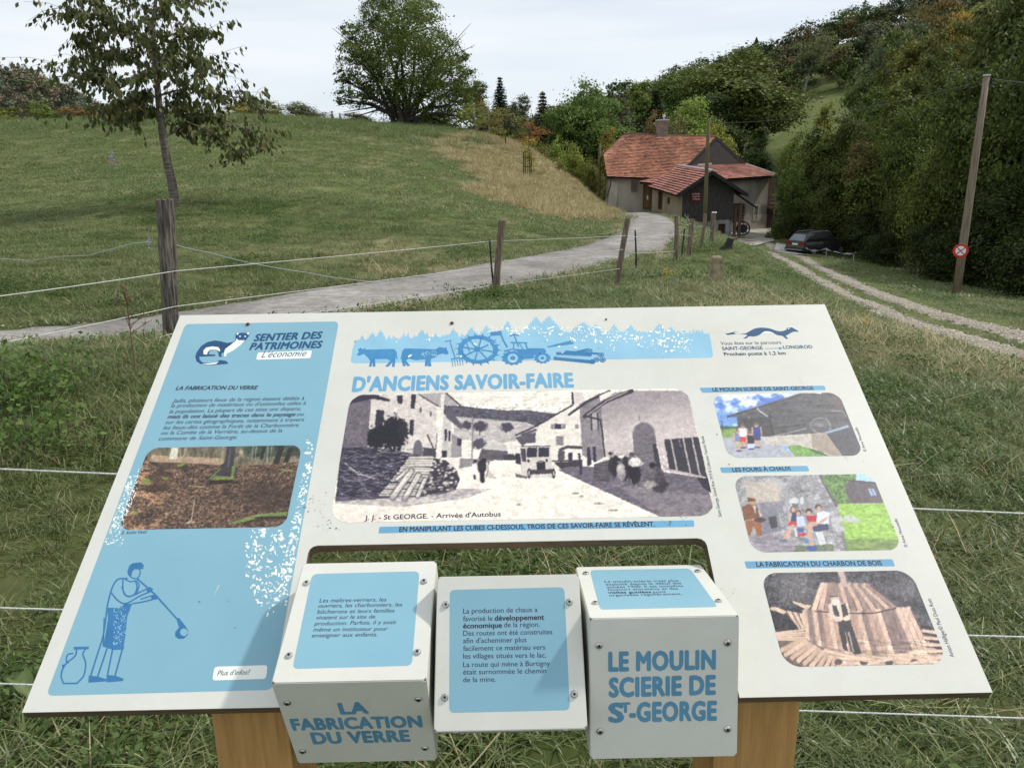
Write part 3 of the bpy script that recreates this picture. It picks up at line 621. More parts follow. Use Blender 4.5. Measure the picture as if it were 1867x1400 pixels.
# ================================================================== printed photographs (painted on fine grids)
class Paint:
    def __init__(s, quad, res, plane=PB):
        Q = plane.uv(np.array([q[0] for q in quad], float), np.array([q[1] for q in quad], float))  # TL TR BR BL
        u0, u1 = (Q[0, 0]+Q[3, 0])/2, (Q[1, 0]+Q[2, 0])/2; v1, v0 = (Q[0, 1]+Q[1, 1])/2, (Q[2, 1]+Q[3, 1])/2
        s.w, s.h = u1-u0, v1-v0; s.nu = res; s.nv = max(8, int(res*s.h/s.w))
        s.u, s.v = np.meshgrid(np.linspace(u0, u1, s.nu), np.linspace(v0, v1, s.nv)); s.b = (u0, v0, u1, v1); s.plane = plane
        s.X, s.Y = proj(plane.at(s.u, s.v)); s.C = np.zeros(s.X.shape+(3,)); s.T = lambda x, y: (x, y); s.k = 1.0
    def zoom(s, x0, y0, k): 
        s.x = (s.X-x0)*k; s.y = (s.Y-y0)*k; s.kk = k   # edges wander a little, as in an enlarged old print
        wx_ = 9*(fbm(s.x*.035, s.y*.05, 61)-.5)+9*(fbm(s.x*.13, s.y*.16, 62, 3)-.5); wy_ = 7*(fbm(s.x*.035, s.y*.05, 63)-.5)+8*(fbm(s.x*.13, s.y*.16, 64, 3)-.5); s.x = s.x+wx_; s.y = s.y+wy_; return s
    def mix(s, m, c):
        m = np.clip(m, 0, 1)[..., None]; s.C = s.C*(1-m)+np.asarray(c, float)*m
    def poly(s, pts, c, a=1.0): s.mix(inpoly(s.x, s.y, pts)*a, c); return s
    def ell(s, cx, cy, rx, ry, c, a=1.0, soft=.15, rough=0, seed=0):
        d = np.hypot((s.x-cx)/rx, (s.y-cy)/ry)
        if rough: d = d+rough*(fbm(s.x*.06, s.y*.06, seed)-.5)*2
        s.mix(sstep(1+soft, 1-soft, d)*a, c); return s
    def line(s, pts, w, c, a=1.0):
        for p, q in zip(pts[:-1], pts[1:]):
            d = np.array(q, float)-p; t = np.clip(((s.x-p[0])*d[0]+(s.y-p[1])*d[1])/(d@d+1e-9), 0, 1)
            s.mix(sstep(w*.75, w*.35, np.hypot(s.x-p[0]-t*d[0], s.y-p[1]-t*d[1]))*a, c)
        return s
    def noise(s, sx, sy, amp, seed=0, mask=None, o=4, ang=0):
        ca, sa = math.cos(ang), math.sin(ang); n = (fbm((s.x*ca+s.y*sa)*sx, (s.y*ca-s.x*sa)*sy, seed, o)-.5)*2*amp
        if mask is not None: n = n*mask
        s.C = np.clip(s.C*(1+n[..., None]), 0, 255); return s
    def build(s, name, r, label=None):
        K_ = np.pad(s.C, ((1, 1), (1, 1), (0, 0)), 'edge'); s.C = .36*s.C+.16*(K_[:-2, 1:-1]+K_[2:, 1:-1]+K_[1:-1, :-2]+K_[1:-1, 2:])
        rg_ = np.random.default_rng(len(name)); big = fbm(s.u*260, s.v*260, 5, 4)[..., None]; s.C = np.clip(s.C*(1+(.40-.28*s.C.mean(2, keepdims=True)/255)*(big-.5))+rg_.normal(size=s.C.shape[:2]+(1,))*5, 0, 255)
        u0, v0, u1, v1 = s.b; P = s.plane.at(s.u, s.v, HP*2).reshape(-1, 3); n = s.nu
        uc = (s.u[:-1, :-1]+s.u[1:, 1:])/2; vc = (s.v[:-1, :-1]+s.v[1:, 1:])/2
        dx = np.maximum(np.maximum(u0+r-uc, uc-(u1-r)), 0); dy = np.maximum(np.maximum(v0+r-vc, vc-(v1-r)), 0); ok = np.hypot(dx, dy) <= r
        i = (np.arange(s.nv-1)[:, None]*n+np.arange(n-1)[None]); f = np.stack([i, i+1, i+n+1, i+n], -1)[ok]
        return add(name, P, f, M_print, board, False, lin(s.C.reshape(-1, 3)), label)
M_print = vcol_mat('glossy_photo_print', rough=.35, spec=.4)

# --- old street view
p = Paint([(637, 717), (1253, 710), (1307, 938), (604, 955)], 560); print('street', p.w, p.h)
cream = (232, 224, 210); dk = (52, 48, 62); gr = (128, 120, 124)
p.C[:] = cream; p.zoom(600, 700, 5.186); ex = 5.186/4.913
Bx = lambda x, y: (x*ex+340*5.186, y*ex)
PP = lambda L: [Bx(*q) for q in L]
p.poly([(1050, 205), (1240, 205), (1400, 225), (1680, 250), (1870, 250)]+PP([(0, 230), (120, 235), (250, 255), (400, 270), (330, 310), (100, 420), (0, 420)])+[(1640, 345), (1200, 310), (1100, 300)], (86, 82, 92))
p.noise(.05, .09, .5, 3, inpoly(p.x, p.y, [(1050, 190), (2300, 190), (2300, 400), (1050, 340)]))
p.poly([(1180, 310), (1640, 345), (1860, 360), (2000, 420), (1860, 520), (1640, 560), (1180, 520)], (186, 178, 174)); p.noise(.02, .1, .15, 5)
for x, y, r in ((1425, 400, 66), (1680, 410, 58), (1300, 390, 52), (1840, 330, 40)): p.ell(x, y, r, r*.75, (70, 66, 78), 1, .2, .5, int(x))
for x, y in ((1425, 470), (1675, 450)): p.line([(x, y-20), (x, y+14)], 8, (60, 56, 66))
p.poly([(1440, 560), (1560, 520), (1700, 600), (1690, 630), (1440, 620)], (200, 192, 186)); p.poly([(1440, 618), (1690, 632), (1690, 740), (1400, 740)], (92, 86, 92)); p.ell(1420, 570, 60, 50, (80, 76, 86), 1, .2, .5, 2); p.ell(1720, 700, 70, 40, (60, 58, 64), 1, .2, .5, 4)
p.poly([(1680, 570), (1840, 500), (1870, 560), (1870, 650), (1700, 660)], (222, 214, 204))
# left house
p.poly([(400, 100), (860, 90), (1020, 200), (1000, 700), (360, 640)], (206, 196, 188)); p.noise(.03, .09, .1, 7)
p.poly([(830, 95), (1110, 80), (1240, 200), (1030, 205)], (168, 160, 158)); p.line([(850, 100), (1030, 210)], 10, dk); p.line([(1110, 90), (1240, 200)], 12, dk)
p.poly([(200, 100), (440, 100), (580, 150), (570, 168), (420, 140), (190, 200)], dk); p.poly([(190, 190), (400, 140), (360, 620), (100, 640)], (104, 96, 104)); p.noise(.06, .12, .35, 9, inpoly(p.x, p.y, [(190, 190), (400, 140), (360, 620), (100, 640)]))
for a in ([(446, 245), (522, 250), (500, 440), (432, 420)], [(642, 110), (700, 108), (690, 190), (648, 180)], [(776, 100), (822, 98), (808, 240), (772, 228)], [(764, 338), (804, 336), (796, 490), (756, 480)]): p.poly(a, dk)
for x, y in ((866, 245), (962, 285)): p.ell(x, y, 10, 26, (96, 88, 96))
p.ell(842, 580, 52, 64, (226, 218, 208)); p.ell(842, 590, 42, 60, (104, 98, 104)); p.poly([(798, 590), (886, 590), (890, 680), (794, 660)], (104, 98, 104))
p.poly([(890, 600), (1010, 610), (1010, 700), (890, 680)], (70, 66, 74))
p.ell(610, 470, 130, 165, (34, 32, 40), 1, .1, .45, 12); p.ell(440, 510, 80, 110, (34, 32, 40), 1, .1, .4, 13); p.ell(700, 420, 50, 80, (44, 42, 50), .9, .1, .6, 14)
p.poly([(1080, 300), (1160, 330), (1150, 690), (1060, 690)], (196, 188, 182)); p.poly([(1040, 210), (1110, 200), (1270, 400), (1250, 430), (1120, 330)], (90, 84, 92)); p.poly([(1180, 450), (1260, 440), (1345, 495), (1260, 525)], (196, 188, 182)); p.poly([(1160, 470), (1256, 520), (1250, 690), (1150, 700)], (150, 142, 144))
for a in ([(1092, 430), (1115, 430), (1112, 540), (1090, 540)], [(1130, 440), (1150, 445), (1148, 545), (1128, 540)], [(1215, 510), (1256, 520), (1250, 590), (1212, 580)], [(1065, 630), (1115, 630), (1112, 700), (1062, 695)]): p.poly(a, dk)
p.line([(1360, 310), (1350, 720)], 10, (120, 112, 116)); p.poly([(1062, 98), (1094, 98), (1086, 220), (1060, 740), (1035, 740), (1052, 220)], (224, 216, 208))
# street and faggots
p.poly([(1100, 720), (2100, 720)]+PP([(360, 770), (1310, 1200)])+[(1900, 1300), (20, 1300), (60, 1120), (700, 1090), (1200, 1010)], (234, 226, 212)); p.noise(.012, .03, .06, 15)
p.poly([(1240, 700), (1560, 720), (1500, 745), (1230, 800)], (140, 132, 134))
fg = [(110, 600), (400, 600), (700, 640), (960, 690), (900, 900), (560, 1080), (60, 1110)]
mk = inpoly(p.x, p.y, fg).astype(float); p.poly(fg, (66, 62, 76)); p.noise(.012, .16, .95, 16, mk, 4, .12); p.noise(.02, .2, .6, 18, mk, 3, -.25)
g = np.random.default_rng(3)
for k in range(90):
    x, y = 120+g.random()*640, 620+g.random()*430; a = g.normal()*.35+.1; l = 20+g.random()*50; p.line([(x, y), (x+l*math.cos(a), y+l*math.sin(a))], 5, (190, 182, 182) if k % 2 else (26, 24, 34), .75)
p.line([(150, 750), (280, 850), (430, 895)], 8, (214, 206, 200), .9)
p.poly([(720, 680), (990, 680), (930, 900), (860, 1070), (480, 1060), (600, 880)], (46, 42, 52))
for k in range(240):
    x, y = 90+g.random()*700, 610+g.random()*450; a_ = g.normal()*.22+.12; l = 30+g.random()*90
    if inpoly(np.array(x), np.array(y), fg): p.line([(x, y), (x+l*.5*math.cos(a_), y+l*.5*math.sin(a_)+3), (x+l*math.cos(a_), y+l*math.sin(a_)-2)], 3.5, (176, 168, 172) if g.random() < .45 else (24, 22, 32), .7)
for k in range(9):
    y = 696+k*25; x0 = 760-k*20+g.random()*18; x1 = 975-k*5+g.random()*12; c = 196+g.random()*26; p.line([(x0, y+g.normal()*3), ((x0+x1)/2, y+g.normal()*4), (x1, y+g.normal()*3)], 21, (c, c-8, c-18)); p.line([(x0, y+8), (x1, y+9)], 5, (110, 102, 102), .8)
for k in range(7):
    y = 920+k*22; x0 = 590-k*18; x1 = 900-k*6; c = 180+g.random()*40; p.line([(x0, y+g.normal()*4), (x1, y+g.normal()*5)], 17, (c, c-8, c-18)); p.line([(x0, y+9), (x1, y+9)], 6, (40, 36, 46), .9)
for a_, b_, w_ in (((775, 825), (600, 1066), 46), ((845, 862), (715, 1084), 40), ((905, 905), (838, 1058), 34), ((740, 812), (640, 900), 26)):
    p.line([a_, b_], w_+12, (44, 40, 50)); p.line([a_, b_], w_, (206, 198, 186)); p.line([(a_[0]-8, a_[1]), (b_[0]-8, b_[1])], 6, (236, 230, 220))
    for q_ in range(7): t_ = g.random(); p.ell(a_[0]+(b_[0]-a_[0])*t_+g.normal()*8, a_[1]+(b_[1]-a_[1])*t_, 7, 5, (120, 110, 108), .7, .4)
st = [(990, 700), (1100, 720), (1200, 800), (1235, 900), (1200, 1000), (1080, 1040), (860, 1070), (930, 900)]
p.poly(st, (58, 54, 64))
for k in range(170):
    x, y = 860+g.random()*370, 710+g.random()*350
    if inpoly(np.array(x), np.array(y), st): p.ell(x, y, 9+g.random()*10, 6+g.random()*7, (210, 202, 192) if g.random() < .6 else (120, 112, 114), .95, .2)
p.line([(930, 480), (1010, 660)], 12, (60, 56, 60)); p.line([(1020, 470), (1010, 620)], 8, (80, 76, 80))
sh = [(50, 1060), (880, 1060), (1220, 990), (1540, 990), (1300, 1080), (700, 1160), (60, 1130)]
p.mix(inpoly(p.x, p.y, sh)*.55*fbm(p.x*.03, p.y*.06, 19)*1.5, (110, 100, 112))
# people walking
for x in (1375, ): p.poly([(1350, 760), (1395, 750), (1400, 870), (1352, 870)], (232, 226, 218)); p.ell(1382, 732, 18, 18, (60, 54, 60)); p.line([(1375, 868), (1378, 892)], 20, dk)
p.ell(1445, 780, 42, 66, (48, 44, 54)); p.ell(1465, 720, 24, 20, (44, 40, 50)); p.line([(1445, 830), (1450, 915)], 40, (40, 36, 46)); p.poly([(1500, 800), (1590, 900), (1510, 890)], (170, 160, 156), .7); p.line([(1510, 740), (1490, 880)], 8, (60, 56, 60))
# bus and right side (second zoom)
def Q(L, c, a=1): p.poly(PP(L), c, a)
def QL(L, w, c, a=1): p.line(PP(L), w, c, a)
Q([(40, 460), (230, 350), (500, 190), (620, 170), (610, 620), (320, 700), (180, 560), (180, 430)], (224, 216, 204)); QL([(0, 460), (200, 370), (510, 190)], 12, dk); QL([(60, 455), (180, 410)], 22, (84, 78, 86))
Q([(500, 70), (600, 70), (620, 180), (510, 180)], (210, 200, 192)); Q([(496, 70), (516, 70), (526, 185), (506, 185)], dk)
for a in ([(350, 355), (412, 358), (412, 404), (350, 402)], ): Q(a, dk)
for a in ([(312, 360), (344, 358), (346, 402), (314, 404)], [(418, 358), (448, 360), (446, 404), (418, 402)], [(532, 360), (568, 360), (566, 400), (534, 400)], [(362, 465), (430, 468), (428, 552), (362, 548)]): Q(a, (136, 128, 132))
Q([(320, 590), (450, 560), (600, 560), (600, 720), (340, 740)], (226, 218, 206)); QL([(400, 590), (460, 565), (600, 570)], 26, (70, 64, 72)); Q([(470, 615), (512, 615), (510, 680), (472, 680)], dk); Q([(380, 600), (440, 600), (438, 680), (378, 680)], (84, 78, 84)); QL([(330, 690), (600, 684)], 12, dk); Q([(340, 700), (600, 690), (600, 790), (420, 770)], (60, 56, 62))
Q([(0, 620), (50, 620), (50, 720), (0, 710)], dk); Q([(0, 480), (180, 430), (180, 540), (60, 560)], (88, 82, 90))
Q([(570, 180), (760, 80), (780, 300), (800, 650), (720, 700), (600, 640)], (134, 126, 130)); p.noise(.05, .02, .14, 20, inpoly(p.x, p.y, PP([(570, 180), (760, 80), (780, 300), (800, 650), (720, 700), (600, 640)])))
Q([(760, 90), (1050, 60), (1540, 60), (1620, 420), (1700, 760), (1330, 780), (1060, 640), (810, 650), (780, 240)], (196, 184, 180)); 
m = inpoly(p.x, p.y, PP([(760, 90), (1050, 60), (1540, 60), (1700, 760), (1330, 780), (810, 650)])); qx, qy = (p.x-340*5.186)/ex, p.y/ex
p.mix(m*sstep(450, 60, qy-.18*(1250-qx))*.55, (118, 110, 118)); p.noise(.02, .03, .09, 21)
QL([(480, 275), (640, 160), (840, 65)], 20, dk); QL([(620, 290), (800, 160), (1040, 62)], 34, (56, 50, 58)); QL([(640, 280), (820, 150), (1000, 70)], 9, (170, 162, 160)); Q([(750, 110), (830, 70), (900, 70), (760, 160)], (226, 218, 206))
Q([(672, 270), (735, 250), (738, 400), (680, 415)], (166, 158, 156)); QL([(676, 270), (684, 410)], 12, dk); QL([(735, 260), (740, 400)], 12, dk)
QL([(640, 290), (760, 320), (775, 420), (800, 650)], 14, (50, 46, 54))
for a in ([(640, 570), (664, 560), (680, 720), (640, 740)], [(690, 560), (716, 560), (726, 700), (696, 700)]): Q(a, dk)
QL([(1105, 290), (1115, 345)], 7, (110, 100, 104)); p.ell(*Bx(1140, 440), 112*ex, 112*ex, (214, 204, 196)); Q([(1030, 440), (1252, 440), (1320, 780), (1060, 640)], (214, 204, 196))
p.ell(*Bx(1148, 450), 100*ex, 108*ex, (112, 104, 110)); Q([(1048, 450), (1248, 450), (1310, 790), (1060, 640)], (112, 104, 110)); p.noise(.02, .12, .3, 23, inpoly(p.x, p.y, PP([(1150, 340), (1250, 440), (1310, 780), (1140, 640)]))); Q([(1225, 540), (1260, 535), (1310, 780), (1260, 740)], dk)
Q([(1330, 496), (1640, 476), (1720, 840), (1450, 780), (1380, 770)], (58, 54, 62))
for a, b in (((1390, 495), (1448, 780)), ((1500, 486), (1566, 796)), ((1580, 482), (1650, 810))): QL([a, b], 13, (190, 180, 176))
QL([(1464, 500), (1480, 560)], 6, (150, 142, 142)); QL([(1360, 770), (1480, 790), (1670, 832)], 18, (178, 168, 166))
Q([(1330, 785), (1700, 845), (1790, 1180), (1310, 1195), (380, 770), (480, 740), (700, 740), (1050, 640)], (104, 96, 106)); p.noise(.03, .06, .3, 25, inpoly(p.x, p.y, PP([(1330, 785), (1700, 845), (1790, 1180), (1310, 1195), (380, 770), (700, 740)])))
Q([(1620, 840), (1760, 840), (1790, 1000), (1680, 930)], (50, 46, 54)); p.mix(inpoly(p.x, p.y, PP([(900, 900), (1790, 1000), (1790, 1190), (1310, 1195)]))*.4*fbm(p.x*.02, p.y*.03, 26)*1.6, (176, 164, 160))
Q([(700, 720), (840, 680), (850, 880), (700, 850)], (84, 78, 84)); p.noise(.01, .15, .6, 27, inpoly(p.x, p.y, PP([(700, 700), (860, 670), (860, 890), (700, 850)])))
Q([(560, 620), (580, 620), (600, 800), (580, 820)], dk)
def EB(x, y, rx, ry, c, a=1.0): p.ell(*Bx(x, y), rx*ex, ry*ex, c, a, .2, .18, int(x))
for x, y, w, h, c in ((862, 730, 30, 80, (50, 46, 54)), (890, 740, 30, 90, (40, 36, 44)), (985, 760, 34, 110, (44, 40, 48)), (1065, 800, 58, 100, (34, 30, 38)), (945, 800, 40, 80, (140, 132, 134)), (940, 760, 34, 50, (176, 168, 166)), (1070, 700, 58, 42, (220, 212, 206)), (1110, 712, 40, 18, (206, 198, 192)), (1250, 820, 74, 76, (84, 76, 82)), (1300, 850, 46, 60, (70, 62, 70)), (1215, 800, 40, 40, (104, 96, 100)), (1200, 900, 60, 36, (150, 142, 140)), (1330, 900, 40, 30, (56, 50, 58))): EB(x, y, w, h, c)
for x, y, r, c in ((850, 632, 15, (160, 140, 132)), (848, 622, 17, dk), (896, 660, 20, (40, 36, 44)), (920, 690, 16, (150, 134, 128)), (920, 676, 20, (44, 40, 46)), (985, 668, 22, (46, 42, 50)), (1042, 646, 18, (150, 130, 124)), (1042, 630, 24, (84, 76, 78)), (1020, 634, 10, (90, 82, 84)), (1228, 742, 24, (120, 104, 102)), (1225, 728, 30, (36, 32, 40))): EB(x, y, r, r*.9, c)
for q_ in (925, 955, 1000, 1030): QL([(q_, 850), (q_+4, 885)], 11, (120, 110, 110))
p.noise(.06, .05, .35, 93, inpoly(p.x, p.y, PP([(830, 600), (1380, 640), (1380, 960), (830, 920)])), 3); p.ell(*Bx(1290, 940), 60, 40, (46, 42, 50), .8, .3, .5, 3)
# bus body
Q([(40, 570), (60, 556), (310, 556), (322, 690), (330, 740), (340, 840), (100, 840), (50, 800)], (206, 198, 190)); Q([(66, 556), (100, 530), (250, 522), (310, 556)], (226, 218, 208)); QL([(50, 560), (312, 556)], 8, (70, 64, 70))
Q([(100, 572), (192, 570), (194, 655), (102, 658)], dk); Q([(204, 570), (300, 568), (302, 650), (206, 654)], dk); Q([(46, 580), (90, 575), (96, 700), (56, 690)], (70, 64, 72)); Q([(190, 705), (264, 700), (270, 770), (190, 774)], (44, 40, 48)); QL([(186, 706), (226, 690), (266, 702)], 10, (60, 54, 60)); Q([(100, 770), (330, 762), (330, 800), (130, 812)], (70, 64, 70))
for x, y in ((120, 742), (332, 736)): p.ell(*Bx(x, y), 26, 15, (214, 206, 198))
for x, y in ((118, 690), (280, 684)): p.ell(*Bx(x, y), 12, 16, (50, 46, 54))
for x in (122, 342): p.ell(*Bx(x, 800), 17, 48, (44, 40, 48)); p.ell(*Bx(x, 800), 8, 26, (180, 172, 168))
Q([(0, 800), (110, 830), (100, 850), (0, 830)], (70, 64, 70), .8)
for x, y, w in ((740, 1070, 44), (880, 1130, 40), (540, 980, 36), (1250, 1135, 40), (590, 1005, 20), (30, 1080, 20)): p.ell(*Bx(x, y), w, 9, (96, 88, 92), .7, .4, .6, int(x))
p.noise(.35, .35, .10, 30, None, 2); p.mix(sstep(1500, 0, p.x)*sstep(1000, 1280, p.y)*.12, (200, 150, 140))
p.build('street_photo', .028)
lines('postcard_lettering', [('J. J. - St GEORGE. - Arrivée d\'Autobus', (665, 948), (913, 941))], M_dark, 8.5, .012, 0, HP*4)

# --- forest floor photo
p = Paint([(262, 816), (549, 812), (522, 961), (226, 965)], 300); p.zoom(210, 790, 5.046)
p.C[:] = (92, 74, 62); p.noise(.02, .05, .5, 41); p.noise(.11, .16, .75, 42, None, 3)
p.mix(sstep(.52, .68, fbm(p.x*.008, p.y*.016, 43))*sstep(760, 350, p.x+.1*p.y)*.75, (206, 156, 118)); p.noise(.14, .18, .6, 44, None, 2); p.mix(sstep(.62, .75, fbm(p.x*.09, p.y*.13, 91, 3))*.55, (196, 160, 128)); p.mix(sstep(.60, .75, fbm(p.x*.05, p.y*.08, 92, 3))*.6, (36, 28, 26))
p.poly([(300, 120), (1720, 100), (1720, 260), (1200, 300), (900, 270), (300, 260)], (112, 104, 86)); p.noise(.05, .02, .5, 45, p.y < 290); p.poly([(330, 200), (1000, 230), (1000, 290), (320, 262)], (206, 170, 140), .6)
p.poly([(1150, 110), (1720, 100), (1690, 210), (1200, 220)], (70, 78, 66)); p.noise(.04, .02, .6, 46, (p.y < 230) & (p.x > 1100))
for a in ([(520, 130), (586, 130), (566, 240), (494, 240)], ): p.poly(a, (206, 202, 184))
p.poly([(640, 140), (652, 140), (640, 240), (622, 240)], (150, 140, 120)); 
for x in (1270, 1300, 1410, 1440, 990): p.line([(x, 110), (x-12, 240)], 8, (150, 150, 136), .7)
for a in ([(1510, 120), (1560, 120), (1500, 290), (1450, 280)], [(1590, 130), (1640, 130), (1590, 270), (1545, 270)], [(1360, 120), (1390, 120), (1360, 240), (1330, 240)]): p.poly(a, (46, 46, 44))
p.poly([(240, 450), (420, 300), (560, 420), (400, 580), (280, 520)], (58, 44, 36), .5); p.poly([(300, 262), (640, 270), (700, 330), (420, 330)], (58, 50, 46), .6)
p.poly([(1030, 120), (1108, 120), (1090, 290), (1130, 330), (1090, 420), (1050, 390), (900, 410), (830, 460), (860, 400), (960, 310), (1010, 260)], (62, 60, 62)); p.line([(1060, 140), (1040, 300)], 16, (110, 112, 116), .5)
for a in ([(1075, 300), (1110, 280), (1090, 420), (1065, 410)], [(920, 390), (1080, 400), (1060, 430), (880, 430)], [(960, 320), (980, 320), (880, 420), (850, 430)], [(560, 290), (640, 270), (650, 290), (580, 310)], [(1500, 330), (1600, 330), (1640, 356), (1560, 350)], [(240, 400), (320, 420), (330, 470), (260, 470)], [(430, 400), (490, 405), (480, 425), (430, 420)], [(130, 710), (200, 715), (210, 750), (150, 735)]): p.poly(a, (128, 150, 74), .7)
p.poly([(860, 430), (1080, 425), (1110, 455), (860, 470)], (36, 30, 32), .7); p.ell(1400, 580, 260, 140, (56, 46, 42), .55, .6, .4, 3)
p.poly([(1060, 815), (1300, 745), (1580, 720), (1580, 770), (1340, 770), (1090, 835)], (120, 140, 78), .85); p.line([(1300, 780), (1580, 770)], 24, (52, 50, 44)); p.poly([(210, 770), (330, 742), (336, 770), (240, 790)], (60, 56, 46)); p.line([(735, 590), (700, 800), (650, 830)], 6, (190, 180, 164)); p.line([(680, 480), (820, 496)], 10, (150, 140, 96)); p.line([(660, 820), (740, 815)], 7, (180, 170, 150))
p.noise(.25, .3, .3, 47, None, 2)
p.build('forest_photo', .018)

# --- mill barn photo
p = Paint([(1297, 719), (1531, 716), (1573, 831), (1328, 834)], 240); p.zoom(1290, 700, 6.023)
p.C[:] = (92, 130, 206); cl = sstep(.42, .62, fbm(p.x*.006, p.y*.01, 51)); p.mix(cl, (228, 234, 242)); p.mix(sstep(200, 340, p.y)*.5, (130, 170, 220))
p.poly([(130, 470), (330, 462), (330, 600), (160, 600)], (130, 158, 86)); p.poly([(130, 460), (330, 466), (330, 490), (140, 500)], (70, 100, 80)); p.line([(155, 410), (170, 530)], 8, (60, 70, 90))
p.poly([(160, 590), (640, 590), (1000, 810), (240, 820), (170, 700)], (172, 174, 182))
p.poly([(1250, 95), (1500, 95), (1720, 500), (1720, 820), (1500, 820), (1300, 500)], (86, 86, 92))
p.poly([(320, 350), (1000, 110), (1430, 100), (1560, 480), (1300, 540), (600, 580), (330, 500)], (92, 90, 92)); p.noise(.004, .05, .2, 52, inpoly(p.x, p.y, [(320, 350), (1000, 110), (1430, 100), (1560, 480), (600, 580)]))
p.poly([(210, 350), (1020, 100), (1200, 100), (900, 180), (320, 360), (220, 368)], (98, 96, 98)); p.line([(212, 362), (560, 262), (1000, 130)], 9, (66, 62, 64))
p.line([(545, 265), (560, 290), (660, 355)], 11, (190, 192, 194)); p.line([(460, 365), (440, 410)], 8, (150, 150, 150))
p.poly([(340, 380), (700, 360), (700, 570), (600, 580), (350, 480)], (72, 70, 72), .8); p.line([(680, 340), (740, 660)], 22, (74, 66, 66)); p.line([(740, 570), (1080, 490)], 12, (140, 142, 144)); p.line([(780, 480), (1080, 440)], 10, (66, 64, 68))
for k in range(14):
    a = 2*math.pi*k/14; p.line([(1240, 455), (1240+110*math.cos(a), 455+80*math.sin(a))], 5, (136, 136, 140), .8)
for k in range(30):
    a, b = 2*math.pi*k/30, 2*math.pi*(k+1)/30; p.line([(1240+112*math.cos(a), 455+82*math.sin(a)), (1240+112*math.cos(b), 455+82*math.sin(b))], 7, (150, 150, 154))
p.line([(1300, 370), (1360, 500)], 8, (130, 130, 134)); p.line([(1350, 295), (1480, 295), (1520, 360)], 8, (140, 140, 146)); p.poly([(1380, 130), (1460, 110), (1500, 250), (1400, 260)], (110, 92, 92), .7)
p.poly([(600, 580), (1130, 545), (1300, 540), (1480, 790), (1330, 800), (1000, 690), (640, 660)], (196, 188, 176)); p.noise(.02, .03, .12, 53); p.poly([(1140, 550), (1300, 545), (1480, 790), (1400, 800), (1150, 700)], (160, 146, 132)); p.poly([(1300, 540), (1560, 470), (1690, 720), (1640, 800), (1480, 790)], (84, 84, 90)); p.poly([(1290, 530), (1540, 450), (1560, 475), (1310, 545)], (150, 172, 186))
p.poly([(870, 680), (1000, 670), (1180, 730), (1350, 790), (960, 800)], (120, 160, 86)); p.noise(.06, .1, .3, 54, inpoly(p.x, p.y, [(870, 680), (1000, 670), (1350, 790), (960, 800)])); p.poly([(1100, 700), (1250, 740), (1330, 795), (1200, 770)], (70, 92, 62), .8)
for hx, hy, top_, bot, sh_c, le in ((335, 515, (110, 130, 190), (190, 180, 150), 0, 735), (385, 465, (220, 224, 232), (196, 70, 70), 0, 700), (470, 540, (50, 50, 60), (196, 206, 222), 0, 715), (535, 450, (60, 74, 140), (66, 72, 104), 0, 695)):
    s_ = 24; p.poly([(hx-40, hy+20), (hx+42, hy+20), (hx+46, hy+120), (hx-34, hy+120)], top_); p.poly([(hx-34, hy+115), (hx+46, hy+115), (hx+44, hy+175), (hx-26, hy+175)], bot); p.line([(hx-8, hy+175), (hx+4, le)], 20, (196, 150, 128)); p.line([(hx+28, hy+175), (hx+46, le-6)], 18, (196, 150, 128)); p.ell(hx, hy, s_, s_, (190, 148, 128)); p.ell(hx-4, hy-12, s_, 16, (110, 96, 84)); p.line([(hx-44, hy+30), (hx-42, hy+110)], 16, (196, 150, 128)); p.line([(hx+46, hy+30), (hx+62, hy+110)], 16, (196, 150, 128)); p.ell(hx+10, le, 36, 10, (70, 90, 140))
p.noise(.3, .3, .05, 55, None, 2)
p.mix(np.full(p.x.shape, .08), (220, 224, 224))
p.build('barn_photo', .020)

# --- lime kiln photo
p = Paint([(1338, 868), (1593, 864), (1643, 1002), (1370, 1007)], 260); p.zoom(1320, 840, 5.491)
p.C[:] = (150, 148, 150); p.noise(.015, .02, .3, 61); p.noise(.06, .08, .3, 62)
p.poly([(200, 200), (500, 220), (570, 400), (350, 420), (230, 360)], (184, 172, 160)); p.noise(.03, .03, .1, 63)
p.poly([(350, 420), (570, 400), (600, 520), (370, 530)], (128, 124, 136)); p.poly([(380, 520), (540, 520), (580, 700), (390, 740)], (120, 118, 130)); p.poly([(440, 560), (520, 550), (540, 660), (470, 680)], (60, 58, 64)); p.ell(480, 300, 100, 120, (196, 182, 166), .5, .5)
p.poly([(980, 140), (1320, 130), (1320, 420), (1140, 440), (1000, 200)], (92, 122, 70)); p.noise(.05, .05, .6, 64, inpoly(p.x, p.y, [(980, 140), (1320, 130), (1320, 420), (1140, 440)])); p.poly([(1320, 120), (1500, 130), (1530, 240), (1330, 190)], (168, 206, 236))
p.poly([(940, 140), (990, 140), (1000, 210), (1140, 440), (1120, 470)], (96, 94, 96))
p.poly([(1210, 260), (1260, 190), (1520, 215), (1600, 420), (1260, 425)], (92, 82, 88)); p.line([(1240, 195), (1520, 220)], 12, (70, 62, 68)); p.poly([(1440, 275), (1500, 280), (1530, 350), (1470, 350)], (150, 170, 200)); p.line([(1470, 278), (1500, 350)], 5, (90, 84, 92))
p.poly([(1140, 430), (1610, 425), (1700, 640), (1780, 880), (1250, 900), (1180, 640)], (150, 190, 84)); p.noise(.03, .05, .25, 65, inpoly(p.x, p.y, [(1140, 430), (1610, 425), (1780, 880), (1250, 900)])); p.poly([(1200, 780), (1770, 790), (1770, 900), (1200, 900)], (100, 112, 76), .6)
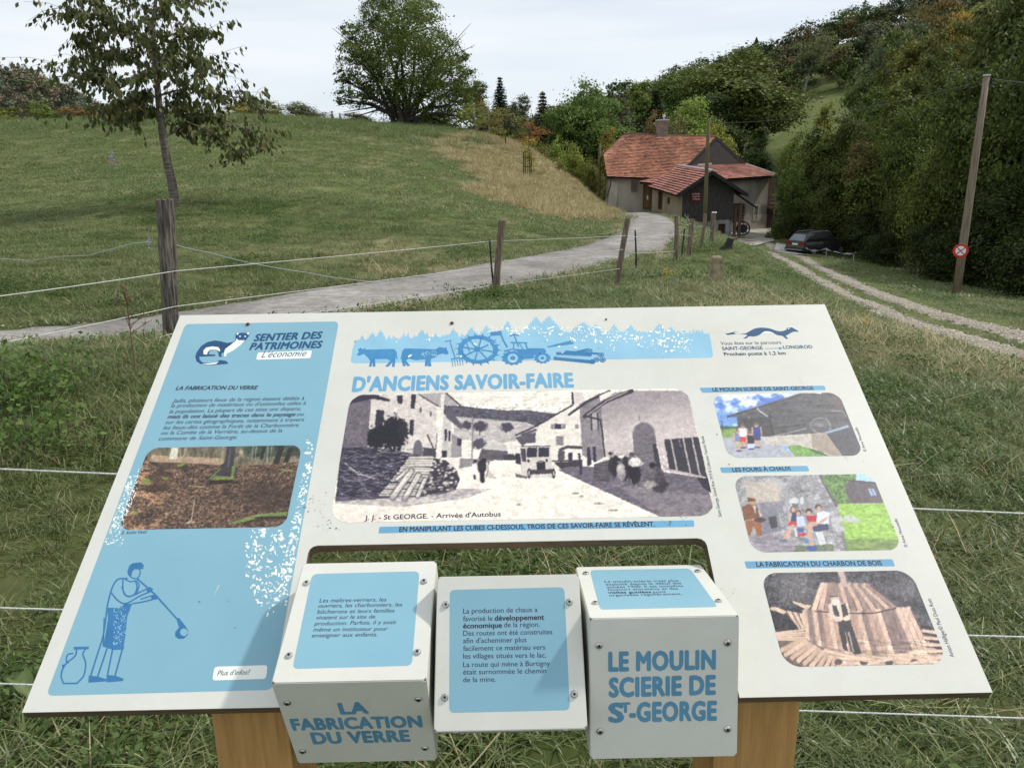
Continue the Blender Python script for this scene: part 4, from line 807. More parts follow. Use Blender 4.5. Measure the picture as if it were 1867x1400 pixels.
for x, y, r in ((1130, 590, 60), (1250, 580, 60), (1320, 600, 40), (1160, 680, 55), (1120, 640, 40)): p.ell(x, y, r, r*.6, (190, 190, 190), .9, .2, .4, int(x))
p.poly([(250, 760), (560, 740), (740, 830), (700, 910), (340, 910)], (142, 134, 142)); p.noise(.012, .05, .25, 66, p.y > 740); p.poly([(720, 850), (1090, 830), (1110, 900), (720, 910)], (92, 106, 76), .8); p.ell(700, 400, 50, 30, (206, 206, 206)); p.ell(780, 400, 20, 40, (200, 200, 200)); p.poly([(680, 425), (740, 430), (750, 470), (680, 470)], (100, 100, 104))
# carved figure
p.poly([(180, 460), (250, 430), (330, 450), (360, 560), (200, 600)], (120, 74, 54)); p.ell(285, 405, 36, 40, (176, 138, 104)); p.poly([(232, 362), (325, 390), (320, 400), (240, 410)], (92, 58, 46)); p.poly([(290, 450), (320, 450), (315, 540)], (200, 190, 176)); p.poly([(210, 600), (380, 600), (380, 745), (330, 755), (300, 640), (260, 750), (240, 740)], (146, 88, 58)); p.ell(360, 590, 60, 26, (70, 52, 50)); 
# family on the bench
sk = (206, 160, 140)
p.ell(690, 490, 28, 34, (110, 82, 70)); p.ell(692, 490, 18, 24, sk); p.poly([(672, 520), (730, 520), (735, 605), (668, 605)], (54, 66, 100)); p.line([(672, 530), (650, 620)], 18, sk); p.poly([(650, 610), (740, 600), (745, 640), (640, 650)], (196, 60, 66)); p.line([(690, 650), (640, 710), (600, 780)], 26, sk); p.line([(660, 700), (636, 785)], 22, sk); p.ell(595, 800, 46, 18, (96, 104, 124))
p.ell(742, 520, 26, 28, (100, 76, 64)); p.ell(742, 530, 18, 20, sk); p.poly([(720, 555), (795, 555), (825, 650), (735, 655)], (190, 204, 230)); p.poly([(735, 670), (800, 670), (800, 710), (745, 720)], (66, 90, 150)); p.ell(745, 740, 32, 16, (190, 50, 60))
p.ell(850, 505, 34, 28, (60, 46, 44)); p.ell(850, 520, 20, 18, sk); p.poly([(822, 545), (930, 545), (925, 610), (835, 610)], (180, 48, 56)); p.ell(795, 735, 26, 18, (190, 50, 60))
p.ell(942, 465, 30, 30, (76, 60, 56)); p.ell(948, 480, 22, 26, sk); p.poly([(930, 520), (1000, 500), (1050, 520), (1050, 640), (930, 620)], (216, 224, 238)); p.poly([(880, 640), (1040, 630), (1050, 690), (900, 710)], (60, 66, 96)); p.line([(1030, 570), (960, 620)], 24, sk); p.line([(920, 630), (820, 660)], 36, sk); p.line([(850, 690), (860, 760), (880, 840)], 34, sk); p.ell(880, 875, 54, 24, (58, 78, 150)); p.ell(830, 800, 22, 18, (70, 130, 190)); p.poly([(910, 710), (990, 710), (1020, 830), (960, 850)], (206, 206, 206)); p.poly([(700, 670), (720, 670), (740, 760), (715, 760)], (210, 210, 210))
p.mix(np.full(p.x.shape, .10), (220, 224, 224)); p.noise(.25, .25, .08, 67, None, 2)
p.build('kiln_photo', .021)

# --- charcoal stack photo
p = Paint([(1385, 1044), (1660, 1040), (1729, 1209), (1432, 1216)], 300); p.zoom(1370, 1020, 4.787)
p.C[:] = (72, 70, 76); p.noise(.02, .03, .5, 71); p.noise(.09, .11, .55, 72); p.ell(380, 240, 170, 150, (130, 124, 124), .6, .5, .6, 5); p.ell(1330, 250, 150, 80, (120, 114, 116), .5, .5, .6, 6); p.noise(.1, .1, .4, 73, p.y < 400)
p.poly([(160, 430), (480, 420), (480, 620), (190, 610)], (54, 52, 58)); p.noise(.05, .08, .5, 74, (p.y > 400) & (p.y < 620))
g = np.random.default_rng(8); pale = (222, 190, 166)
for k in range(9): p.line([(300+k*18, 450+k*3), (420+k*8, 590+g.random()*20)], 15, pale if k % 3 else (120, 104, 98))
for k in range(6): p.line([(170+k*12, 415+g.random()*30), (260+g.random()*40, 440+g.random()*40)], 16, pale); p.line([(370+k*20, 370+k*10), (470+k*8, 400+g.random()*30)], 16, pale)
p.poly([(610, 220), (1010, 215), (1280, 420), (1060, 465), (540, 440)], (196, 164, 146)); p.poly([(460, 450), (1060, 470), (1370, 430), (1560, 730), (1340, 810), (900, 830), (640, 780), (480, 690)], (176, 146, 132))
for k in range(13):
    t = k/12; a = (620+t*400, 218+12*g.random()); b = (545+t*720, 440+30*math.sin(t*3.1)-20*t); c = [(232, 200, 178), (206, 172, 152), (150, 126, 118)][int(g.random()*3)] if k < 8 else [(150, 128, 120), (206, 172, 152)][k % 2]; p.line([a, b], 46-6*t, c); p.line([(a[0]+20, a[1]), (b[0]+27, b[1])], 7, (72, 60, 62))
for k in range(22):
    t = k/21; a = (470+t*900, 455+20*math.sin(t*3.1)-24*t); b = (490+t*1050, 690+150*math.sin(t*2.6)+20*t); c = [(214, 182, 162), (184, 152, 136), (140, 118, 112), (226, 192, 170)][int(g.random()*4)]; p.line([a, b], 46, c); p.line([(a[0]+23, a[1]), (b[0]+26, b[1])], 6, (70, 58, 60))
p.noise(.05, .008, .15, 75, None, 3, .15); p.line([(560, 450), (820, 466), (1060, 468), (1260, 424)], 9, (70, 58, 58)); p.line([(780, 105), (820, 210)], 54, (190, 166, 160)); p.line([(806, 105), (844, 205)], 9, (110, 98, 98))
p.poly([(480, 700), (640, 790), (900, 840), (1340, 815), (1560, 740), (1700, 850), (1650, 905), (700, 930), (560, 860)], (206, 176, 154)); p.noise(.01, .1, .4, 76, p.y > 700, 3, .1)
p.poly([(200, 620), (470, 600), (470, 690), (230, 700)], (70, 62, 66)); p.poly([(230, 700), (480, 690), (700, 830), (700, 935), (320, 935)], (110, 92, 86))
for k in range(5): p.line([(210+k*6, 640+k*14), (470, 610+k*22)], 15, pale); p.line([(1500+k*14, 620+k*60), (1640+k*8, 640+k*52)], 26, pale); p.line([(1500+k*14, 640+k*60), (1640+k*8, 662+k*52)], 8, (56, 50, 54))
for k in range(9): a = (440+k*36, 700+k*22); b = (250+k*55, 800+k*26); p.line([a, b], 44, (216, 184, 160) if k % 2 else (198, 166, 146)); p.line([(a[0]+14, a[1]+20), (b[0]+14, b[1]+20)], 8, (70, 58, 60))
for k in range(8): p.ell(760+k*110, 890+10*g.random(), 34, 26, (206, 176, 156) if k % 2 else (60, 54, 58), .8)
for a, b in (((1040, 900), (1400, 830)), ((1390, 905), (1700, 850)), ((640, 790), (1000, 880))): p.line([a, b], 24, (222, 192, 170))
# collier
p.poly([(690, 380), (840, 380), (860, 500), (800, 530), (740, 520)], (224, 206, 190)); p.poly([(694, 390), (740, 390), (772, 500), (720, 490)], (72, 68, 72)); p.poly([(780, 390), (820, 380), (850, 480), (800, 505)], (72, 68, 72)); p.poly([(745, 520), (860, 520), (900, 640), (960, 820), (900, 830), (870, 800), (820, 620), (840, 800), (800, 780)], (66, 62, 66)); p.line([(850, 640), (890, 800)], 14, (170, 150, 140)); p.ell(728, 345, 38, 40, (206, 184, 168)); p.ell(735, 372, 40, 26, (232, 218, 204)); p.poly([(678, 312), (752, 312), (760, 326), (680, 326)], (92, 80, 80)); p.poly([(690, 300), (745, 296), (748, 316), (688, 316)], (150, 130, 122)); p.ell(760, 520, 36, 20, (226, 206, 190)); p.ell(830, 515, 30, 18, (226, 206, 190)); p.line([(690, 400), (700, 490), (750, 520)], 32, (216, 194, 178))
p.noise(.3, .3, .12, 77, None, 2); p.mix(np.full(p.x.shape, .06), (220, 224, 224))
p.build('charcoal_photo', .022)

# ================================================================== rotating cubes
CY, CZ, CS, CX_ = .87, EYE-.6085, .1785, (-.1883, -.0023, .1835)
PHI = (R(20.67), R(49.62), R(-9.16))
CUBE_LABELS = ('white cube beside the blue column, its front lettered LA FABRICATION DU VERRE', 'middle white cube, one blue text face about lime production turned to the viewer', 'white cube with its front lettered LE MOULIN SCIERIE DE ST-GEORGE')
axle_m = MB(); axle_m.tube([BO+EXB*CU0+FWB*(CY-BO[1])+UPZ*(CZ-BO[2])-EXB*.01, BO+EXB*CU1+FWB*(CY-BO[1])+UPZ*(CZ-BO[2])+EXB*.01], .011, 12)
axle_m.build('axle', M_steel, board, True)
for u in (CU0-.012, CU1+.012):
    m = MB(); c = BO+EXB*u+EYB*.075-PB.n*.035; m.box(c, (.012, .05, .03), (EXB, EYB, PB.n)); m.build('axle_bracket', M_core, board)
cubes = []
for i in range(3):
    c = EXB*CX_[i]+FWB*CY+UPZ*CZ; ph = PHI[i]; e1 = FWB*math.cos(ph)+UPZ*math.sin(ph); e2 = -FWB*math.sin(ph)+UPZ*math.cos(ph)
    cb = thing('rotating_cube', c, CUBE_LABELS[i], 'display cube', 'rotating cubes in the notch of the board'); cubes.append(cb); hs = CS/2; wx = .1795/2
    MB().box(c, (2*wx-.0022, CS-.0022, CS-.0022), (EXB, e1, e2)).build('core', M_core, cb)
    faces = {'top': (e2, EXB, e1, wx), 'front': (-e1, EXB, e2, wx), 'back': (e1, -EXB, e2, wx), 'under': (-e2, EXB, -e1, wx), 'side': (EXB, FWB*math.cos(ph)+UPZ*math.sin(ph), e2, hs), 'side2': (-EXB, -e1, e2, hs)}
    for fn, (nn, ax, ay, hw) in faces.items():
        off = (wx if 'side' in fn else hs); pl = Plane(c+nn*off, ax, ay)
        wv = hs; poly = rrect(-hw+.0011, -wv+.0011, hw-.0011, wv-.0011, .004, 4)
        fp = slab(pl, poly, -.0028, 0).build('face_plate', M_white, cb)
        if 'side' in fn: continue
        sc_pts = {(0, 'top'): [(559, 1063), (773, 1060), (527, 1195), (761, 1189)], (0, 'front'): [(524, 1280), (763, 1273), (552, 1368), (775, 1362)], (1, 'top'): [(813, 1102), (1038, 1097), (811, 1271), (1047, 1265)], (2, 'top'): [(1068, 1046), (1272, 1042), (1085, 1100), (1310, 1096)], (2, 'front'): [(1092, 1176), (1326, 1171), (1094, 1332), (1326, 1328)]}.get((i, fn))
        if sc_pts: uvs = [pl.uv(np.array(float(a)), np.array(float(b))) for a, b in sc_pts]
        else: uvs = [(-.066, -.055), (.066, -.055), (-.066, .055), (.066, .055)]
        for q in uvs:
            cc = pl.at(np.array(q[0]), np.array(q[1])); mm = MB(); mm.tube([cc, cc+nn*.0012, cc+nn*.0024, cc+nn*.0028], [.0044, .0044, .0034, .0022], 14); so = mm.build('screw', M_steel, cb, False)
            mm = MB(); mm.tube([cc+nn*.0028, cc+nn*.0031], .0017, 6); mm.build('hex_socket', M_hole, so)
    T_ = Plane(c+e2*hs, EXB, e1); F_ = Plane(c-e1*hs, EXB, e2)
    if i == 0:
        printpoly('blue_field', [roundpoly([(569, 1046), (765, 1041), (751, 1213), (533, 1219)], 11)], M_blue, HP, T_, cb)
        lines('face_text', [('Les maîtres-verriers, les', (582, 1098), (704, 1096)), ('ouvriers, les charbonniers, les', (580, 1107.5), (733, 1105)), ('bûcherons et leurs familles', (578, 1118.5), (719, 1116)), ('vivaient sur le site de', (576, 1129), (684, 1127)), ('production. Parfois, il y avait', (573, 1140), (722, 1137)), ('même un instituteur pour', (571, 1151), (707, 1149)), ('enseigner aux enfants.', (568, 1161.5), (688, 1159.5))], M_dark, 7.2, .006, .12, HP*2, T_, cb)
        lines('face_lettering', [('LA', (623, 1301), (671, 1299)), ('FABRICATION', (536, 1330), (769, 1324)), ('DU VERRE', (573, 1355), (747, 1350))], M_cubeb, 19.5, .056, 0, HP*2, F_, cb, 1.08)
    if i == 1:
        printpoly('blue_field', [roundpoly([(820, 1075), (1029, 1070), (1039, 1294), (819, 1299)], 10)], M_blue, HP, T_, cb)
        rows = [('La production de chaux a', (844.5, 1118), (980, 1115)), ('favorisé le', (844.5, 1132), (898, 1131)), ('de la région.', (919, 1143), (984, 1142)), ('Des routes ont été construites', (844.5, 1158.5), (1007, 1155.5)), ("afin d'acheminer plus", (844.5, 1172), (960, 1170)), ('facilement ce matériau vers', (844.5, 1186), (994, 1183.5)), ('les villages situés vers le lac.', (844.5, 1200), (996, 1198)), ('La route qui mène à Burtigny', (844.5, 1215.5), (1003, 1213)), ('était surnommée le chemin', (844.5, 1229), (996, 1226.5)), ('de la mine.', (844.5, 1243), (904, 1242))]
        lines('face_text', rows, M_dark, 9.2, .005, 0, HP*2, T_, cb)
        lines('face_text_bold', [('développement', (902, 1131), (992, 1129)), ('économique', (844.5, 1145), (915, 1143.5))], M_dark, 9.2, .026, 0, HP*2, T_, cb)
    if i == 2:
        printpoly('blue_field', [roundpoly([(1075, 1039), (1258, 1036), (1309, 1106), (1094, 1111)], 8)], M_blue, HP, T_, cb)
        lines('face_text', [("Le moulin-scierie n'est plus", (1103, 1062), (1238, 1060)), ('exploité depuis le début des', (1105, 1067), (1243, 1064.5)), ('années 1960. Il est toutefois', (1107, 1072), (1246, 1069.5)), ('toujours entretenu et des', (1108, 1076.5), (1237, 1074.5)), ('sont', (1191, 1080.7), (1215, 1080.2)), ('organisées régulièrement.', (1111, 1087), (1244, 1084))], M_dark, 3.9, .006, 0, HP*2, T_, cb)
        lines('face_text_bold', [('visites guidées', (1109, 1081.8), (1188, 1080.7))], M_dark, 3.9, .024, 0, HP*2, T_, cb)
        lines('face_lettering', [('LE MOULIN', (1111, 1222), (1303, 1218)), ('SCIERIE DE', (1112, 1269), (1303, 1264)), ('S', (1112, 1315), (1135, 1314.5)), ('T', (1133, 1298), (1148, 1297.5), 17), ('-GEORGE', (1149, 1314), (1305, 1311))], M_cubeb, 32.5, .056, 0, HP*2, F_, cb, 1.08)

# ================================================================== mill house
M_render_wall = pmat('old_grey_render', lin((162, 154, 141)), lin((138, 131, 121)), .95, .9, (1, 1, .5), 6, .3, 20)
M_render_warm = pmat('warm_render', lin((172, 160, 136)), lin((148, 137, 116)), .95, .9, (1, 1, .5), 6, .3, 20)
M_plinth = pmat('pale_plinth', lin((176, 168, 154)), lin((150, 143, 132)), .95, 1.1, (1, 1, .6), 6)
M_stone = pmat('grey_stone', lin((140, 140, 140)), lin((112, 112, 114)), .9, 3)
M_tile = island_mat('clay_tiles', [lin(c) for c in ((168, 116, 96), (186, 126, 100), (154, 112, 96), (198, 138, 110), (176, 120, 98), (138, 104, 92), (188, 132, 104))], .85, .2, nscale=.55)
M_tile2 = island_mat('faded_clay_tiles', [lin(c) for c in ((172, 120, 108), (182, 128, 114), (160, 112, 102), (190, 136, 122))], .85, .2, nscale=.5)
M_board = pmat('weathered_boards', (.080, .072, .066), (.036, .032, .031), .85, 5, (6, 6, .5), 6, .5, 12)
M_fascia = pmat('blackened_bargeboard', (.030, .029, .030), (.018, .017, .018), .8, 6)
M_zinc = pmat('zinc_flashing', lin((196, 196, 196)), lin((170, 172, 174)), .5, 4, metal=0)
M_chim = pmat('chimney_render', lin((134, 120, 108)), lin((110, 98, 90)), .95, 3)
M_door = pmat('brown_door', lin((128, 104, 72)), lin((104, 84, 58)), .8, 3, (6, 6, .6))
M_reddoor = pmat('dark_red_door', lin((74, 36, 34)), lin((50, 26, 26)), .8, 3)
M_brownwood = pmat('brown_timber', lin((104, 82, 66)), lin((76, 60, 50)), .85, 5, (5, 5, .8))
M_glass = pmat('dark_glass', (.02, .022, .025), (.035, .036, .04), .12, 2, spec=.5)
M_wood = pmat('cut_firewood', lin((170, 150, 124)), lin((70, 60, 52)), .9, 14)

def W(px, py, D): return wp(px, py, D)
def tiles(m, BL, BR, TRp, TLp, rows, tw, th=.035):
    """rows of single lapped tiles over a quad"""
    BL, BR, TRp, TLp = map(np.asarray, (BL, BR, TRp, TLp)); n = norm(np.cross(BR-BL, TLp-BL)); n = n if n[2] > 0 else -n
    P = lambda s, t: (BL*(1-s)+BR*s)*(1-t)+(TLp*(1-s)+TRp*s)*t
    rg = np.random.default_rng(int(abs(BL[0]*100)))
    for i in range(rows):
        t0, t1 = i/rows, min(1, (i+1.28)/rows); wd = np.linalg.norm(P(1, t0)-P(0, t0)); k = max(1, int(wd/tw))
        for j in range(k):
            s0, s1 = (j+.02)/k, (j+.98)/k; l = th*1.9*(.8+.5*rg.random())
            a, b, c, d = P(s0, t0)+n*(l+.012), P(s1, t0)+n*(l+.012), P(s1, t1)+n*.006, P(s0, t1)+n*.006
            m.add([a, b, c, d, a-n*.03, b-n*.03], [(0, 1, 2, 3), (4, 5, 1, 0)])
def slab_roof(name, BL, BR, TRp, TLp, rows, tw, mat, parent, thick=.14, th=.035, drop=0.0):
    m = MB(); tiles(m, BL, BR, TRp, TLp, rows, tw, th); o = m.build(name, mat, parent)
    BL, BR, TRp, TLp = map(np.asarray, (BL, BR, TRp, TLp)); n = norm(np.cross(BR-BL, TLp-BL)); n = n if n[2] > 0 else -n
    m = MB(); m.prism([BL-n*drop*.2, BR-n*drop*.2, TRp-n*drop, TLp-n*drop], -n*thick); m.build('roof_edge', M_fascia, o); return o
def wallpoly(name, pts, mat, parent, off): m = MB(); m.prism(pts, off); return m.build(name, mat, parent)
def z_(p, z): return np.array([p[0], p[1], z])
EL, ER = W(1107, 322.5, 67), W(1236, 327, 67)
R0, R1 = W(1138, 245, 71.2), W(1305, 250, 71)
VL = W(1100, 282, 69.4)
house = thing('mill_house', z_((EL+ER)/2, h1(12, 68)-.2), 'old rendered mill house with red tiled roof and chimney at the road bend', 'house')
# walls of the long wing
fl = W(1112, 323, 67.6); fr = W(1242, 327, 67.4); zg = -4.6
fl_b = W(1104, 384, 67.3)
bk = np.array([.10, .995, 0])*7.4
wallpoly('wall', [z_(fl_b, -1.6), z_(fr, -1.6), z_(fr, fr[2]+.1), z_(fl, fl[2]+.1)], M_render_wall, house, bk)
GA, GC = W(1250, 303, 67.9), W(1358, 300, 74)   # gable feet
slab_roof('roof', EL, ER, R1, R0, 30, .22, M_tile, house)
# half-hip and left verge of the front slope
m = MB(); tiles(m, EL+np.array([-.0, 0, 0]), EL+np.array([.02, 0, .0]), R0, VL, 1, .3); 
m = MB(); m.add([EL, R0+np.array([0, 0, .05]), VL], [(0, 1, 2)]); 
nrm = norm(np.cross(ER-EL, R0-EL)); nrm = nrm if nrm[2] > 0 else -nrm
tm = MB()
for i in range(26):
    t0, t1 = i/26, min(1, (i+1.25)/26)
    def Lf(t):   # left verge point
        zt = EL[2]+(R0[2]-EL[2])*t; zv = (VL[2]-EL[2])/(R0[2]-EL[2])
        return EL+(VL-EL)*min(1, t/zv) if t < zv else VL+(R0-VL)*((t-zv)/(1-zv))
    Rf = lambda t: EL+(R0-EL)*t
    a0, b0, a1, b1 = Lf(t0), Rf(t0), Lf(t1), Rf(t1); k = max(1, int(np.linalg.norm(b0-a0)/.3))
    for j in range(k):
        s0, s1 = j/k, (j+.97)/k; tm.add([a0+(b0-a0)*s0+nrm*.045, a0+(b0-a0)*s1+nrm*.045, a1+(b1-a1)*s1+nrm*.006, a1+(b1-a1)*s0+nrm*.006], [(0, 1, 2, 3)])
tm.build('roof', M_tile, house)
# rear slope and half-hip face
rb0, rb1 = R0+bk*.62+np.array([0, 0, -3.5]), R1+np.array([3.6, 5.6, -3.4])
m = MB(); tiles(m, rb1, rb0, R0, R1, 14, .8); VB = VL+np.array([.6, 4.4, 0]); tiles(m, VL, VB, R0+np.array([.02, .1, 0]), R0, 8, .4); m.build('rear_roof', M_tile, house)
m = MB(); m.prism([EL+np.array([.3, .3, -.2]), VL+np.array([.3, .2, -.15]), VB+np.array([.3, 0, -.15]), z_(EL+bk, EL[2]-.2)], np.array([.2, 0, 0])); m.build('left_gable', M_board, house)
m = MB(); m.tube([R0+np.array([0, 0, .03]), (R0+R1)/2+np.array([0, 0, .0]), R1+np.array([0, 0, .04])], .09, 8); m.tube([R0, VL], .05, 6); m.build('ridge', pmat('ridge_tiles', lin((120, 84, 76)), lin((96, 78, 74)), .9, 2), house)
# chimney
cb_ = W(1208, 249, 71); m = MB(); m.box(cb_+np.array([0, .3, .35]), (.95, .8, 2.0)); ch = m.build('chimney', M_chim, house)
m = MB(); m.box(cb_+np.array([0, .3, 1.38]), (1.08, .95, .09)); m.build('chimney_cap', M_zinc, ch)
m = MB(); m.tube([cb_+np.array([.12, .3, 1.4]), cb_+np.array([.12, .3, 1.62]), cb_+np.array([.12, .3, 1.66]), cb_+np.array([.12, .3, 1.9])], [.07, .07, .16, .10], 10); m.build('chimney_cowl', M_zinc, ch)
m = MB(); m.prism([cb_+np.array([-.9, -.28, -.42]), cb_+np.array([.45, -.28, -.42]), cb_+np.array([.62, -.12, -.16]), cb_+np.array([-.5, -.12, -.12])], np.array([0, -.05, .06])); m.build('flashing', M_zinc, ch)
# big gable wall, boards, barge boards
gd = norm(GC-GA); gn = np.array([gd[1], -gd[0], 0]); gn = gn if gn[1] < 0 else -gn; gn = norm(gn)
# corner posts of the lower wall
D3 = 3.0
wl = z_(GA+gn*1.4, 0); wr = z_(W(1402, 325, 71.6), 0)
wd = norm(wr-wl); wn = norm(np.array([wd[1], -wd[0], 0])); wn = wn if wn[1] < 0 else -wn
ztop = 1.62
wallpoly('wall', [z_(wl, -1.9), z_(wr, -1.9), z_(wr, ztop), z_(wl, ztop)], M_render_wall, house, -wn*4.2)
wallpoly('plinth', [z_(wl+wn*.06, -5), z_(wr+wn*.06, -5), z_(wr+wn*.06, -1.9), z_(wl+wn*.06, -1.9)], M_plinth, house, -wn*4.2)
m = MB(); m.prism([GA+gn*.05+np.array([0, 0, -.4]), GC+gn*.05+np.array([0, 0, -.4]), R1-gn*.25+np.array([0, 0, -.25])], -gn*.2); gw = m.build('gable_wall', M_board, house)
for k in range(7):
    t0 = k/7; a = GA*(1-t0)+R1*t0; b = GC*(1-t0)+R1*t0
    if np.linalg.norm(b-a) > .5: m = MB(); m.box((a+b)/2+gn*.10, (np.linalg.norm(b-a)*.98, .045, .34), (norm(b-a), gn, UPZ)); m.build('board', M_board, gw)
def bargeboard(a, b, w=.30, t=.08, off=.55):
    a = a+gn*off; b = b+gn*off; d = norm(b-a); u = norm(np.cross(gn, d)); u = u if u[2] > 0 else -u
    m = MB(); m.box((a+b)/2-u*w*.45, (np.linalg.norm(b-a), t, w), (d, gn, u)); m.build('bargeboard', M_fascia, house)
bargeboard(GA, R1, off=.12); bargeboard(GC, R1, off=.12)
m = MB(); tiles(m, GC+gn*.1, GC-gn*5, R1-gn*5, R1+gn*.1, 12, .8); m.build('rear_roof', M_tile, house)
# skirt roof below the gable
SR = W(1418, 320.5, 71.2); SL = W(1262, 331, 66.0)
slab_roof('skirt_roof', SL, SR, GC+np.array([0, 0, .05]), GA+np.array([0, 0, .05]), 12, .28, M_tile2, house, .12, .035, .6)
m = MB(); m.tube([GC+np.array([0, 0, .1]), SR+np.array([0, 0, .1])], .06, 6); m.build('hip_flashing', M_zinc, house)
m = MB(); a, b = W(1271, 301, 67.5), W(1296, 299, 68.6); m.box((a+b)/2+np.array([0, -.2, 0]), (np.linalg.norm(b-a), .05, .13), (norm(b-a), gn, UPZ)); m.build('flashing', M_zinc, house)
def onwall(px, py, P0, n): 
    d = ray(np.array(px), np.array(py)); t = ((P0-CAM)@n)/(d@n); return CAM+d*t
def opening(name, px0, py0, px1, py1, P0, n, along, frame_mat, fill_mat, parent, fw=.10, panes=(2, 3), proud=.05):
    a, b = onwall(px0, py1, P0, n), onwall(px1, py0, P0, n); w = abs((b-a)@along); h = b[2]-a[2]; c = (a+b)/2
    m = MB()
    for s in (-1, 1): m.box(c+along*s*(w/2+fw/2)+n*proud/2, (fw, proud+.1, h+2*fw), (along, n, UPZ)); m.box(c+UPZ*s*(h/2+fw/2)+n*(proud/2-.003), (w-.004, proud+.1, fw), (along, n, UPZ))
    o = m.build(name, frame_mat, parent)
    m = MB(); m.box(c-n*.06+n*.08, (w, .03, h), (along, n, UPZ)); m.build('pane' if panes else 'leaf', fill_mat, o)
    if panes:
        m = MB()
        for i in range(1, panes[0]): m.box(c+along*(i/panes[0]-.5)*w+n*.05, (.05, .05, h), (along, n, UPZ))
        for i in range(1, panes[1]): m.box(c+UPZ*(i/panes[1]-.5)*h+n*.047, (w, .046, .04), (along, n, UPZ))
        m.build('glazing_bar', M_plinth if frame_mat is not M_brownwood else M_brownwood, o)
    return o
opening('window', 1373.5, 376, 1381, 400, wl, wn, wd, M_plinth, M_glass, house, .14)
fn = norm(np.array([(fr-fl_b)[1], -(fr-fl_b)[0], 0])); fn = fn if fn[1] < 0 else -fn; fd = norm(z_(fr-fl_b, 0))
opening('window', 1152, 330.5, 1160, 347.5, fl_b, fn, fd, M_brownwood, M_glass, house, .05, (2, 2))
opening('door', 1173.5, 337, 1187.5, 379, fl_b, fn, fd, M_brownwood, M_door, house, .08, None)
m = MB(); c = onwall(1180, 360.5, fl_b, fn)+fn*.14; m.box(c, (.12, .02, .34), (fd, fn, UPZ)); m.build('notice', M_whitep, house)
# rain pipe, corner buttress
m = MB(); c0 = W(1110, 326, 66.9); m.tube([c0, c0+np.array([.18, 0, -.25]), W(1113, 340, 67.0), W(1110, 347, 67.1), W(1106.5, 360, 67.0)], .05, 7); m.build('downpipe', M_fascia, house)
bp_ = [z_(fl_b+fn*.35+fd*.0, -1.8), z_(fl_b+fd*.8+fn*.35, -1.8), z_(fl_b+fd*.75-fn*.1, -1.8), z_(fl_b-fd*.05-fn*.3, -1.8)]
m = MB(); m.hexa(bp_, [z_(fl+fn*.03+fd*.1, 1.3), z_(fl+fd*.75+fn*.03, 1.3), z_(fl+fd*.7-fn*.3, 1.3), z_(fl+fd*.1-fn*.3, 1.3)]); m.build('buttress', M_plinth, house)
# recess and balcony on the right corner
m = MB(); a = z_(wr, 0); m.box(a+wd*.55-wn*1.6+UPZ*(-1.7), (1.0, 3.0, 6.4), (wd, wn, UPZ)); m.build('side_wing', M_brownwood, house)
m = MB(); m.box(a+wd*.75+wn*.1+UPZ*(-1.35), (1.5, .5, .16), (wd, wn, UPZ)); bal = m.build('balcony', M_brownwood, house)
for k in range(3): m = MB(); m.box(a+wd*.8+wn*.2+UPZ*(-.9+.36*k), (1.3, .06, .13), (wd, wn, UPZ)); m.build('balcony_rail', M_wood, bal)
m = MB(); m.tube([a+wd*1.0+wn*.25+UPZ*-4.6, a+wd*1.0+wn*.25+UPZ*-1.4], .09, 8); m.build('balcony_post', M_brownwood, house)

# ------------------------------------------------------------------ wooden shed in front of the mill
AP = W(1297, 313, 60.3); LE = W(1232, 356.5, 60.0); RE = W(1362, 355.5, 61.0)
BA = W(1237, 303, 67.2); BLE = W(1181, 340.5, 66.3)
shed = thing('wooden_shed', z_((LE+RE)/2, h1(15.5, 61)), 'dark boarded shed with tiled roof, red sign and lean-to, built against the mill house', 'shed')
s_l, s_r = W(1245, 400, 60.5), W(1337, 400, 61.3); sd_ = norm(z_(s_r-s_l, 0)); sn = np.array([sd_[1], -sd_[0], 0]); sn = sn if sn[1] < 0 else -sn
zb = onwall(1290, 403, s_l, sn)[2]
slx, srx = onwall(1245, 370, s_l, sn), onwall(1337, 370, s_l, sn)
apx = onwall(1297, 317, s_l, sn)
ea = onwall(1245, 352, s_l, sn)[2]; eb = onwall(1337, 345, s_l, sn)[2]
bw = MB(); bw.prism([z_(slx, zb), z_(srx, zb), z_(srx, eb-.05), z_(apx, apx[2]-.1), z_(slx, ea-.05)], -sn*.12); fw_ = bw.build('board_wall', M_board, shed)
nb = 22
for k in range(nb):
    t = (k+.5)/nb; p0 = slx*(1-t)+srx*t; tx = (apx-slx)@sd_/((srx-slx)@sd_)
    top_ = (ea+(apx[2]-ea)*t/tx) if t < tx else (apx[2]+(eb-apx[2])*(t-tx)/(1-tx)); w = np.linalg.norm(srx-slx)/nb*.93
    zt = top_-.22; c = z_(p0, (zb-.05*(k % 3)+zt)/2)+sn*(.015+.012*(k % 2)); m = MB(); m.box(c, (w, .03, zt-zb), (sd_, sn, UPZ)); m.build('board', M_board, fw_)
m = MB(); yb_ = z_(apx, onwall(1297, 338, s_l, sn)[2]); m.box(z_((slx+srx)/2+sn*.05, yb_[2]), (np.linalg.norm(srx-slx)*.86, .05, .07), (sd_, sn, UPZ)); m.build('rail', M_board, shed)
m = MB(); m.prism([z_(slx, -5), z_(srx, -5), z_(srx, zb-.004), z_(slx, zb-.004)], -sn*4.5); m.build('stone_base', M_stone, shed)
sbk = norm(z_(BA-AP, 0))
m = MB(); side = onwall(1188, 360, s_l, sn)
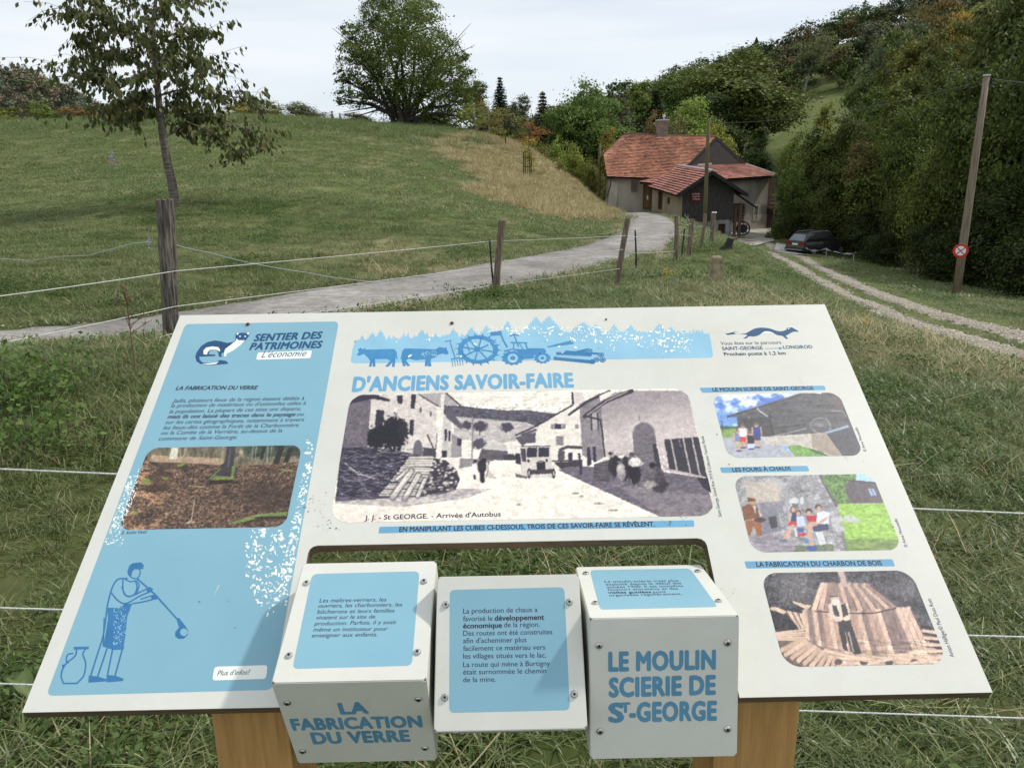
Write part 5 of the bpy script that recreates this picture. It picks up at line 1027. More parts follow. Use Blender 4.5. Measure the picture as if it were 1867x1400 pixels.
sl2 = z_(W(1188, 385, 66.5), 0); m.prism([z_(slx+sd_*.05, -4), z_(sl2, -4), z_(sl2, BLE[2]-.1), z_(slx+sd_*.05, LE[2]+.05)], np.array([1.2, .4, 0])); m.build('side_wall', M_render_warm, shed)
slab_roof('roof', LE+np.array([0, -.3, 0]), BLE, BA, AP+np.array([0, -.3, 0]), 12, .30, M_tile2, shed, .12, .05)
BRE = RE+(BA-AP)
slab_roof('roof', BRE, RE+np.array([0, -.3, 0]), AP+np.array([0, -.3, .0]), BA, 12, .30, M_tile2, shed, .12, .05)
m = MB(); m.tube([AP+np.array([0, -.3, .07]), BA+np.array([0, 0, .07])], .085, 8); m.build('ridge_cap', M_zinc, shed)
for a, b in ((LE, AP), (RE, AP)):
    d = norm(b-a); u = norm(np.cross(d, sn)); u = u if u[2] > 0 else -u
    m = MB(); m.box((a+b)/2+np.array([0, -.36, 0])-u*.06, (np.linalg.norm(b-a), .05, .26), (d, norm(np.cross(u, d)), u)); m.build('bargeboard', M_fascia, shed)
# porch roof between the two roofs
pa, pb, pc_, pd = W(1166, 332, 66.6), W(1190, 335, 66.0), W(1240, 306, 67.6), W(1210, 318, 68.0)
slab_roof('porch_roof', pa, pb, pc_, pd, 7, .3, M_tile2, shed, .16)
# lean-to on the right
la, lb = W(1337, 351, 61.2), W(1379, 380, 61.6); lo_ = np.array([1.0, 4.2, 0])
m = MB(); m.prism([la, lb, lb+lo_, la+lo_], np.array([0, 0, .14])); m.build('lean_to_roof', M_fascia, shed)
m = MB(); c = W(1350, 377, 61.5); m.box(z_(c, (c[2]+.3-4.2)/2), (.22, .2, c[2]+.3+4.2), None); m.build('lean_to_post', M_brownwood, shed)
c = W(1340, 400, 61.6); m = MB(); m.box(z_(c, -2.8), (.2, .2, 4.0)); m.build('lean_to_post', M_brownwood, shed)
sp = onwall(1270, 358, s_l, sn); 
def onshed(px, py): return onwall(px, py, s_l+sn*.06, sn)
s0, s1 = onshed(1258.5, 369), onshed(1280, 349.5); m = MB(); m.box((s0+s1)/2+sn*.03, (abs((s1-s0)@sd_), .04, s1[2]-s0[2]), (sd_, sn, UPZ)); sg = m.build('name_sign', pmat('dark_red_sign', lin((104, 38, 36)), lin((88, 32, 32)), .6, 6), shed)
SP = Plane((s0+s1)/2+sn*.052, sd_, UPZ); lines('sign_lettering', [('Le Moulin', (1262, 355.5), (1276, 355), 3.2), ('Scierie de', (1263, 360), (1276, 359.5), 2.6), ('St-George', (1263, 364.3), (1276, 364), 2.6)], M_whitep, 3, .0, 0, .002, SP, sg)
# basement door
o = opening('basement_door', 1306.5, 408, 1321.5, 440, s_l, sn, sd_, M_stone, M_reddoor, shed, .30, None, .10)
swn = norm(np.cross(sl2-z_(slx, 0), UPZ)); swn = swn if swn[0] < 0 else -swn; swd = norm(z_(sl2-slx, 0))
opening('side_door', 1202, 350, 1207.5, 380, z_(slx, 0), swn, swd, M_brownwood, M_reddoor, shed, .05, None, .05)
opening('vent', 1218.5, 361, 1220.5, 371, z_(slx, 0), swn, swd, M_brownwood, M_glass, shed, .03, None, .03)
# firewood, wheel and planks in the lean-to
fwood = thing('firewood_stack', W(1345, 395, 63.5), 'stack of split firewood under the lean-to of the shed', 'firewood')
g = np.random.default_rng(4); c0 = W(1337, 404, 63.8)
for i in range(5):
    for j in range(7):
        m = MB(); c = c0+np.array([i*.21+g.normal()*.02, 0, j*.22]); m.tube([c, c+np.array([.05, .6, .02])], .08+.03*g.random(), 6); m.build('log', M_wood, fwood)
wh = thing('cart_wheel', W(1355, 424, 62.2), 'dark old iron wheel leaning by the lean-to post', 'wheel'); c = W(1355, 417, 62.0)
m = MB(); m.tube([c+.52*np.array([math.cos(t), .1*math.sin(t), math.sin(t)]) for t in np.linspace(0, 2*math.pi, 25)], .06, 6); m.build('rim', M_fascia, wh)
for k in range(4): t = k*math.pi/4; m = MB(); e = .5*np.array([math.cos(t), .1*math.sin(t), math.sin(t)]); m.tube([c-e, c+e], .03, 5); m.build('spoke', M_fascia, wh)
m = MB(); m.tube([c-np.array([0, .1, 0]), c+np.array([0, .1, 0])], .34, 12); m.build('hub_plate', M_fascia, wh)
pl_ = thing('plank_pile', W(1346, 428, 61), 'pale planks lying on the yard in front of the shed', 'planks')
for k in range(3): a = ground(1336+k*4, 424+k*3.5, 61-k*.7); m = MB(); m.box(a+np.array([.5, -.3, .12+.05*k]), (1.6, .2, .05), (norm((1, -.45, -.12)), norm((.45, 1, 0)), norm(np.cross(norm((1, -.45, -.12)), norm((.45, 1, 0)))))); m.build('plank', M_wood, pl_)

# ================================================================== utility poles and wires
M_pole = pmat('grey_pole_wood', lin((138, 126, 110)), lin((104, 94, 82)), .9, 4, (5, 5, .35), 6, .4, 10)
M_mosspole = pmat('mossy_pole_wood', lin((106, 98, 70)), lin((82, 78, 58)), .9, 4, (5, 5, .4), 6, .3, 10)
M_wire = pmat('grey_cable', lin((92, 96, 92)), lin((84, 88, 84)), .5, 3)
def pole(name, b, t, r0, r1, mat, label, cat='utility pole', group=None):
    o = thing(name, b, label, cat, group); m = MB(); m.tube([b-UPZ*.3, b+(t-b)*.3, b+(t-b)*.7, t], [r0, r0*.93+r1*.07, r0*.5+r1*.5, r1], 14); m.build('pole', mat, o, True); return o
b = ground(1743, 539, 30); top_ = wp(1799, 139, 30)
bigpole = pole('utility_pole', b, top_, .155, .105, M_pole, 'tall grey wooden pole carrying a wire and a round no-stopping sign', group=None)
m = MB(); m.tube([top_, top_+UPZ*.05], .125, 12); m.build('pole_cap', M_zinc, bigpole)
ins = top_+np.array([.2, 0, -.28]); m = MB(); m.tube([top_+np.array([.05, 0, -.3]), ins, ins+UPZ*.12], .02, 6); m.tube([ins+UPZ*.06, ins+UPZ*.2], .045, 8); m.build('insulator', M_fascia, bigpole)
sc = wp(1751.5, 457.5, 29.75); sgn = thing('road_sign', sc, 'round red-rimmed white sign with a red cross fixed to the leaning pole', 'road sign')
fz = norm(CAM-sc); fz = norm(np.array([fz[0], fz[1], 0])); fx = np.cross(UPZ, fz); RS = .275
def disc(m, r0, r1, c, n=40):
    for k in range(n):
        a0, a1 = 2*math.pi*k/n, 2*math.pi*(k+1)/n; e = lambda a, r: c+fx*r*math.cos(a)+UPZ*r*math.sin(a)
        if r0 > 0: m.add([e(a0, r0), e(a0, r1), e(a1, r1), e(a1, r0)], [(0, 1, 2, 3)])
        else: m.add([c, e(a0, r1), e(a1, r1)], [(0, 1, 2)])
M_signred = pmat('sign_red', lin((196, 56, 36)), lin((182, 48, 32)), .45, 8); M_signwhite = pmat('sign_white', lin((226, 232, 240)), lin((216, 222, 232)), .45, 8)
m = MB(); disc(m, RS*.66, RS, sc+fz*.006); m.build('rim', M_signred, sgn)
m = MB(); disc(m, 0, RS*.66, sc+fz*.005); m.build('face', M_signwhite, sgn)
m = MB(); m.tube([sc-fz*.012, sc+fz*.002], RS, 40); m.build('back_plate', M_zinc, sgn)
for k in (1, -1): m = MB(); d = norm(fx+UPZ*k); m.box(sc+fz*.012, (RS*1.36, .034, .008), (d, np.cross(fz, d), fz)); m.build('cross_bar', M_signred, sgn)
b2 = ground(1284, 420, 58.5); t2 = wp(1292, 221, 58.5)
pole2 = pole('utility_pole', b2, t2, .15, .12, M_mosspole, 'mossy wooden pole standing in front of the dark shed', group=None)
b3 = ground(1092, 372, 70); t3 = wp(1094, 262, 70); pole('utility_pole', b3, t3, .13, .10, M_mosspole, 'weathered wooden pole at the left end of the mill house')
def wire(name, pts, r, mat, label, cat, sag=0.0, n=14, group=None):
    P = []
    for a, b in zip(pts[:-1], pts[1:]):
        a, b = np.asarray(a, float), np.asarray(b, float)
        for t in np.linspace(0, 1, n, endpoint=False): P.append(a*(1-t)+b*t-UPZ*sag*4*t*(1-t))
    P.append(np.asarray(pts[-1], float)); m = MB(); m.tube(P, r, 5); o = m.build(name, mat, None, True); return tag(o, label, cat, group)
wire('power_line', [t2-UPZ*.15, wp(1500, 211, 45), ins+UPZ*.18], .013, M_wire, 'grey cable slung from the shed pole to the tall leaning pole', 'cable', .10)
wire('power_line', [ins+UPZ*.18, wp(1990, 157, 24)], .013, M_wire, 'grey cable running out to the right from the tall leaning pole', 'cable', .05)

# ================================================================== car
car_p = ground(1489, 463.5, 56); car = thing('parked_car', car_p, 'dark estate SUV parked at the edge of the trees beside the track', 'car')
M_carp = pmat('car_paint_black', (.022, .021, .020), (.016, .016, .015), .28, 2, spec=.6); M_trunkp = pmat('dusty_car_paint', lin((92, 88, 78)), lin((82, 78, 70)), .35, 2, spec=.5); M_tyre = pmat('tyre_rubber', (.012, .012, .012), (.02, .02, .02), .9, 10); M_rim = pmat('alloy', (.35, .35, .36), (.25, .25, .26), .35, 10, metal=.8)
M_tail = pmat('tail_light_red', lin((150, 22, 30)), lin((110, 14, 22)), .3, 10); M_cglass = pmat('car_window', (.015, .016, .018), (.02, .021, .024), .08, 2, spec=.6); M_rglass = pmat('rear_window', lin((112, 122, 132)), lin((90, 98, 108)), .15, 2, spec=.6); M_silver = pmat('bumper_silver', lin((150, 148, 148)), lin((130, 128, 128)), .4, 6); M_plast = pmat('black_plastic', (.02, .02, .02), (.03, .03, .03), .7, 10)
# local frame: x forward, y left
ang = math.atan2(.46, .89); cf = np.array([math.cos(ang), math.sin(ang), 0]); cl = np.array([-math.sin(ang), math.cos(ang), 0])
cfz = norm(np.array([cf[0], cf[1], 0])); 
def CP(x, y, z): return car_p+cf*x+cl*y+UPZ*z
def loft(secs, mat, name, parent, smooth=False):
    """sections: (x, half-width, z0, z1, top half-width)"""
    m = MB(); n = None
    for x, w, z0, z1, wt in secs:
        ring = [(-w*.96, z0), (-w, z0+(z1-z0)*.35), (-w*.99, z0+(z1-z0)*.7), (-wt, z1-.03), (-wt*.9, z1), (wt*.9, z1), (wt, z1-.03), (w*.99, z0+(z1-z0)*.7), (w, z0+(z1-z0)*.35), (w*.96, z0)]
        n = len(ring); m.v += [CP(x, y, z) for y, z in ring]
    for i in range(len(secs)-1):
        for j in range(n): m.f.append([i*n+j, i*n+(j+1) % n, (i+1)*n+(j+1) % n, (i+1)*n+j])
    m.f.append(list(range(n))); m.f.append([(len(secs)-1)*n+j for j in range(n)][::-1]); return m.build(name, mat, parent, smooth)
body = loft([(-2.28, .86, .45, .95, .84), (-2.2, .91, .35, 1.06, .88), (-1.6, .93, .28, 1.08, .89), (.9, .93, .28, 1.04, .88), (1.5, .92, .30, .98, .84), (2.1, .88, .35, .88, .76), (2.32, .78, .42, .74, .66)], M_carp, 'body', car, False)
loft([(-2.24, .80, 1.04, 1.07, .78), (-1.78, .82, 1.04, 1.58, .62), (-1.3, .84, 1.04, 1.64, .64), (-.2, .84, 1.04, 1.66, .64), (.55, .82, 1.03, 1.56, .60), (1.25, .78, .98, 1.02, .74)], M_carp, 'cabin', car)
def cquad(name, pts, mat, parent=car, off=.0, t=.015):
    P = [CP(*p) for p in pts]; n = norm(np.cross(P[1]-P[0], P[2]-P[0])); c = np.mean(P, 0)-CP(0, 0, .9); n = n if n@c > 0 else -n
    m = MB(); m.prism([p+n*off for p in P], n*t); return m.build(name, mat, parent)
cquad('rear_window', [(-2.2, -.68, 1.10), (-2.2, .68, 1.10), (-1.83, .56, 1.53), (-1.83, -.56, 1.53)], M_rglass, off=.012)
for s in (-1, 1):
    cquad('side_window', [(-1.55, s*.86, 1.12), (-.42, s*.86, 1.12), (-.42, s*.67, 1.57), (-1.45, s*.665, 1.55)], M_cglass, off=.005)
    cquad('side_window', [(-.34, s*.86, 1.12), (.95, s*.845, 1.10), (.42, s*.66, 1.52), (-.34, s*.67, 1.57)], M_cglass, off=.005)
    cquad('taillight', [(-2.27, s*.84, .86), (-2.27, s*.42, .88), (-2.25, s*.42, 1.02), (-2.24, s*.84, 1.03)], M_tail, off=.02)
    cquad('door', [(-.36, s*.935, .42), (.86, s*.935, .42), (.86, s*.92, .98), (-.36, s*.92, 1.0)], M_carp, off=.004, t=.012)
    m = MB(); m.tube([CP(-1.6, s*.6, 1.64), CP(-1.4, s*.61, 1.72), CP(.2, s*.61, 1.73), CP(.5, s*.6, 1.62)], .022, 6); m.build('roof_rail', M_silver, car)
    m = MB(); m.box(CP(.95, s*1.0, 1.1), (.12, .2, .14), (cf, cl, UPZ)); m.build('wing_mirror', M_carp, car)
    for x in (-1.42, 1.38):
        c = CP(x, s*.86, .34); m = MB(); m.tube([c-cl*s*.12, c-cl*s*.02, c+cl*s*.10, c+cl*s*.11], [.34, .355, .355, .32], 24); w_ = m.build('wheel', M_tyre, car)
        m = MB(); m.tube([c+cl*s*.105, c+cl*s*.125], .22, 16); m.build('rim', M_rim, w_)
for s in (-1,): cquad('tailgate', [(-2.285, -.78, .62), (-2.285, .78, .62), (-2.24, .8, 1.05), (-2.24, -.8, 1.05)], M_trunkp, off=.004)
m = MB(); m.box(CP(-2.3, 0, .52), (.16, 1.74, .22), (cf, cl, UPZ)); m.build('rear_bumper', M_plast, car); m = MB(); m.box(CP(-2.375, .05, .50), (.03, 1.5, .08), (cf, cl, UPZ)); m.build('bumper_strip', M_silver, car)
m = MB(); m.box(CP(-2.315, 0, .88), (.02, .52, .12), (cf, cl, UPZ)); m.build('number_plate', M_whitep, car)
M_tape = pmat('white_tape', lin((196, 190, 204)), lin((170, 166, 182)), .5, 12)
tp = [wp(1469, 451, 52.5), wp(1482, 457, 52.3), wp(1506, 453, 52), wp(1524, 459, 51), wp(1545, 462, 50), wp(1561, 460, 49)]
m = MB()
P = [np.array(q) for q in curve([tuple(q) for q in tp[:1]], 1)] if 0 else tp
Pc = []
for a, b in zip(tp[:-1], tp[1:]):
    for t in np.linspace(0, 1, 6, endpoint=False): Pc.append(a*(1-t)+b*t-UPZ*.05*math.sin(math.pi*t))
Pc.append(tp[-1]); k = len(Pc); m.v = [q+UPZ*(.035*math.cos(i*.5)) for i, q in enumerate(Pc)]+[q-UPZ*(.05*math.cos(i*.5))+np.array([.02*math.sin(i*.5), .02, -.02]) for i, q in enumerate(Pc)]; m.f = [[i, i+1, k+i+1, k+i] for i in range(k-1)]
tag(m.build('barrier_tape', M_tape, None), 'white barrier tape strung in front of the parked car', 'tape')
for px, py, D, lb in ((1506, 466, 52, 'short white stake holding the tape beside the car'), (1557, 464, 49, 'short white stake at the right end of the tape')):
    b = ground(px, py, D); m = MB(); m.tube([b-UPZ*.05, b+UPZ*.55], [.03, .025], 8); m.tube([b+UPZ*.55, b+UPZ*.57], [.04, .04], 8); tag(m.build('stake', M_tape, None), lb, 'stake')

# ================================================================== fences, bollard, stump
M_oldpost = pmat('weathered_post_wood', (.27, .24, .20), (.075, .066, .058), .9, 7, (11, 11, .55), 10, .9, 22, .34, .62)
M_post2 = pmat('grey_fence_wood', lin((138, 124, 108)), lin((84, 74, 64)), .9, 5, (8, 8, .6), 6, .6, 14)
M_rope = pmat('electric_fence_rope', lin((214, 216, 212)), lin((170, 172, 168)), .6, 240, lo=.4, hi=.6)
M_rope2 = pmat('old_fence_rope', lin((172, 182, 180)), lin((130, 138, 138)), .6, 160, lo=.4, hi=.6)
M_black = pmat('black_insulator', (.012, .012, .012), (.02, .02, .02), .5, 10)
bp0 = ground(312, 622, 7.1); tp0 = wp(301, 364, 7.15)
fp = thing('fence_post', bp0, 'thick cracked grey wooden fence post rising behind the left corner of the board', 'fence post', 'wooden posts of the roadside fence')
g = np.random.default_rng(6); nseg, nn_ = 46, 44; m = MB(); ax = tp0-bp0
ph_ = g.random(6)*6.3
for i in range(nseg+1):
    t = i/nseg; c = bp0-UPZ*.1*(1-t)+ax*t; r = .082*(1-.10*t)
    for j in range(nn_):
        a = 2*math.pi*j/nn_; gr_ = -.013*max(0, math.sin(a*5+ph_[0]+.5*math.sin(t*7)))**8-.010*max(0, math.sin(a*8+ph_[1]+.4*math.sin(t*9+2)))**10-.006*max(0, math.sin(a*13+ph_[2]+.3*math.sin(t*15)))**6
        bl = .008*math.sin(a*2+t*5+ph_[3])+.004*math.sin(a*3-t*11); nk = -.018*math.exp(-((t-.80)/.035)**2)*max(0, math.cos(a-math.pi*1.02))**2-.014*math.exp(-((t-.9)/.02)**2)*max(0, math.cos(a-math.pi*1.05))**2
        m.v.append(c+(r+gr_+bl+nk)*np.array([math.cos(a), math.sin(a), 0])+UPZ*(i == nseg)*.006*math.sin(a*7+1))
for i in range(nseg):
    for j in range(nn_): m.f.append([i*nn_+j, i*nn_+(j+1) % nn_, (i+1)*nn_+(j+1) % nn_, (i+1)*nn_+j])
m.v.append(tp0+UPZ*.004); m.f += [[nseg*nn_+j, nseg*nn_+(j+1) % nn_, len(m.v)-1] for j in range(nn_)]
m.build('post', M_oldpost, fp, False)
for py in (494.5, 559, 607):
    c = wp(318.5, py, 7.02); m = MB(); m.tube([c+.020*np.array([.35*math.cos(t), -.9*math.cos(t), math.sin(t)]) for t in np.linspace(0, 2*math.pi, 13)], .0065, 6); m.tube([c+np.array([-.05, .03, 0]), c+np.array([-.01, 0, 0])], .007, 6); m.build('ring_insulator', M_black, fp, True)
def post(px, py, tx, ty, D, r, label, mat=None, name='fence_post', dt=0.0, group='wooden posts of the roadside fence', sides=10):
    b = ground(px, py, D); t = wp(tx, ty, D+dt); o = thing(name, b, label, 'fence post' if name == 'fence_post' else 'stake', group); m = MB(); rg = np.random.default_rng(px)
    n = 7; bend = rg.normal(size=2)*.012
    m.tube([b-UPZ*.15]+[b+(t-b)*s+np.array([bend[0], bend[1], 0])*math.sin(math.pi*s) for s in np.linspace(0, 1, n)], [r*1.05]+[r*(1-.12*s)*(1+.05*rg.normal()) for s in np.linspace(0, 1, n)], sides)
    m.build('post' if name == 'fence_post' else 'rod', mat or M_post2, o, False); return o
post(904, 541, 916, 402, 12.4, .062, 'grey wooden fence post at the near road edge beside a black stake')
post(1124, 522, 1145, 398, 13.5, .055, 'strongly leaning grey fence post in front of the far bend of the road')
post(1231, 478, 1233, 394, 20, .066, 'upright grey fence post nearest the road bend on the grass bank')
post(1256, 467, 1262, 399, 22, .075, 'thick leaning fence post next to the upright one on the grass bank')
post(1277, 457, 1286, 390, 24, .055, 'thin pale fence post between the two thick ones before the shed')
post(1297, 446, 1301, 388, 27, .09, 'fence post with a pale cap standing before the basement door')
m = MB(); c = wp(1302.5, 387.5, 26.9); m.box(c, (.15, .1, .04)); m.build('cap', M_whitep, bpy.data.objects['fence_post.005'])
post(901, 500, 893, 437, 12.7, .018, 'thin black plastic stake just left of the second wooden post', M_black, 'fence_stake', group='black plastic stakes of the roadside fence', sides=6)
post(1160, 487, 1158, 420, 16.5, .022, 'thin black plastic stake right of the leaning post on the road', M_black, 'fence_stake', group='black plastic stakes of the roadside fence', sides=6)
post(1243, 465, 1248, 417, 22.5, .024, 'thin black plastic stake between two posts on the grass bank', M_black, 'fence_stake', group='black plastic stakes of the roadside fence', sides=6)
for k, (px, py, ty, D) in enumerate(((1221, 402, 386, 50), (1240, 405, 384, 46), (1270, 437, 408, 36), (1253, 410, 392, 42))): post(px, py, px+1.5, ty, D, .035, ('short thin stake below the warm shed wall', 'short thin stake at the foot of the dark shed boards', 'short dark stake behind the thin pale post', 'short thin stake nearest the pole before the shed')[k], M_post2, 'fence_stake', sides=6)
post(1308, 110/1+320, 1310, 110/1+300, 64, .03, 'tiny stake hidden before the shed base', M_post2, 'fence_stake', sides=6) if 0 else None
post(1106, 374, 1111, 337+2, 66, .05, 'small pale stake on the bank edge left of the mill house', M_post2, 'fence_stake', sides=6) if 0 else None
FL = 'white electric fence rope along the roadside'
X5 = 5.5
wire('fence_rope', [wp(-260, 582, 4.2), wp(0, 540, 5.5), wp(318.5, 494.5, 7.0), wp(895, 440, 12.4), wp(1141, 430, 13.45), wp(1160, 432, 16.5), wp(1232, 427, 20), wp(1261, 430, 22)], .0040, M_rope, 'top white rope of the roadside fence', 'fence rope', .006, group='ropes of the roadside fence')
wire('fence_rope', [wp(-260, 690, 4.2), wp(0, 626, 5.5), wp(318.5, 559, 7.0), wp(897, 485, 12.4), wp(1136, 455, 13.45), wp(1160, 462, 16.5), wp(1232, 458, 20)], .0040, M_rope, 'middle white rope of the roadside fence', 'fence rope', .006, group='ropes of the roadside fence')
wire('fence_rope', [wp(-260, 790, 4.2), wp(0, 694, 5.5), wp(318.5, 607, 7.0), wp(900, 520, 12.4), wp(1130, 490, 13.45)], .0040, M_rope, 'lowest white rope of the roadside fence', 'fence rope', .006, group='ropes of the roadside fence')
wire('fence_rope', [wp(1232, 404, 20), wp(1261, 408, 22), wp(1283, 412, 24), wp(1299, 421, 27)], .006, M_rope2, 'slack wire between the posts on the grass bank', 'fence wire', .05)
wire('fence_rope', [wp(1248, 391, 38), wp(1261, 405, 22), wp(1298, 440, 27)], .006, M_rope2, 'thin wire running down the bank towards the stump', 'fence wire', .02)
wire('meadow_rope', [wp(-200, 470, 10), wp(0, 472, 10.2), wp(58, 475.5, 10.2), wp(110, 468, 10.2), wp(160, 466, 10.2), wp(205, 454, 10.3), wp(240, 444, 10.4), wp(276, 441, 10.5)], .006, M_rope2, 'loose wavy rope across the meadow left of the thick post', 'fence rope', .0)
wire('meadow_rope', [wp(318, 446, 10.6), wp(380, 460, 10.9), wp(460, 480, 11.2), wp(560, 497, 11.8), wp(640, 510, 12.2), wp(700, 514, 12.8)], .006, M_rope2, 'dark sagging rope falling away right of the thick post', 'fence rope', .01)
for yl, yr, D, w in ((855, 936, 1.75, 'highest'), (1108, 1161, 1.75, 'middle'), (1246, 1309, 1.75, 'lowest')):
    ra, rb = wp(0, yl, D), wp(1867, yr, D); rd_ = (rb-ra)/(rb[0]-ra[0])
    wire('board_fence_rope', [ra+rd_*(-9-ra[0]), ra, rb, ra+rd_*(9-ra[0])], .0025, M_rope, f'{w} of three white ropes stretched just behind the information board', 'fence rope', 0, 10, 'ropes behind the board')
# stone bollard and stump
M_boll = pmat('lichen_stone', lin((168, 154, 124)), lin((110, 102, 84)), .95, 9, detail=6, bump=.5, bscale=40)
b = ground(1304, 521, 13); o = thing('stone_bollard', b, 'squat weathered stone bollard on the grass bank', 'bollard'); m = MB(); hgt = .47
m.hexa([b+np.array([x*.105, y*.10, -.1]) for x, y in ((-1, -1), (1, -1), (1, 1), (-1, 1))], [b+np.array([x*.082, y*.08, hgt-.03]) for x, y in ((-1, -1), (1, -1), (1, 1), (-1, 1))]); q = m.build('shaft', M_boll, o)
m = MB(); m.hexa([b+np.array([x*.082, y*.08, hgt-.029]) for x, y in ((-1, -1), (1, -1), (1, 1), (-1, 1))], [b+np.array([x*.066, y*.065, hgt]) for x, y in ((-1, -1), (1, -1), (1, 1), (-1, 1))]); m.build('top', M_boll, o)
b = ground(1326, 463, 23); o = thing('tree_stump', b, 'small dark tree stump in the grass behind the bollard', 'stump'); m = MB(); m.tube([b-UPZ*.1, b+np.array([.02, 0, .15]), b+np.array([.08, 0, .33])], [.16, .12, .10], 9); m.build('stump', M_fascia, o)
m = MB(); m.tube([b+UPZ*.05, b+np.array([-.2, -.05, .05]), b+np.array([-.26, -.06, -.05])], [.07, .05, .03], 7); m.build('root', M_fascia, o); m = MB(); m.tube([b+np.array([.06, 0, .3]), b+np.array([.28, 0, .36])], [.05, .035], 7); m.build('branch_stub', M_post2, o)

# ================================================================== trees
M_leaf = island_mat('leaves', [(1.3, 1.35, 1.15), (2.2, 2.3, 1.8), (2.8, 2.9, 2.2), (4.0, 4.0, 2.9)], .6, .12, .25, True)
M_bark = pmat('bark', (.072, .060, .050), (.030, .026, .022), .95, 6, (4, 4, .8), 6, .6, 14)
M_palebark = pmat('pale_bark', (.30, .28, .25), (.16, .15, .13), .9, 5, (2, 2, 1.5), 5, .3, 14)
M_forest = None
def leaf_quads(C, Nrm, size, rg, asp=.62, fold=.25):
    n = len(C); Nrm = Nrm/(np.linalg.norm(Nrm, axis=1)[:, None]+1e-9)
    t = rg.normal(size=(n, 3)); t -= Nrm*(t*Nrm).sum(1)[:, None]; t /= np.linalg.norm(t, axis=1)[:, None]+1e-9; b = np.cross(Nrm, t)
    s = (size*(.65+.7*rg.random(n)))[:, None]
    V = np.stack([C-t*s*.5, C+b*s*asp*.5-Nrm*s*fold*.3, C+t*s*.5-Nrm*s*fold*.2, C-b*s*asp*.5-Nrm*s*fold*.3], 1)
    return V.reshape(-1, 3), np.arange(n*4).reshape(-1, 4)
def crown_points(lobes, n, rg, clump=.16, up=.5, per=34):
    """leaf centres gathered in clumps over the skins of the lobes"""
    lobes = [(np.asarray(c, float), np.asarray(r, float)*np.ones(3)) for c, r in lobes]
    wts = np.array([r[0]*r[1]+r[1]*r[2] for _, r in lobes]); wts /= wts.sum(); P = []; Nn = []
    for (c, r), w in zip(lobes, wts):
        k = max(6, int(n*w/per)); m = max(4, int(n*w/k))
        d = rg.normal(size=(k, 3)); d[:, 2] += .25; d /= np.linalg.norm(d, axis=1)[:, None]; rad = .62+.42*rg.random(k)**.6
        cc = c+d*r*rad[:, None]; sz = clump*(.6+.9*rg.random(k))
        off = rg.normal(size=(k, m, 3))*sz[:, None, None]*r; off[..., 2] *= .6
        q = (cc[:, None]+off).reshape(-1, 3); nn = np.repeat(d, m, 0)*.9+np.array([0, 0, up])+rg.normal(size=(k*m, 3))*.55
        P.append(q); Nn.append(nn)
    return np.vstack(P), np.vstack(Nn)
def limbs(base, top, lobes, r0, rg, n=8):
    m = MB(); base = np.asarray(base, float); top = np.asarray(top, float)
    m.tube([base-UPZ*.3, base+UPZ*.15, base*.7+top*.3+rg.normal(size=3)*.05*r0*4, base*.4+top*.6, top], [r0*1.35, r0*1.05, r0*.85, r0*.6, r0*.22], n)
    for c, r in lobes:
        c = np.asarray(c, float); s = .25+.5*rg.random(); a = base*(1-s)+top*s
        if c[2] < a[2]: a = base*.75+top*.25
        m.tube([a, a*.5+c*.5+rg.normal(size=3)*.3+UPZ*.2, c], [r0*.42, r0*.28, r0*.08], 6)
        for k in range(3):
            e = c+rg.normal(size=3)*np.asarray(r)*.6; m.tube([a*.4+c*.6, e], [r0*.16, r0*.04], 4)
    return m
PROTO = {}
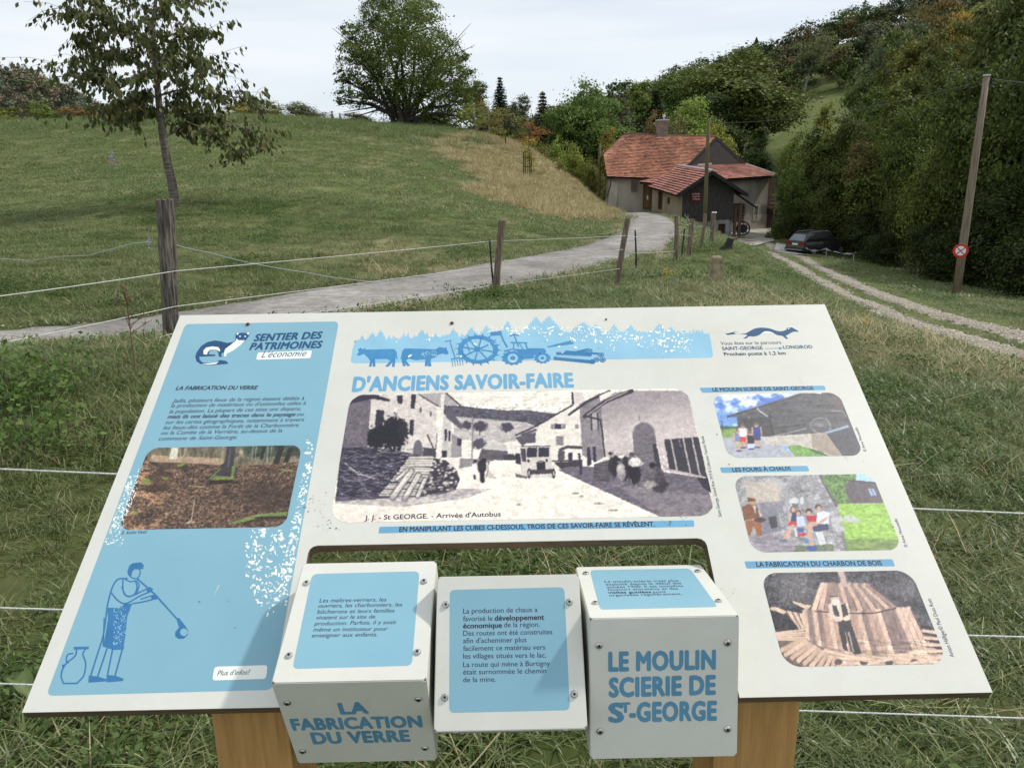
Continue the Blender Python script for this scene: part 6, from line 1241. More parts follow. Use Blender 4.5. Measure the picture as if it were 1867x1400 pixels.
def make_proto(key, kind, seed, n, leaf):
    rg = np.random.default_rng(seed); L_ = []
    if kind == 'round':      # 10 high, 9 wide
        for k in range(13):
            a = k*2.4+rg.random(); z = 3.2+5.0*((k*.618) % 1); rr_ = (1-abs(z-5)/6.2)*2.9*(.6+.5*rg.random()); L_.append(((rr_*math.cos(a), rr_*math.sin(a), z), np.array([1.9, 1.9, 1.5])*(.75+.5*rg.random())))
        L_.append(((0, 0, 8.6), (1.6, 1.6, 1.3))); L_.append(((0, 0, 5), (2.6, 2.6, 2.4)))
    elif kind == 'oval':     # 10 high, 6 wide
        for k in range(14):
            a = k*2.4+rg.random(); z = 1.8+7.0*((k*.618) % 1); rr_ = (1-abs(z-4.5)/6.4)*1.9*(.6+.5*rg.random()); L_.append(((rr_*math.cos(a), rr_*math.sin(a), z), np.array([1.25, 1.25, 1.35])*(.7+.55*rg.random())))
        L_.append(((0, 0, 9.0), (.8, .8, 1.0)))
    elif kind == 'bush':     # 5 high, 5 wide, leafy to the ground
        for k in range(13):
            a = k*2.4+rg.random(); z = .5+3.6*((k*.618) % 1); rr_ = 1.7*(.5+.6*rg.random())*(1-z/6.5); L_.append(((rr_*math.cos(a), rr_*math.sin(a), z), np.array([1.0, 1.0, .9])*(.7+.6*rg.random())))
    elif kind == 'sparse':   # 6 high, 4 wide
        for k in range(12):
            a = k*2.4+rg.random(); z = 2.2+3.4*((k*.618) % 1); rr_ = 1.4*(.5+.6*rg.random())*(1-abs(z-3.6)/4); L_.append(((rr_*math.cos(a), rr_*math.sin(a), z), np.array([.6, .6, .55])*(.6+.7*rg.random())))
    if kind == 'spruce':
        P = []; Nn = []
        for i in range(26):
            t = i/25; z = .6+9.2*t; rad = 2.1*(1-t)**.85+.06; k = int(7+9*(1-t))
            for j in range(k):
                a = 2*math.pi*j/k+i*.7+rg.random()*.4; m_ = int(n/330*(.4+rad)); s = rg.random(m_)**.7; l = rad*(.8+.35*rg.random())
                q = np.stack([np.cos(a)*s*l, np.sin(a)*s*l, z-.45*s*l+.1*s*s*l], 1)+rg.normal(size=(m_, 3))*np.array([.10, .10, .06])*(.5+s[:, None]); P.append(q); Nn.append(np.tile([math.cos(a)*.3, math.sin(a)*.3, 1], (m_, 1))+rg.normal(size=(m_, 3))*.5)
        P, Nn = np.vstack(P), np.vstack(Nn); m = MB(); m.tube([(0, 0, -.3), (0, 0, 5), (0, 0, 9.8)], [.2, .12, .02], 7); tr = raw_mesh('trunk', m.v, m.f, M_bark, True)
    else:
        P, Nn = crown_points(L_, n, rg, {'sparse': .38}.get(kind, .22), .45, {'sparse': 34, 'bush': 50}.get(kind, 75))
        if kind == 'bush': P = P[P[:, 2] > -.1+0*P[:, 2]] if 0 else P; Nn = Nn[:len(P)]; P[:, 2] = np.abs(P[:, 2])
        hgt = {'round': 7.6, 'oval': 8.4, 'bush': 3.2, 'sparse': 5.2}[kind]; r0 = {'round': .34, 'oval': .22, 'bush': .12, 'sparse': .07}[kind]
        m = limbs((0, 0, 0), (0, 0, hgt), L_, r0, rg)
        if kind == 'bush':
            for k in range(5): a = k*1.26; m.tube([(.1*math.cos(a), .1*math.sin(a), -.2), (1.2*math.cos(a), 1.2*math.sin(a), 3)], [.07, .02], 5)
        tr = raw_mesh('trunk', m.v, m.f, M_bark, True)
    v, f = leaf_quads(P, Nn, leaf, rg); cr = raw_mesh('crown', v, f, M_leaf)
    z1 = np.percentile(v[:, 2], 99.7); w = np.percentile(np.abs(v[:, :2]), 98.5)*2
    PROTO[key] = (tr, cr, z1, w)
make_proto('round_a', 'round', 1, 17000, .26); make_proto('round_b', 'round', 2, 17000, .26); make_proto('round_c', 'round', 3, 15000, .28)
make_proto('oval_a', 'oval', 4, 14000, .24); make_proto('oval_b', 'oval', 5, 14000, .24)
make_proto('bush_a', 'bush', 6, 9000, .15); make_proto('bush_b', 'bush', 7, 9000, .15); make_proto('bush_c', 'bush', 8, 8000, .15)
make_proto('sparse_a', 'sparse', 9, 1500, .13); make_proto('sparse_b', 'sparse', 10, 1500, .13); make_proto('spruce', 'spruce', 11, 14000, .22)
make_proto('edge_a', 'round', 12, 26000, .22); make_proto('edge_b', 'oval', 13, 24000, .20); make_proto('edge_c', 'bush', 14, 16000, .12)
GREEN = (.046, .066, .020); DGREEN = (.024, .036, .013); MGREEN = (.056, .082, .026); LGREEN = (.095, .125, .034); OLIVE = (.075, .080, .026); YELLOW = (.115, .10, .028); RUST = (.115, .062, .022); BROWN = (.085, .060, .030); GREYG = (.042, .052, .032); SPR = (.014, .022, .012); WOOD = (.016, .022, .007); WOOD2 = (.032, .040, .012)
def tree(key, px, ytop, D, wpx, col, label, name='broadleaf_tree', rot=0.0, group=None, lean=0, sink=.2, cat='tree', bark=None, ext=1.0):
    tr, cr, z1, w = PROTO[key]; p = wp(px, 300, D); z0 = h1(p[0], p[1])-sink; top_ = wp(px, ytop, D)[2]; sh = max(.8, (top_-z0))/z1; sw = wpx*D/FPX/w
    o = thing(name, (p[0], p[1], z0), label, cat, group); o.scale = (sw, sw*ext, sh); o.rotation_euler = (0, R(lean), rot)
    for nm, me in (('trunk', tr), ('crown', cr)):
        c = bpy.data.objects.new(nm, me); COL.objects.link(c); c.parent = o
        if nm == 'crown': c.color = tuple(col)+(1,)
        elif bark: c.data = me.copy(); c.data.materials[0] = bark
    return o
GL = 'trees on the skyline of the meadow hill'
tree('bush_a', 470, 178, 82, 92, (.105, .088, .028), 'orange-green bushy tree just right of the cherry crown on the hill crest', 'hedge_tree', .4)
tree('bush_b', 512, 186, 84, 60, (.070, .066, .026), 'dull olive bush between the orange-green tree and the grey-green bush on the crest', 'hedge_tree', 1.4)
tree('bush_c', 560, 186, 84, 84, (.072, .072, .034), 'grey-green rounded bush on the crest left of two tiny spruces', 'hedge_tree', 2.1)
tree('spruce', 612, 204, 110, 20, SPR, 'tiny dark spruce standing on the crest, taller of the close pair', 'spruce_tree', 0); tree('spruce', 626, 208, 112, 18, SPR, 'tiny dark spruce, the shorter and right one of the close pair', 'spruce_tree', 1)
tree('bush_b', 96, 184, 84, 74, (.060, .080, .024), 'fresh green bush on the crest below the wooded ridge', 'hedge_tree', 2.6)
tree('bush_c', 30, 195, 82, 100, OLIVE, 'olive bush at the far left end of the hill crest', 'hedge_tree', .8)
tree('bush_a', 160, 196, 86, 96, (.095, .058, .022), 'rust-orange bush on the crest left of the cherry trunk', 'hedge_tree', 3.3)
tree('bush_b', 236, 188, 88, 90, (.085, .056, .024), 'reddish brown bush on the crest behind the cherry crown', 'hedge_tree', 4.3)
tree('bush_c', 330, 186, 86, 90, (.14, .085, .024), 'golden brown bush on the crest right behind the cherry trunk', 'hedge_tree', 5.3)
tree('bush_a', 275, 190, 85, 50, (.13, .135, .03), 'yellow-green bush seen right beside the cherry trunk on the crest', 'hedge_tree', 1.3)
tree('bush_a', 655, 205, 86, 60, (.045, .050, .018), 'dark shrub at the left foot of the big ash', 'hedge_tree', 2.7)
tree('bush_c', 800, 205, 88, 130, (.040, .052, .016), 'dark undergrowth bush at the right foot of the big ash', 'hedge_tree', .2)
tree('oval_a', 876, 150, 100, 72, (.040, .038, .018), 'dark brownish tree between the big ash and the spruce', rot=.6)
tree('spruce', 914, 144, 104, 50, SPR, 'dark pointed spruce right of the big ash', 'spruce_tree', 2)
tree('sparse_a', 868, 186, 72, 66, (.115, .120, .034), 'young yellow-green tree with a thin trunk at the hill corner', 'young_tree', .5, bark=M_palebark, ext=.9); tree('sparse_b', 893, 184, 74, 70, (.105, .088, .028), 'young tree tinged with orange leaves at the hill corner', 'young_tree', 1.5, bark=M_palebark)
tree('sparse_a', 924, 196, 66, 70, (.10, .098, .036), 'thin-crowned sapling with a long leaning stem in the dry grass', 'young_tree', 3.5, lean=5)
tree('sparse_b', 968, 222, 70, 54, (.16, .075, .036), 'sapling with sparse rust-pink leaves behind the dry bank', 'young_tree', 2.5)
for k, (px, yt, D, w, c, lb) in enumerate(((985, 262, 78, 60, OLIVE, 'low olive shrub behind the top of the dry bank'), (1020, 250, 80, 62, LGREEN, 'light green shrub behind the middle of the dry bank'), (1050, 262, 78, 56, (.10, .11, .03), 'yellow-green shrub left of the mill house'), (1074, 290, 76, 50, OLIVE, 'low dull shrub at the lower end of the dry bank'), (1010, 290, 76, 60, (.085, .075, .03), 'brownish low shrub just over the edge of the dry bank'), (945, 235, 80, 70, (.075, .075, .026), 'brown-green shrub behind the guarded sapling'))): tree(('bush_a', 'bush_b', 'bush_c')[k % 3], px, yt, D, w, c, lb, 'shrub', k*1.1, cat='shrub')
tree('oval_b', 1112, 238, 80, 50, YELLOW, 'yellow-leaved small tree at the left end of the mill roof', 'young_tree', .9)
tree('round_a', 1068, 150, 98, 120, MGREEN, 'tall bright green tree behind the left end of the mill', rot=.3); tree('round_b', 1105, 182, 94, 125, MGREEN, 'broad green tree directly left of the mill roof', rot=1.9); tree('round_c', 1040, 196, 94, 130, GREEN, 'green round tree lower left of the tallest green one', rot=2.9)
tree('spruce', 990, 172, 125, 66, (.030, .024, .014), 'dark brown conifer on the wooded slope left of the green trees', 'spruce_tree', .7); tree('oval_a', 955, 176, 135, 66, GREYG, 'grey-green tree at the low left end of the right-hand wood', rot=1.2)
tree('spruce', 1192, 168, 112, 84, (.022, .026, .013), 'dark conifer above the chimney', 'spruce_tree', 1.7); tree('bush_b', 1196, 205, 92, 90, (.080, .062, .034), 'half-bare brownish bush behind the chimney', 'shrub', 1.1, cat='shrub'); tree('oval_b', 1172, 150, 118, 70, (.070, .092, .028), 'pale green slender tree left of the dark conifer', rot=2.2)
tree('round_c', 1262, 182, 90, 96, LGREEN, 'light yellow-green tree rising behind the mill ridge', rot=.4); tree('bush_a', 1236, 216, 88, 76, (.075, .070, .036), 'grey-brown bush behind the mill ridge right of the chimney', 'shrub', 3.1, cat='shrub'); tree('bush_c', 1310, 222, 84, 70, (.12, .125, .032), 'yellowish bush behind the gable of the mill', 'shrub', 2.4, cat='shrub')
tree('round_a', 1345, 92, 128, 205, (.050, .060, .019), 'largest rounded olive-green tree above the mill gable', rot=.8); tree('round_a', 1245, 128, 140, 130, GREEN, 'rounded green tree left of the largest olive one', rot=2.3); tree('oval_b', 1386, 235, 104, 60, DGREEN, 'dark tree under the right side of the largest rounded one', rot=.1)
tree('round_c', 1290, 175, 118, 120, DGREEN, 'dark tree under the left side of the largest rounded one', rot=.1)
g = np.random.default_rng(50)
# birch leaning on the hill
b = ground(1463, 192, 176); t = wp(1481, 118, 176); o = thing('birch_tree', b, 'leaning white-stemmed birch above the small hill meadow', 'tree'); m = MB(); m.tube([b-UPZ*.4, (b+t)/2+np.array([-.2, 0, 0]), t, t+np.array([1.2, 0, 5])], [.26, .2, .14, .05], 7); m.build('trunk', M_palebark, o)
q, nn = crown_points([((t[0]+.8, t[1], t[2]+1), (3, 3, 2.6)), ((t[0]-2, t[1], t[2]+2.5), (2.6, 2.6, 2.4)), ((t[0]+2, t[1], t[2]+4), (3, 3, 2.6))], 3000, g); v, f = leaf_quads(q, nn, .4, g); c = add('crown', v, f, M_leaf, o); c.color = (.060, .064, .034, 1)
# wood along the track: edge trees, then the ranks behind
EDGE = [(1456, 238, 69, 84, 'edge_c', (.060, .082, .024), 'light green leafy tree at the right corner of the mill'), (1452, 310, 64, 74, 'edge_c', (.040, .056, .016), 'dark green bush between the mill corner and the parked car'), (1480, 235, 66, 100, 'edge_b', (.046, .058, .018), 'green tree directly behind the parked car'), (1535, 215, 64, 110, 'edge_a', WOOD2, 'dark tree at the front of the wood right of the car'),
        (1512, 340, 61, 90, 'edge_c', WOOD2, 'dark bush over the bonnet of the parked car'), (1575, 260, 60, 110, 'edge_c', (.058, .048, .022), 'brownish-leaved tree in the middle of the wood edge'), (1618, 165, 58, 120, 'edge_b', (.046, .054, .016), 'tall dark tree at the wood edge right of the brownish one'), (1600, 380, 56, 100, 'edge_c', WOOD, 'low dark bush at the foot of the brownish tree'),
        (1668, 190, 53, 130, 'edge_a', (.040, .052, .015), 'dark rounded tree left of the leaning pole'), (1660, 370, 50, 110, 'edge_c', WOOD, 'low dark bush beside the thin stake in the wood edge'), (1722, 215, 47, 130, 'edge_c', (.055, .064, .018), 'olive-lit bushy tree just left of the leaning pole'), (1725, 400, 44, 110, 'edge_c', WOOD, 'low dark bush behind the foot of the leaning pole'),
        (1785, 120, 44, 190, 'edge_a', (.034, .044, .013), 'big dark tree behind the top of the leaning pole'), (1800, 330, 40, 150, 'edge_c', WOOD, 'dense dark bush right of the leaning pole'), (1868, 40, 40, 220, 'edge_a', (.032, .042, .013), 'tall dark tree at the right edge of the wood'), (1875, 320, 36, 180, 'edge_c', WOOD, 'dark bush at the right end of the wood edge'), (1960, 60, 36, 260, 'edge_b', WOOD, 'dark tree beyond the right end of the wood edge'), (1965, 330, 31, 200, 'edge_c', WOOD, 'dark bush beyond the right end of the wood edge')]
for k, (px, yt, D, w, key, c, lb) in enumerate(EDGE): tree(key, px, yt, D, w, c, lb, 'wood_edge_tree', k*1.7, sink=.1)
BACK = [(1502, 192, 76, 60, 'oval_b', (.095, .100, .028), 'pale yellow-tipped tree rising beside the hill meadow'), (1590, 165, 78, 100, 'oval_a', GREEN, 'green tree behind the wood edge below the birch'), (1610, 95, 84, 120, 'round_a', (.045, .052, .018), 'olive-green tree in the second rank of the wood'), (1660, 75, 80, 130, 'oval_b', (.085, .082, .028), 'yellow-tinged slender tree in the second rank of the wood'), (1720, 45, 78, 150, 'round_b', (.048, .052, .019), 'broad olive tree high in the wood left of the pole top'), (1770, 10, 72, 150, 'oval_a', (.055, .060, .020), 'slender olive tree above the top of the leaning pole'), (1830, -20, 66, 170, 'round_c', (.034, .042, .015), 'dark tree high in the wood above the pole top'), (1700, 90, 64, 120, 'oval_a', (.042, .050, .017), 'green tree between the second rank and the pole'), (1642, 140, 68, 110, 'round_c', (.038, .046, .016), 'dark green tree between the yellow-tinged tree and the wood edge'),
        (1740, 20, 100, 110, 'round_c', (.15, .105, .030), 'golden-leaved tree high in the right-hand wood'), (1800, -30, 104, 180, 'round_a', (.060, .088, .034), 'soft green broad tree on top of the right-hand wood'), (1610, 60, 110, 120, 'round_b', (.046, .060, .022), 'green rounded tree above the birch'), (1640, 40, 115, 140, 'round_a', GREYG, 'greyish green tree on the upper slope of the wood'), (1690, 5, 120, 130, 'round_b', (.075, .052, .024), 'brown-tinted tree on the upper slope of the wood'), (1880, -40, 90, 200, 'round_b', DGREEN, 'dark tree at the top right corner of the wood')]
for k, (px, yt, D, w, key, c, lb) in enumerate(BACK): tree(key, px, yt, D, w, c, lb, 'wood_tree', k*2.1+.5)
b = ground(1674, 494, 44); o = thing('tree_snag', b, 'short pale snag standing at the dark foot of the wood', 'snag'); m = MB(); m.tube([b-UPZ*.2, b+np.array([0, 0, .5]), wp(1672, 465, 44)], [.09, .07, .06], 7); m.build('trunk', M_palebark, o)
# --- the wood that covers the slope and the ridge on the left: nobody could count these
M_far = vcol_mat('forest_canopy', rough=.8, spec=.1)
n_ = M_far.node_tree; bs = n_.nodes['Principled BSDF']; lk = bs.inputs['Base Color'].links[0].from_socket
gg = n_.nodes.new('ShaderNodeNewGeometry'); mr = n_.nodes.new('ShaderNodeMapRange'); mr.inputs['To Min'].default_value = 1.3; mr.inputs['To Max'].default_value = 2.9; hv = n_.nodes.new('ShaderNodeHueSaturation')
n_.links.new(gg.outputs['Random Per Island'], mr.inputs[0]); n_.links.new(mr.outputs[0], hv.inputs['Value']); n_.links.new(lk, hv.inputs['Color']); n_.links.new(hv.outputs[0], bs.inputs['Base Color'])
def forest(name, spots, nleaf, leaf, seed, cols, cw):
    rg = np.random.default_rng(seed); V = []; CC = []
    for x, y, z, s in spots:
        con = rg.random() < .07
        if con:
            m_ = nleaf; t = rg.random(m_)**.8; a = rg.random(m_)*6.28; r_ = 3.3*(1-t)**.8*(.5+.5*rg.random(m_)); q = np.stack([r_*np.cos(a), r_*np.sin(a), 1+8.6*t-.3*r_], 1)*s; nn = np.stack([np.cos(a), np.sin(a), 1.2+0*a], 1); c = np.array(SPR)*1.1
        else:
            L_ = [((rg.normal()*1.5*s, rg.normal()*1.5*s, (3.6+3.0*rg.random())*s), np.array([1.9, 1.9, 1.7])*s*(.75+.5*rg.random())) for _ in range(4)]+[((0, 0, 4.4*s), np.array([3.1, 3.1, 3.3])*s)]
            q, nn = crown_points(L_, nleaf, rg, .20, .5, 40); c = np.array(cols[int(rg.random()*len(cols))])*(.75+.5*rg.random())
        v, f = leaf_quads(q+np.array([x, y, z]), nn, leaf, rg, .8); V.append(v); CC.append(np.tile(c, (len(v), 1)))
    V = np.vstack(V); f = np.arange(len(V)).reshape(-1, 4); o = add(name, V, f, M_far, None, False, np.vstack(CC)); o['kind'] = 'stuff'; return o
rg = np.random.default_rng(90); spots = []
D = 112.0
while D < 262:
    q = -.02+.08*rg.random()
    while q < .80:
        x = q*D; y = D*(1+.05*rg.normal()); hm = y < 176 and .315 < q < .475
        if not hm and not (y < 130 and q < .42): spots.append((x, y, h1(x, y)-1.0, .88+.45*rg.random()))
        q += (6.6+3.4*rg.random())/D
    D += 8.0
print('forest trees', len(spots))
CL = [DGREEN, GREEN, (.040, .050, .018), (.050, .060, .021), GREYG, (.058, .050, .022), (.064, .047, .021), (.060, .064, .022), (.046, .060, .020), (.036, .048, .020)]
forest('hillside_forest', spots, 1250, .52, 91, CL, 1)
# left ridge
rx = np.linspace(-560, -40, 70); ry = np.linspace(300, 560, 30); RX, RY = np.meshgrid(rx, ry)
def ridge(x, y):
    px = 933.5+FPX*x/y; sky_ = np.interp(px, [-600, 0, 60, 120, 180, 240, 330, 430, 520], [40, 122, 130, 142, 165, 200, 236, 262, 300]); el = (341-sky_)/1400.0*430-9
    return 7+np.clip(el-3, -30, 200)*sstep(290, 430, y)-.05*np.clip(y-430, 0, 400)
RZ = ridge(RX, RY); i = (np.arange(29)[:, None]*70+np.arange(69)[None]).ravel()
struct(add('far_hill', np.stack([RX.ravel(), RY.ravel(), RZ.ravel()], 1), np.stack([i, i+1, i+71, i+70], 1), pmat('far_hill_soil', (.03, .03, .016), (.022, .024, .012), 1, .05), None, True))
spots = []; D = 305.0
while D < 450:
    px = -120
    while px < 460:
        x = (px-933.5)/FPX*D; y = D*(1+.015*rg.normal()); spots.append((x, y, float(ridge(np.array(x), np.array(y)))-.8, .55+.4*rg.random())); px += (4.0+2.0*rg.random())*FPX/D
    D += 6.0
print('ridge trees', len(spots))
forest('ridge_forest', spots, 260, .75, 92, [(.10, .085, .056), (.105, .084, .054), (.085, .092, .054), (.072, .084, .054), (.10, .095, .058), (.098, .078, .052), (.065, .076, .054), (.085, .105, .058)], 1)

# --- the big ash on the crest
rg = np.random.default_rng(21); D = 80.0; b = ground(742, 247, D); ash = thing('ash_tree', b, 'huge spreading green tree with many stems on top of the meadow hill', 'tree')
LB = [(722, 30, 62), (688, 78, 62), (755, 62, 66), (798, 98, 52), (662, 128, 46), (735, 120, 80), (815, 150, 54), (640, 100, 30), (645, 165, 38), (700, 172, 46), (770, 180, 66), (842, 190, 42), (850, 150, 30), (860, 215, 28), (800, 218, 40), (728, 214, 34), (770, 20, 36), (690, 20, 34), (640, 60, 22), (835, 110, 26), (618, 140, 16), (625, 180, 18)]
lob = []
for px, py, r in LB: q = wp(px, py, D+rg.normal()*2.2); lob.append((q, np.array([1, 1.15, .85])*.80*r/FPX*D))
P, Nn = crown_points(lob, 54000, rg, .15, .45); v, f = leaf_quads(P, Nn, .21, rg); c = add('crown', v, f, M_leaf, ash); c.color = (.044, .058, .017, 1)
m = MB()
for px, py, r in LB:
    q = wp(px, py, D+rg.normal()*1.5); a = b+np.array([rg.normal()*.5, rg.normal()*.5, .2+.6*rg.random()]); md = a*.55+q*.45+np.array([rg.normal()*.4, 0, .6]); m.tube([a-UPZ*.8, a, md, q], [.30, .24, .15, .04], 6)
    for k in range(4): e = q+rg.normal(size=3)*r/FPX*D*.6; m.tube([md*.4+q*.6, e], [.07, .015], 4)
for px, py in ((625, 205), (615, 190), (640, 215), (632, 178)): q = wp(px, py, D-1); m.tube([b+UPZ*.6, (b+q)/2+UPZ*1.2, q], [.16, .10, .02], 5)
m.build('trunk', M_bark, ash, True)

# --- young cherry by the post
rg = np.random.default_rng(31); DC = 25.0; b = ground(318, 372, DC); cherry = thing('cherry_tree', b, 'young cherry tree with drooping dark leaves behind the thick fence post', 'tree')
def cw(px, py, d=0.0): return wp(px, py, DC+d)
trunk = [(319, 372), (314, 335), (306, 300), (298, 255), (293, 215), (289, 180), (285, 140), (281, 95), (279, 50), (284, 0), (286, -70), (288, -160)]
M_cherrybark = pmat('cherry_bark', (.20, .17, .145), (.070, .058, .050), .75, 6, (.6, .6, 5), 5, .3, 24)
m = MB(); m.tube([b-UPZ*.2]+[cw(*q) for q in trunk], [.16]+list(np.array([.15, .138, .128, .118, .108, .10, .088, .076, .064, .05, .036, .02])), 12)
BR = [([(298, 252), (318, 240), (340, 222), (362, 208), (390, 212), (430, 228), (470, 250), (492, 252)], .9, .034), ([(289, 182), (272, 172), (252, 174), (226, 186), (200, 200), (184, 210)], -.8, .026), ([(290, 175), (320, 166), (350, 164), (390, 172), (430, 178), (462, 182)], -.4, .026), ([(286, 150), (262, 118), (240, 104), (210, 96), (170, 100), (130, 112), (108, 116)], .5, .028), ([(284, 128), (310, 118), (340, 112), (370, 108), (386, 120)], .7, .022), ([(282, 105), (256, 70), (232, 48), (190, 30), (140, 24), (110, 14)], -.6, .026), ([(281, 90), (310, 66), (340, 54), (366, 58), (384, 52)], -.8, .022), ([(280, 50), (262, 20), (236, -10), (180, -20)], .5, .018), ([(281, 40), (306, 12), (340, -4), (378, -10)], .4, .018), ([(286, 165), (275, 130), (250, 140), (220, 150), (190, 150)], -.9, .02), ([(293, 205), (280, 196), (262, 196), (240, 210), (224, 222)], .3, .016), ([(340, 222), (372, 236), (398, 252), (420, 270), (446, 280)], .5, .016), ([(284, 0), (260, -40), (210, -70)], -.3, .016), ([(285, -30), (320, -60), (360, -70)], .5, .016), ([(283, 120), (285, 80), (300, 30), (310, -10)], -1.0, .016), ([(286, 140), (300, 100), (330, 84)], 1.1, .016), ([(284, 120), (268, 84), (262, 40)], 1.0, .016), ([(300, 168), (330, 186), (352, 196), (366, 214)], .6, .014), ([(232, 48), (205, 62), (170, 66), (140, 70)], -.2, .014), ([(210, 96), (190, 120), (160, 134), (142, 140)], .2, .014), ([(190, 30), (170, 0), (130, -8)], -.4, .012), ([(320, 166), (344, 140), (372, 136)], -.6, .012)]
tw = []
for pts, dd, r in BR:
    c_ = curve([(x, y) for x, y in pts], 5); k = len(c_); P = [cw(x, y, dd*i/k*2.4) for i, (x, y) in enumerate(c_)]; m.tube(P, [r*1.35*(1-.85*i/(k-1)) for i in range(k)], 6)
    for i in range(int(k*.22), k):
        for _ in range(2 if i % 3 else 3):
            if rg.random() < .25: continue
            d = rg.normal(size=3)*np.array([.46, .6, .28])*(.7+.5*i/k); e = P[i]+d; md = P[i]+d*.5+UPZ*.06
            m.tube([P[i], md, e-UPZ*.06], [.006, .005, .003], 4, False); tw.append((P[i], md, e-UPZ*.06))
m.build('trunk', M_cherrybark, cherry, True)
Cn = []; Ax = []
for a, md, e in tw:
    for t in np.linspace(.12, 1, 12):
        if rg.random() < .12: continue
        q = (1-t)**2*a+2*t*(1-t)*md+t*t*e; Cn.append(q+rg.normal(size=3)*.06); d = norm(e-a); Ax.append(np.array([d[0]*.35, d[1]*.35, -.95])+rg.normal(size=3)*.34)
Cn = np.array(Cn); Ax = np.array(Ax); Ax /= np.linalg.norm(Ax, axis=1)[:, None]; n = len(Cn); print('cherry leaves', n)
sd_r = rg.normal(size=(n, 3)); sd_r -= Ax*(sd_r*Ax).sum(1)[:, None]; sd_r /= np.linalg.norm(sd_r, axis=1)[:, None]; nn = np.cross(Ax, sd_r); s = (.215*(.6+.7*rg.random(n)))[:, None]
V = np.stack([Cn, Cn+Ax*s*.5+sd_r*s*.27-nn*s*.10, Cn+Ax*s+nn*s*-.06, Cn+Ax*s*.5-sd_r*s*.27-nn*s*.10, Cn+Ax*s*.52], 1).reshape(-1, 3); ii = np.arange(n)[:, None]*5
F = np.vstack([ii+np.array([[0, 1, 2, 4]]), ii+np.array([[0, 4, 2, 3]])]); M_cleaf = island_mat('cherry_leaves', [(.050, .066, .022), (.075, .096, .030), (.090, .112, .036), (.115, .132, .045), (.20, .18, .065)], .5, .2, .25)
c = add('crown', V, F, M_cleaf, cherry)

# --- guarded sapling in the dry grass
b = ground(962, 334, 56); gd_ = thing('tree_guard', b, 'dark wooden stake guard around a sapling on the dry bank', 'tree guard')
for k in range(4):
    a = k*math.pi/2+.5; p0 = b+np.array([.33*math.cos(a), .33*math.sin(a), 0]); m = MB(); m.tube([p0-UPZ*.1, p0+UPZ*(1.75+.15*(k % 2))], .045, 6); m.build('stake', M_board, gd_)
for z in (.75, 1.35):
    m = MB(); P = [b+np.array([.33*math.cos(k*math.pi/2+.5), .33*math.sin(k*math.pi/2+.5), z]) for k in range(5)]; m.tube(P, .035, 5); m.build('rail', M_board, gd_)
sap = thing('sapling', b, 'yellow-leaved sapling growing inside the wooden stake guard', 'sapling'); m = MB(); m.tube([b, b+np.array([.05, 0, 1.5]), b+np.array([.12, 0, 3.0])], [.03, .022, .008], 6); m.build('trunk', M_bark, sap)
rg = np.random.default_rng(3); q, nn = crown_points([(b+np.array([.1, 0, 2.3]), (.4, .4, .8)), (b+np.array([.35, -.1, .9]), (.3, .3, .55)), (b+np.array([.1, 0, 1.4]), (.3, .3, .4))], 500, rg, .4); v, f = leaf_quads(q, nn, .14, rg); c = add('crown', v, f, M_leaf, sap); c.color = (.13, .11, .025, 1)

# ================================================================== grass and ground plants
def blade_tuft(name, n, spread, hmin, hmax, wid, bend, mat, seed, segs=3, lean=.5, matidx=None):
    """a tuft of curved tapering blades"""
    rg = np.random.default_rng(seed); V = []; F = []; k = 0
    for i in range(n):
        r_ = spread*math.sqrt(rg.random()); a = rg.random()*6.283; b = np.array([r_*math.cos(a), r_*math.sin(a), -.01]); hh = hmin+(hmax-hmin)*rg.random()**1.4; w = wid*(.6+.8*rg.random())
        d = rg.random()*6.283; dv = np.array([math.cos(d), math.sin(d), 0]); sv = np.array([-math.sin(d), math.cos(d), 0]); bd = bend*(.3+1.1*rg.random()); l0 = lean*rg.random()
        for s in range(segs+1):
            t = s/segs; p = b+dv*hh*(l0*t+bd*t*t)+UPZ*hh*max(.08, (t*(1-.30*l0)-.42*bd*t*t)); ww = w*(1-t)**.7*.5+w*.04
            if s < segs: V += [p-sv*ww, p+sv*ww]
            else: V.append(p)
        for s in range(segs-1): F.append([k+2*s, k+2*s+1, k+2*s+3, k+2*s+2])
        F.append([k+2*segs-2, k+2*segs-1, k+2*segs]); k += 2*segs+1
    me = bpy.data.meshes.new(name); me.from_pydata([tuple(p) for p in V], [], F); me.update(); me.materials.append(mat)
    return bpy.data.objects.new(name, me)
GR = [(.056, .086, .020), (.098, .148, .036), (.14, .185, .055), (.25, .29, .12), (.085, .135, .030), (.17, .22, .07), (.34, .40, .18)]
M_gA = island_mat('grass_green', GR, .42, .5, .36); M_gB = island_mat('grass_mixed', [(.060, .085, .024), (.12, .145, .048), (.18, .185, .080), (.32, .31, .17), (.095, .135, .038), (.40, .35, .20), (.16, .20, .07)], .65, .2, .28)
M_gS = island_mat('grass_straw', [(.36, .29, .16), (.52, .44, .26), (.62, .54, .34), (.44, .37, .21), (.24, .23, .10)], .75, .15, .25); M_gC = island_mat('clover_leaves', [(.050, .090, .022), (.085, .14, .034), (.13, .19, .055)], .6, .25, .25)
def leafy_tuft(name, n, spread, hgt, size, mat, seed):
    rg = np.random.default_rng(seed); P = np.stack([rg.normal(size=n)*spread*.5, rg.normal(size=n)*spread*.5, hgt*rg.random(n)**.7], 1); N_ = rg.normal(size=(n, 3))*.5+np.array([0, 0, 1]); v, f = leaf_quads(P, N_, size, rg, .8)
    return bpy.data.objects.new(name, raw_mesh(name, v, f, mat))
def coll(name, objs):
    c = bpy.data.collections.new(name)
    for o in objs: c.objects.link(o)
    return c
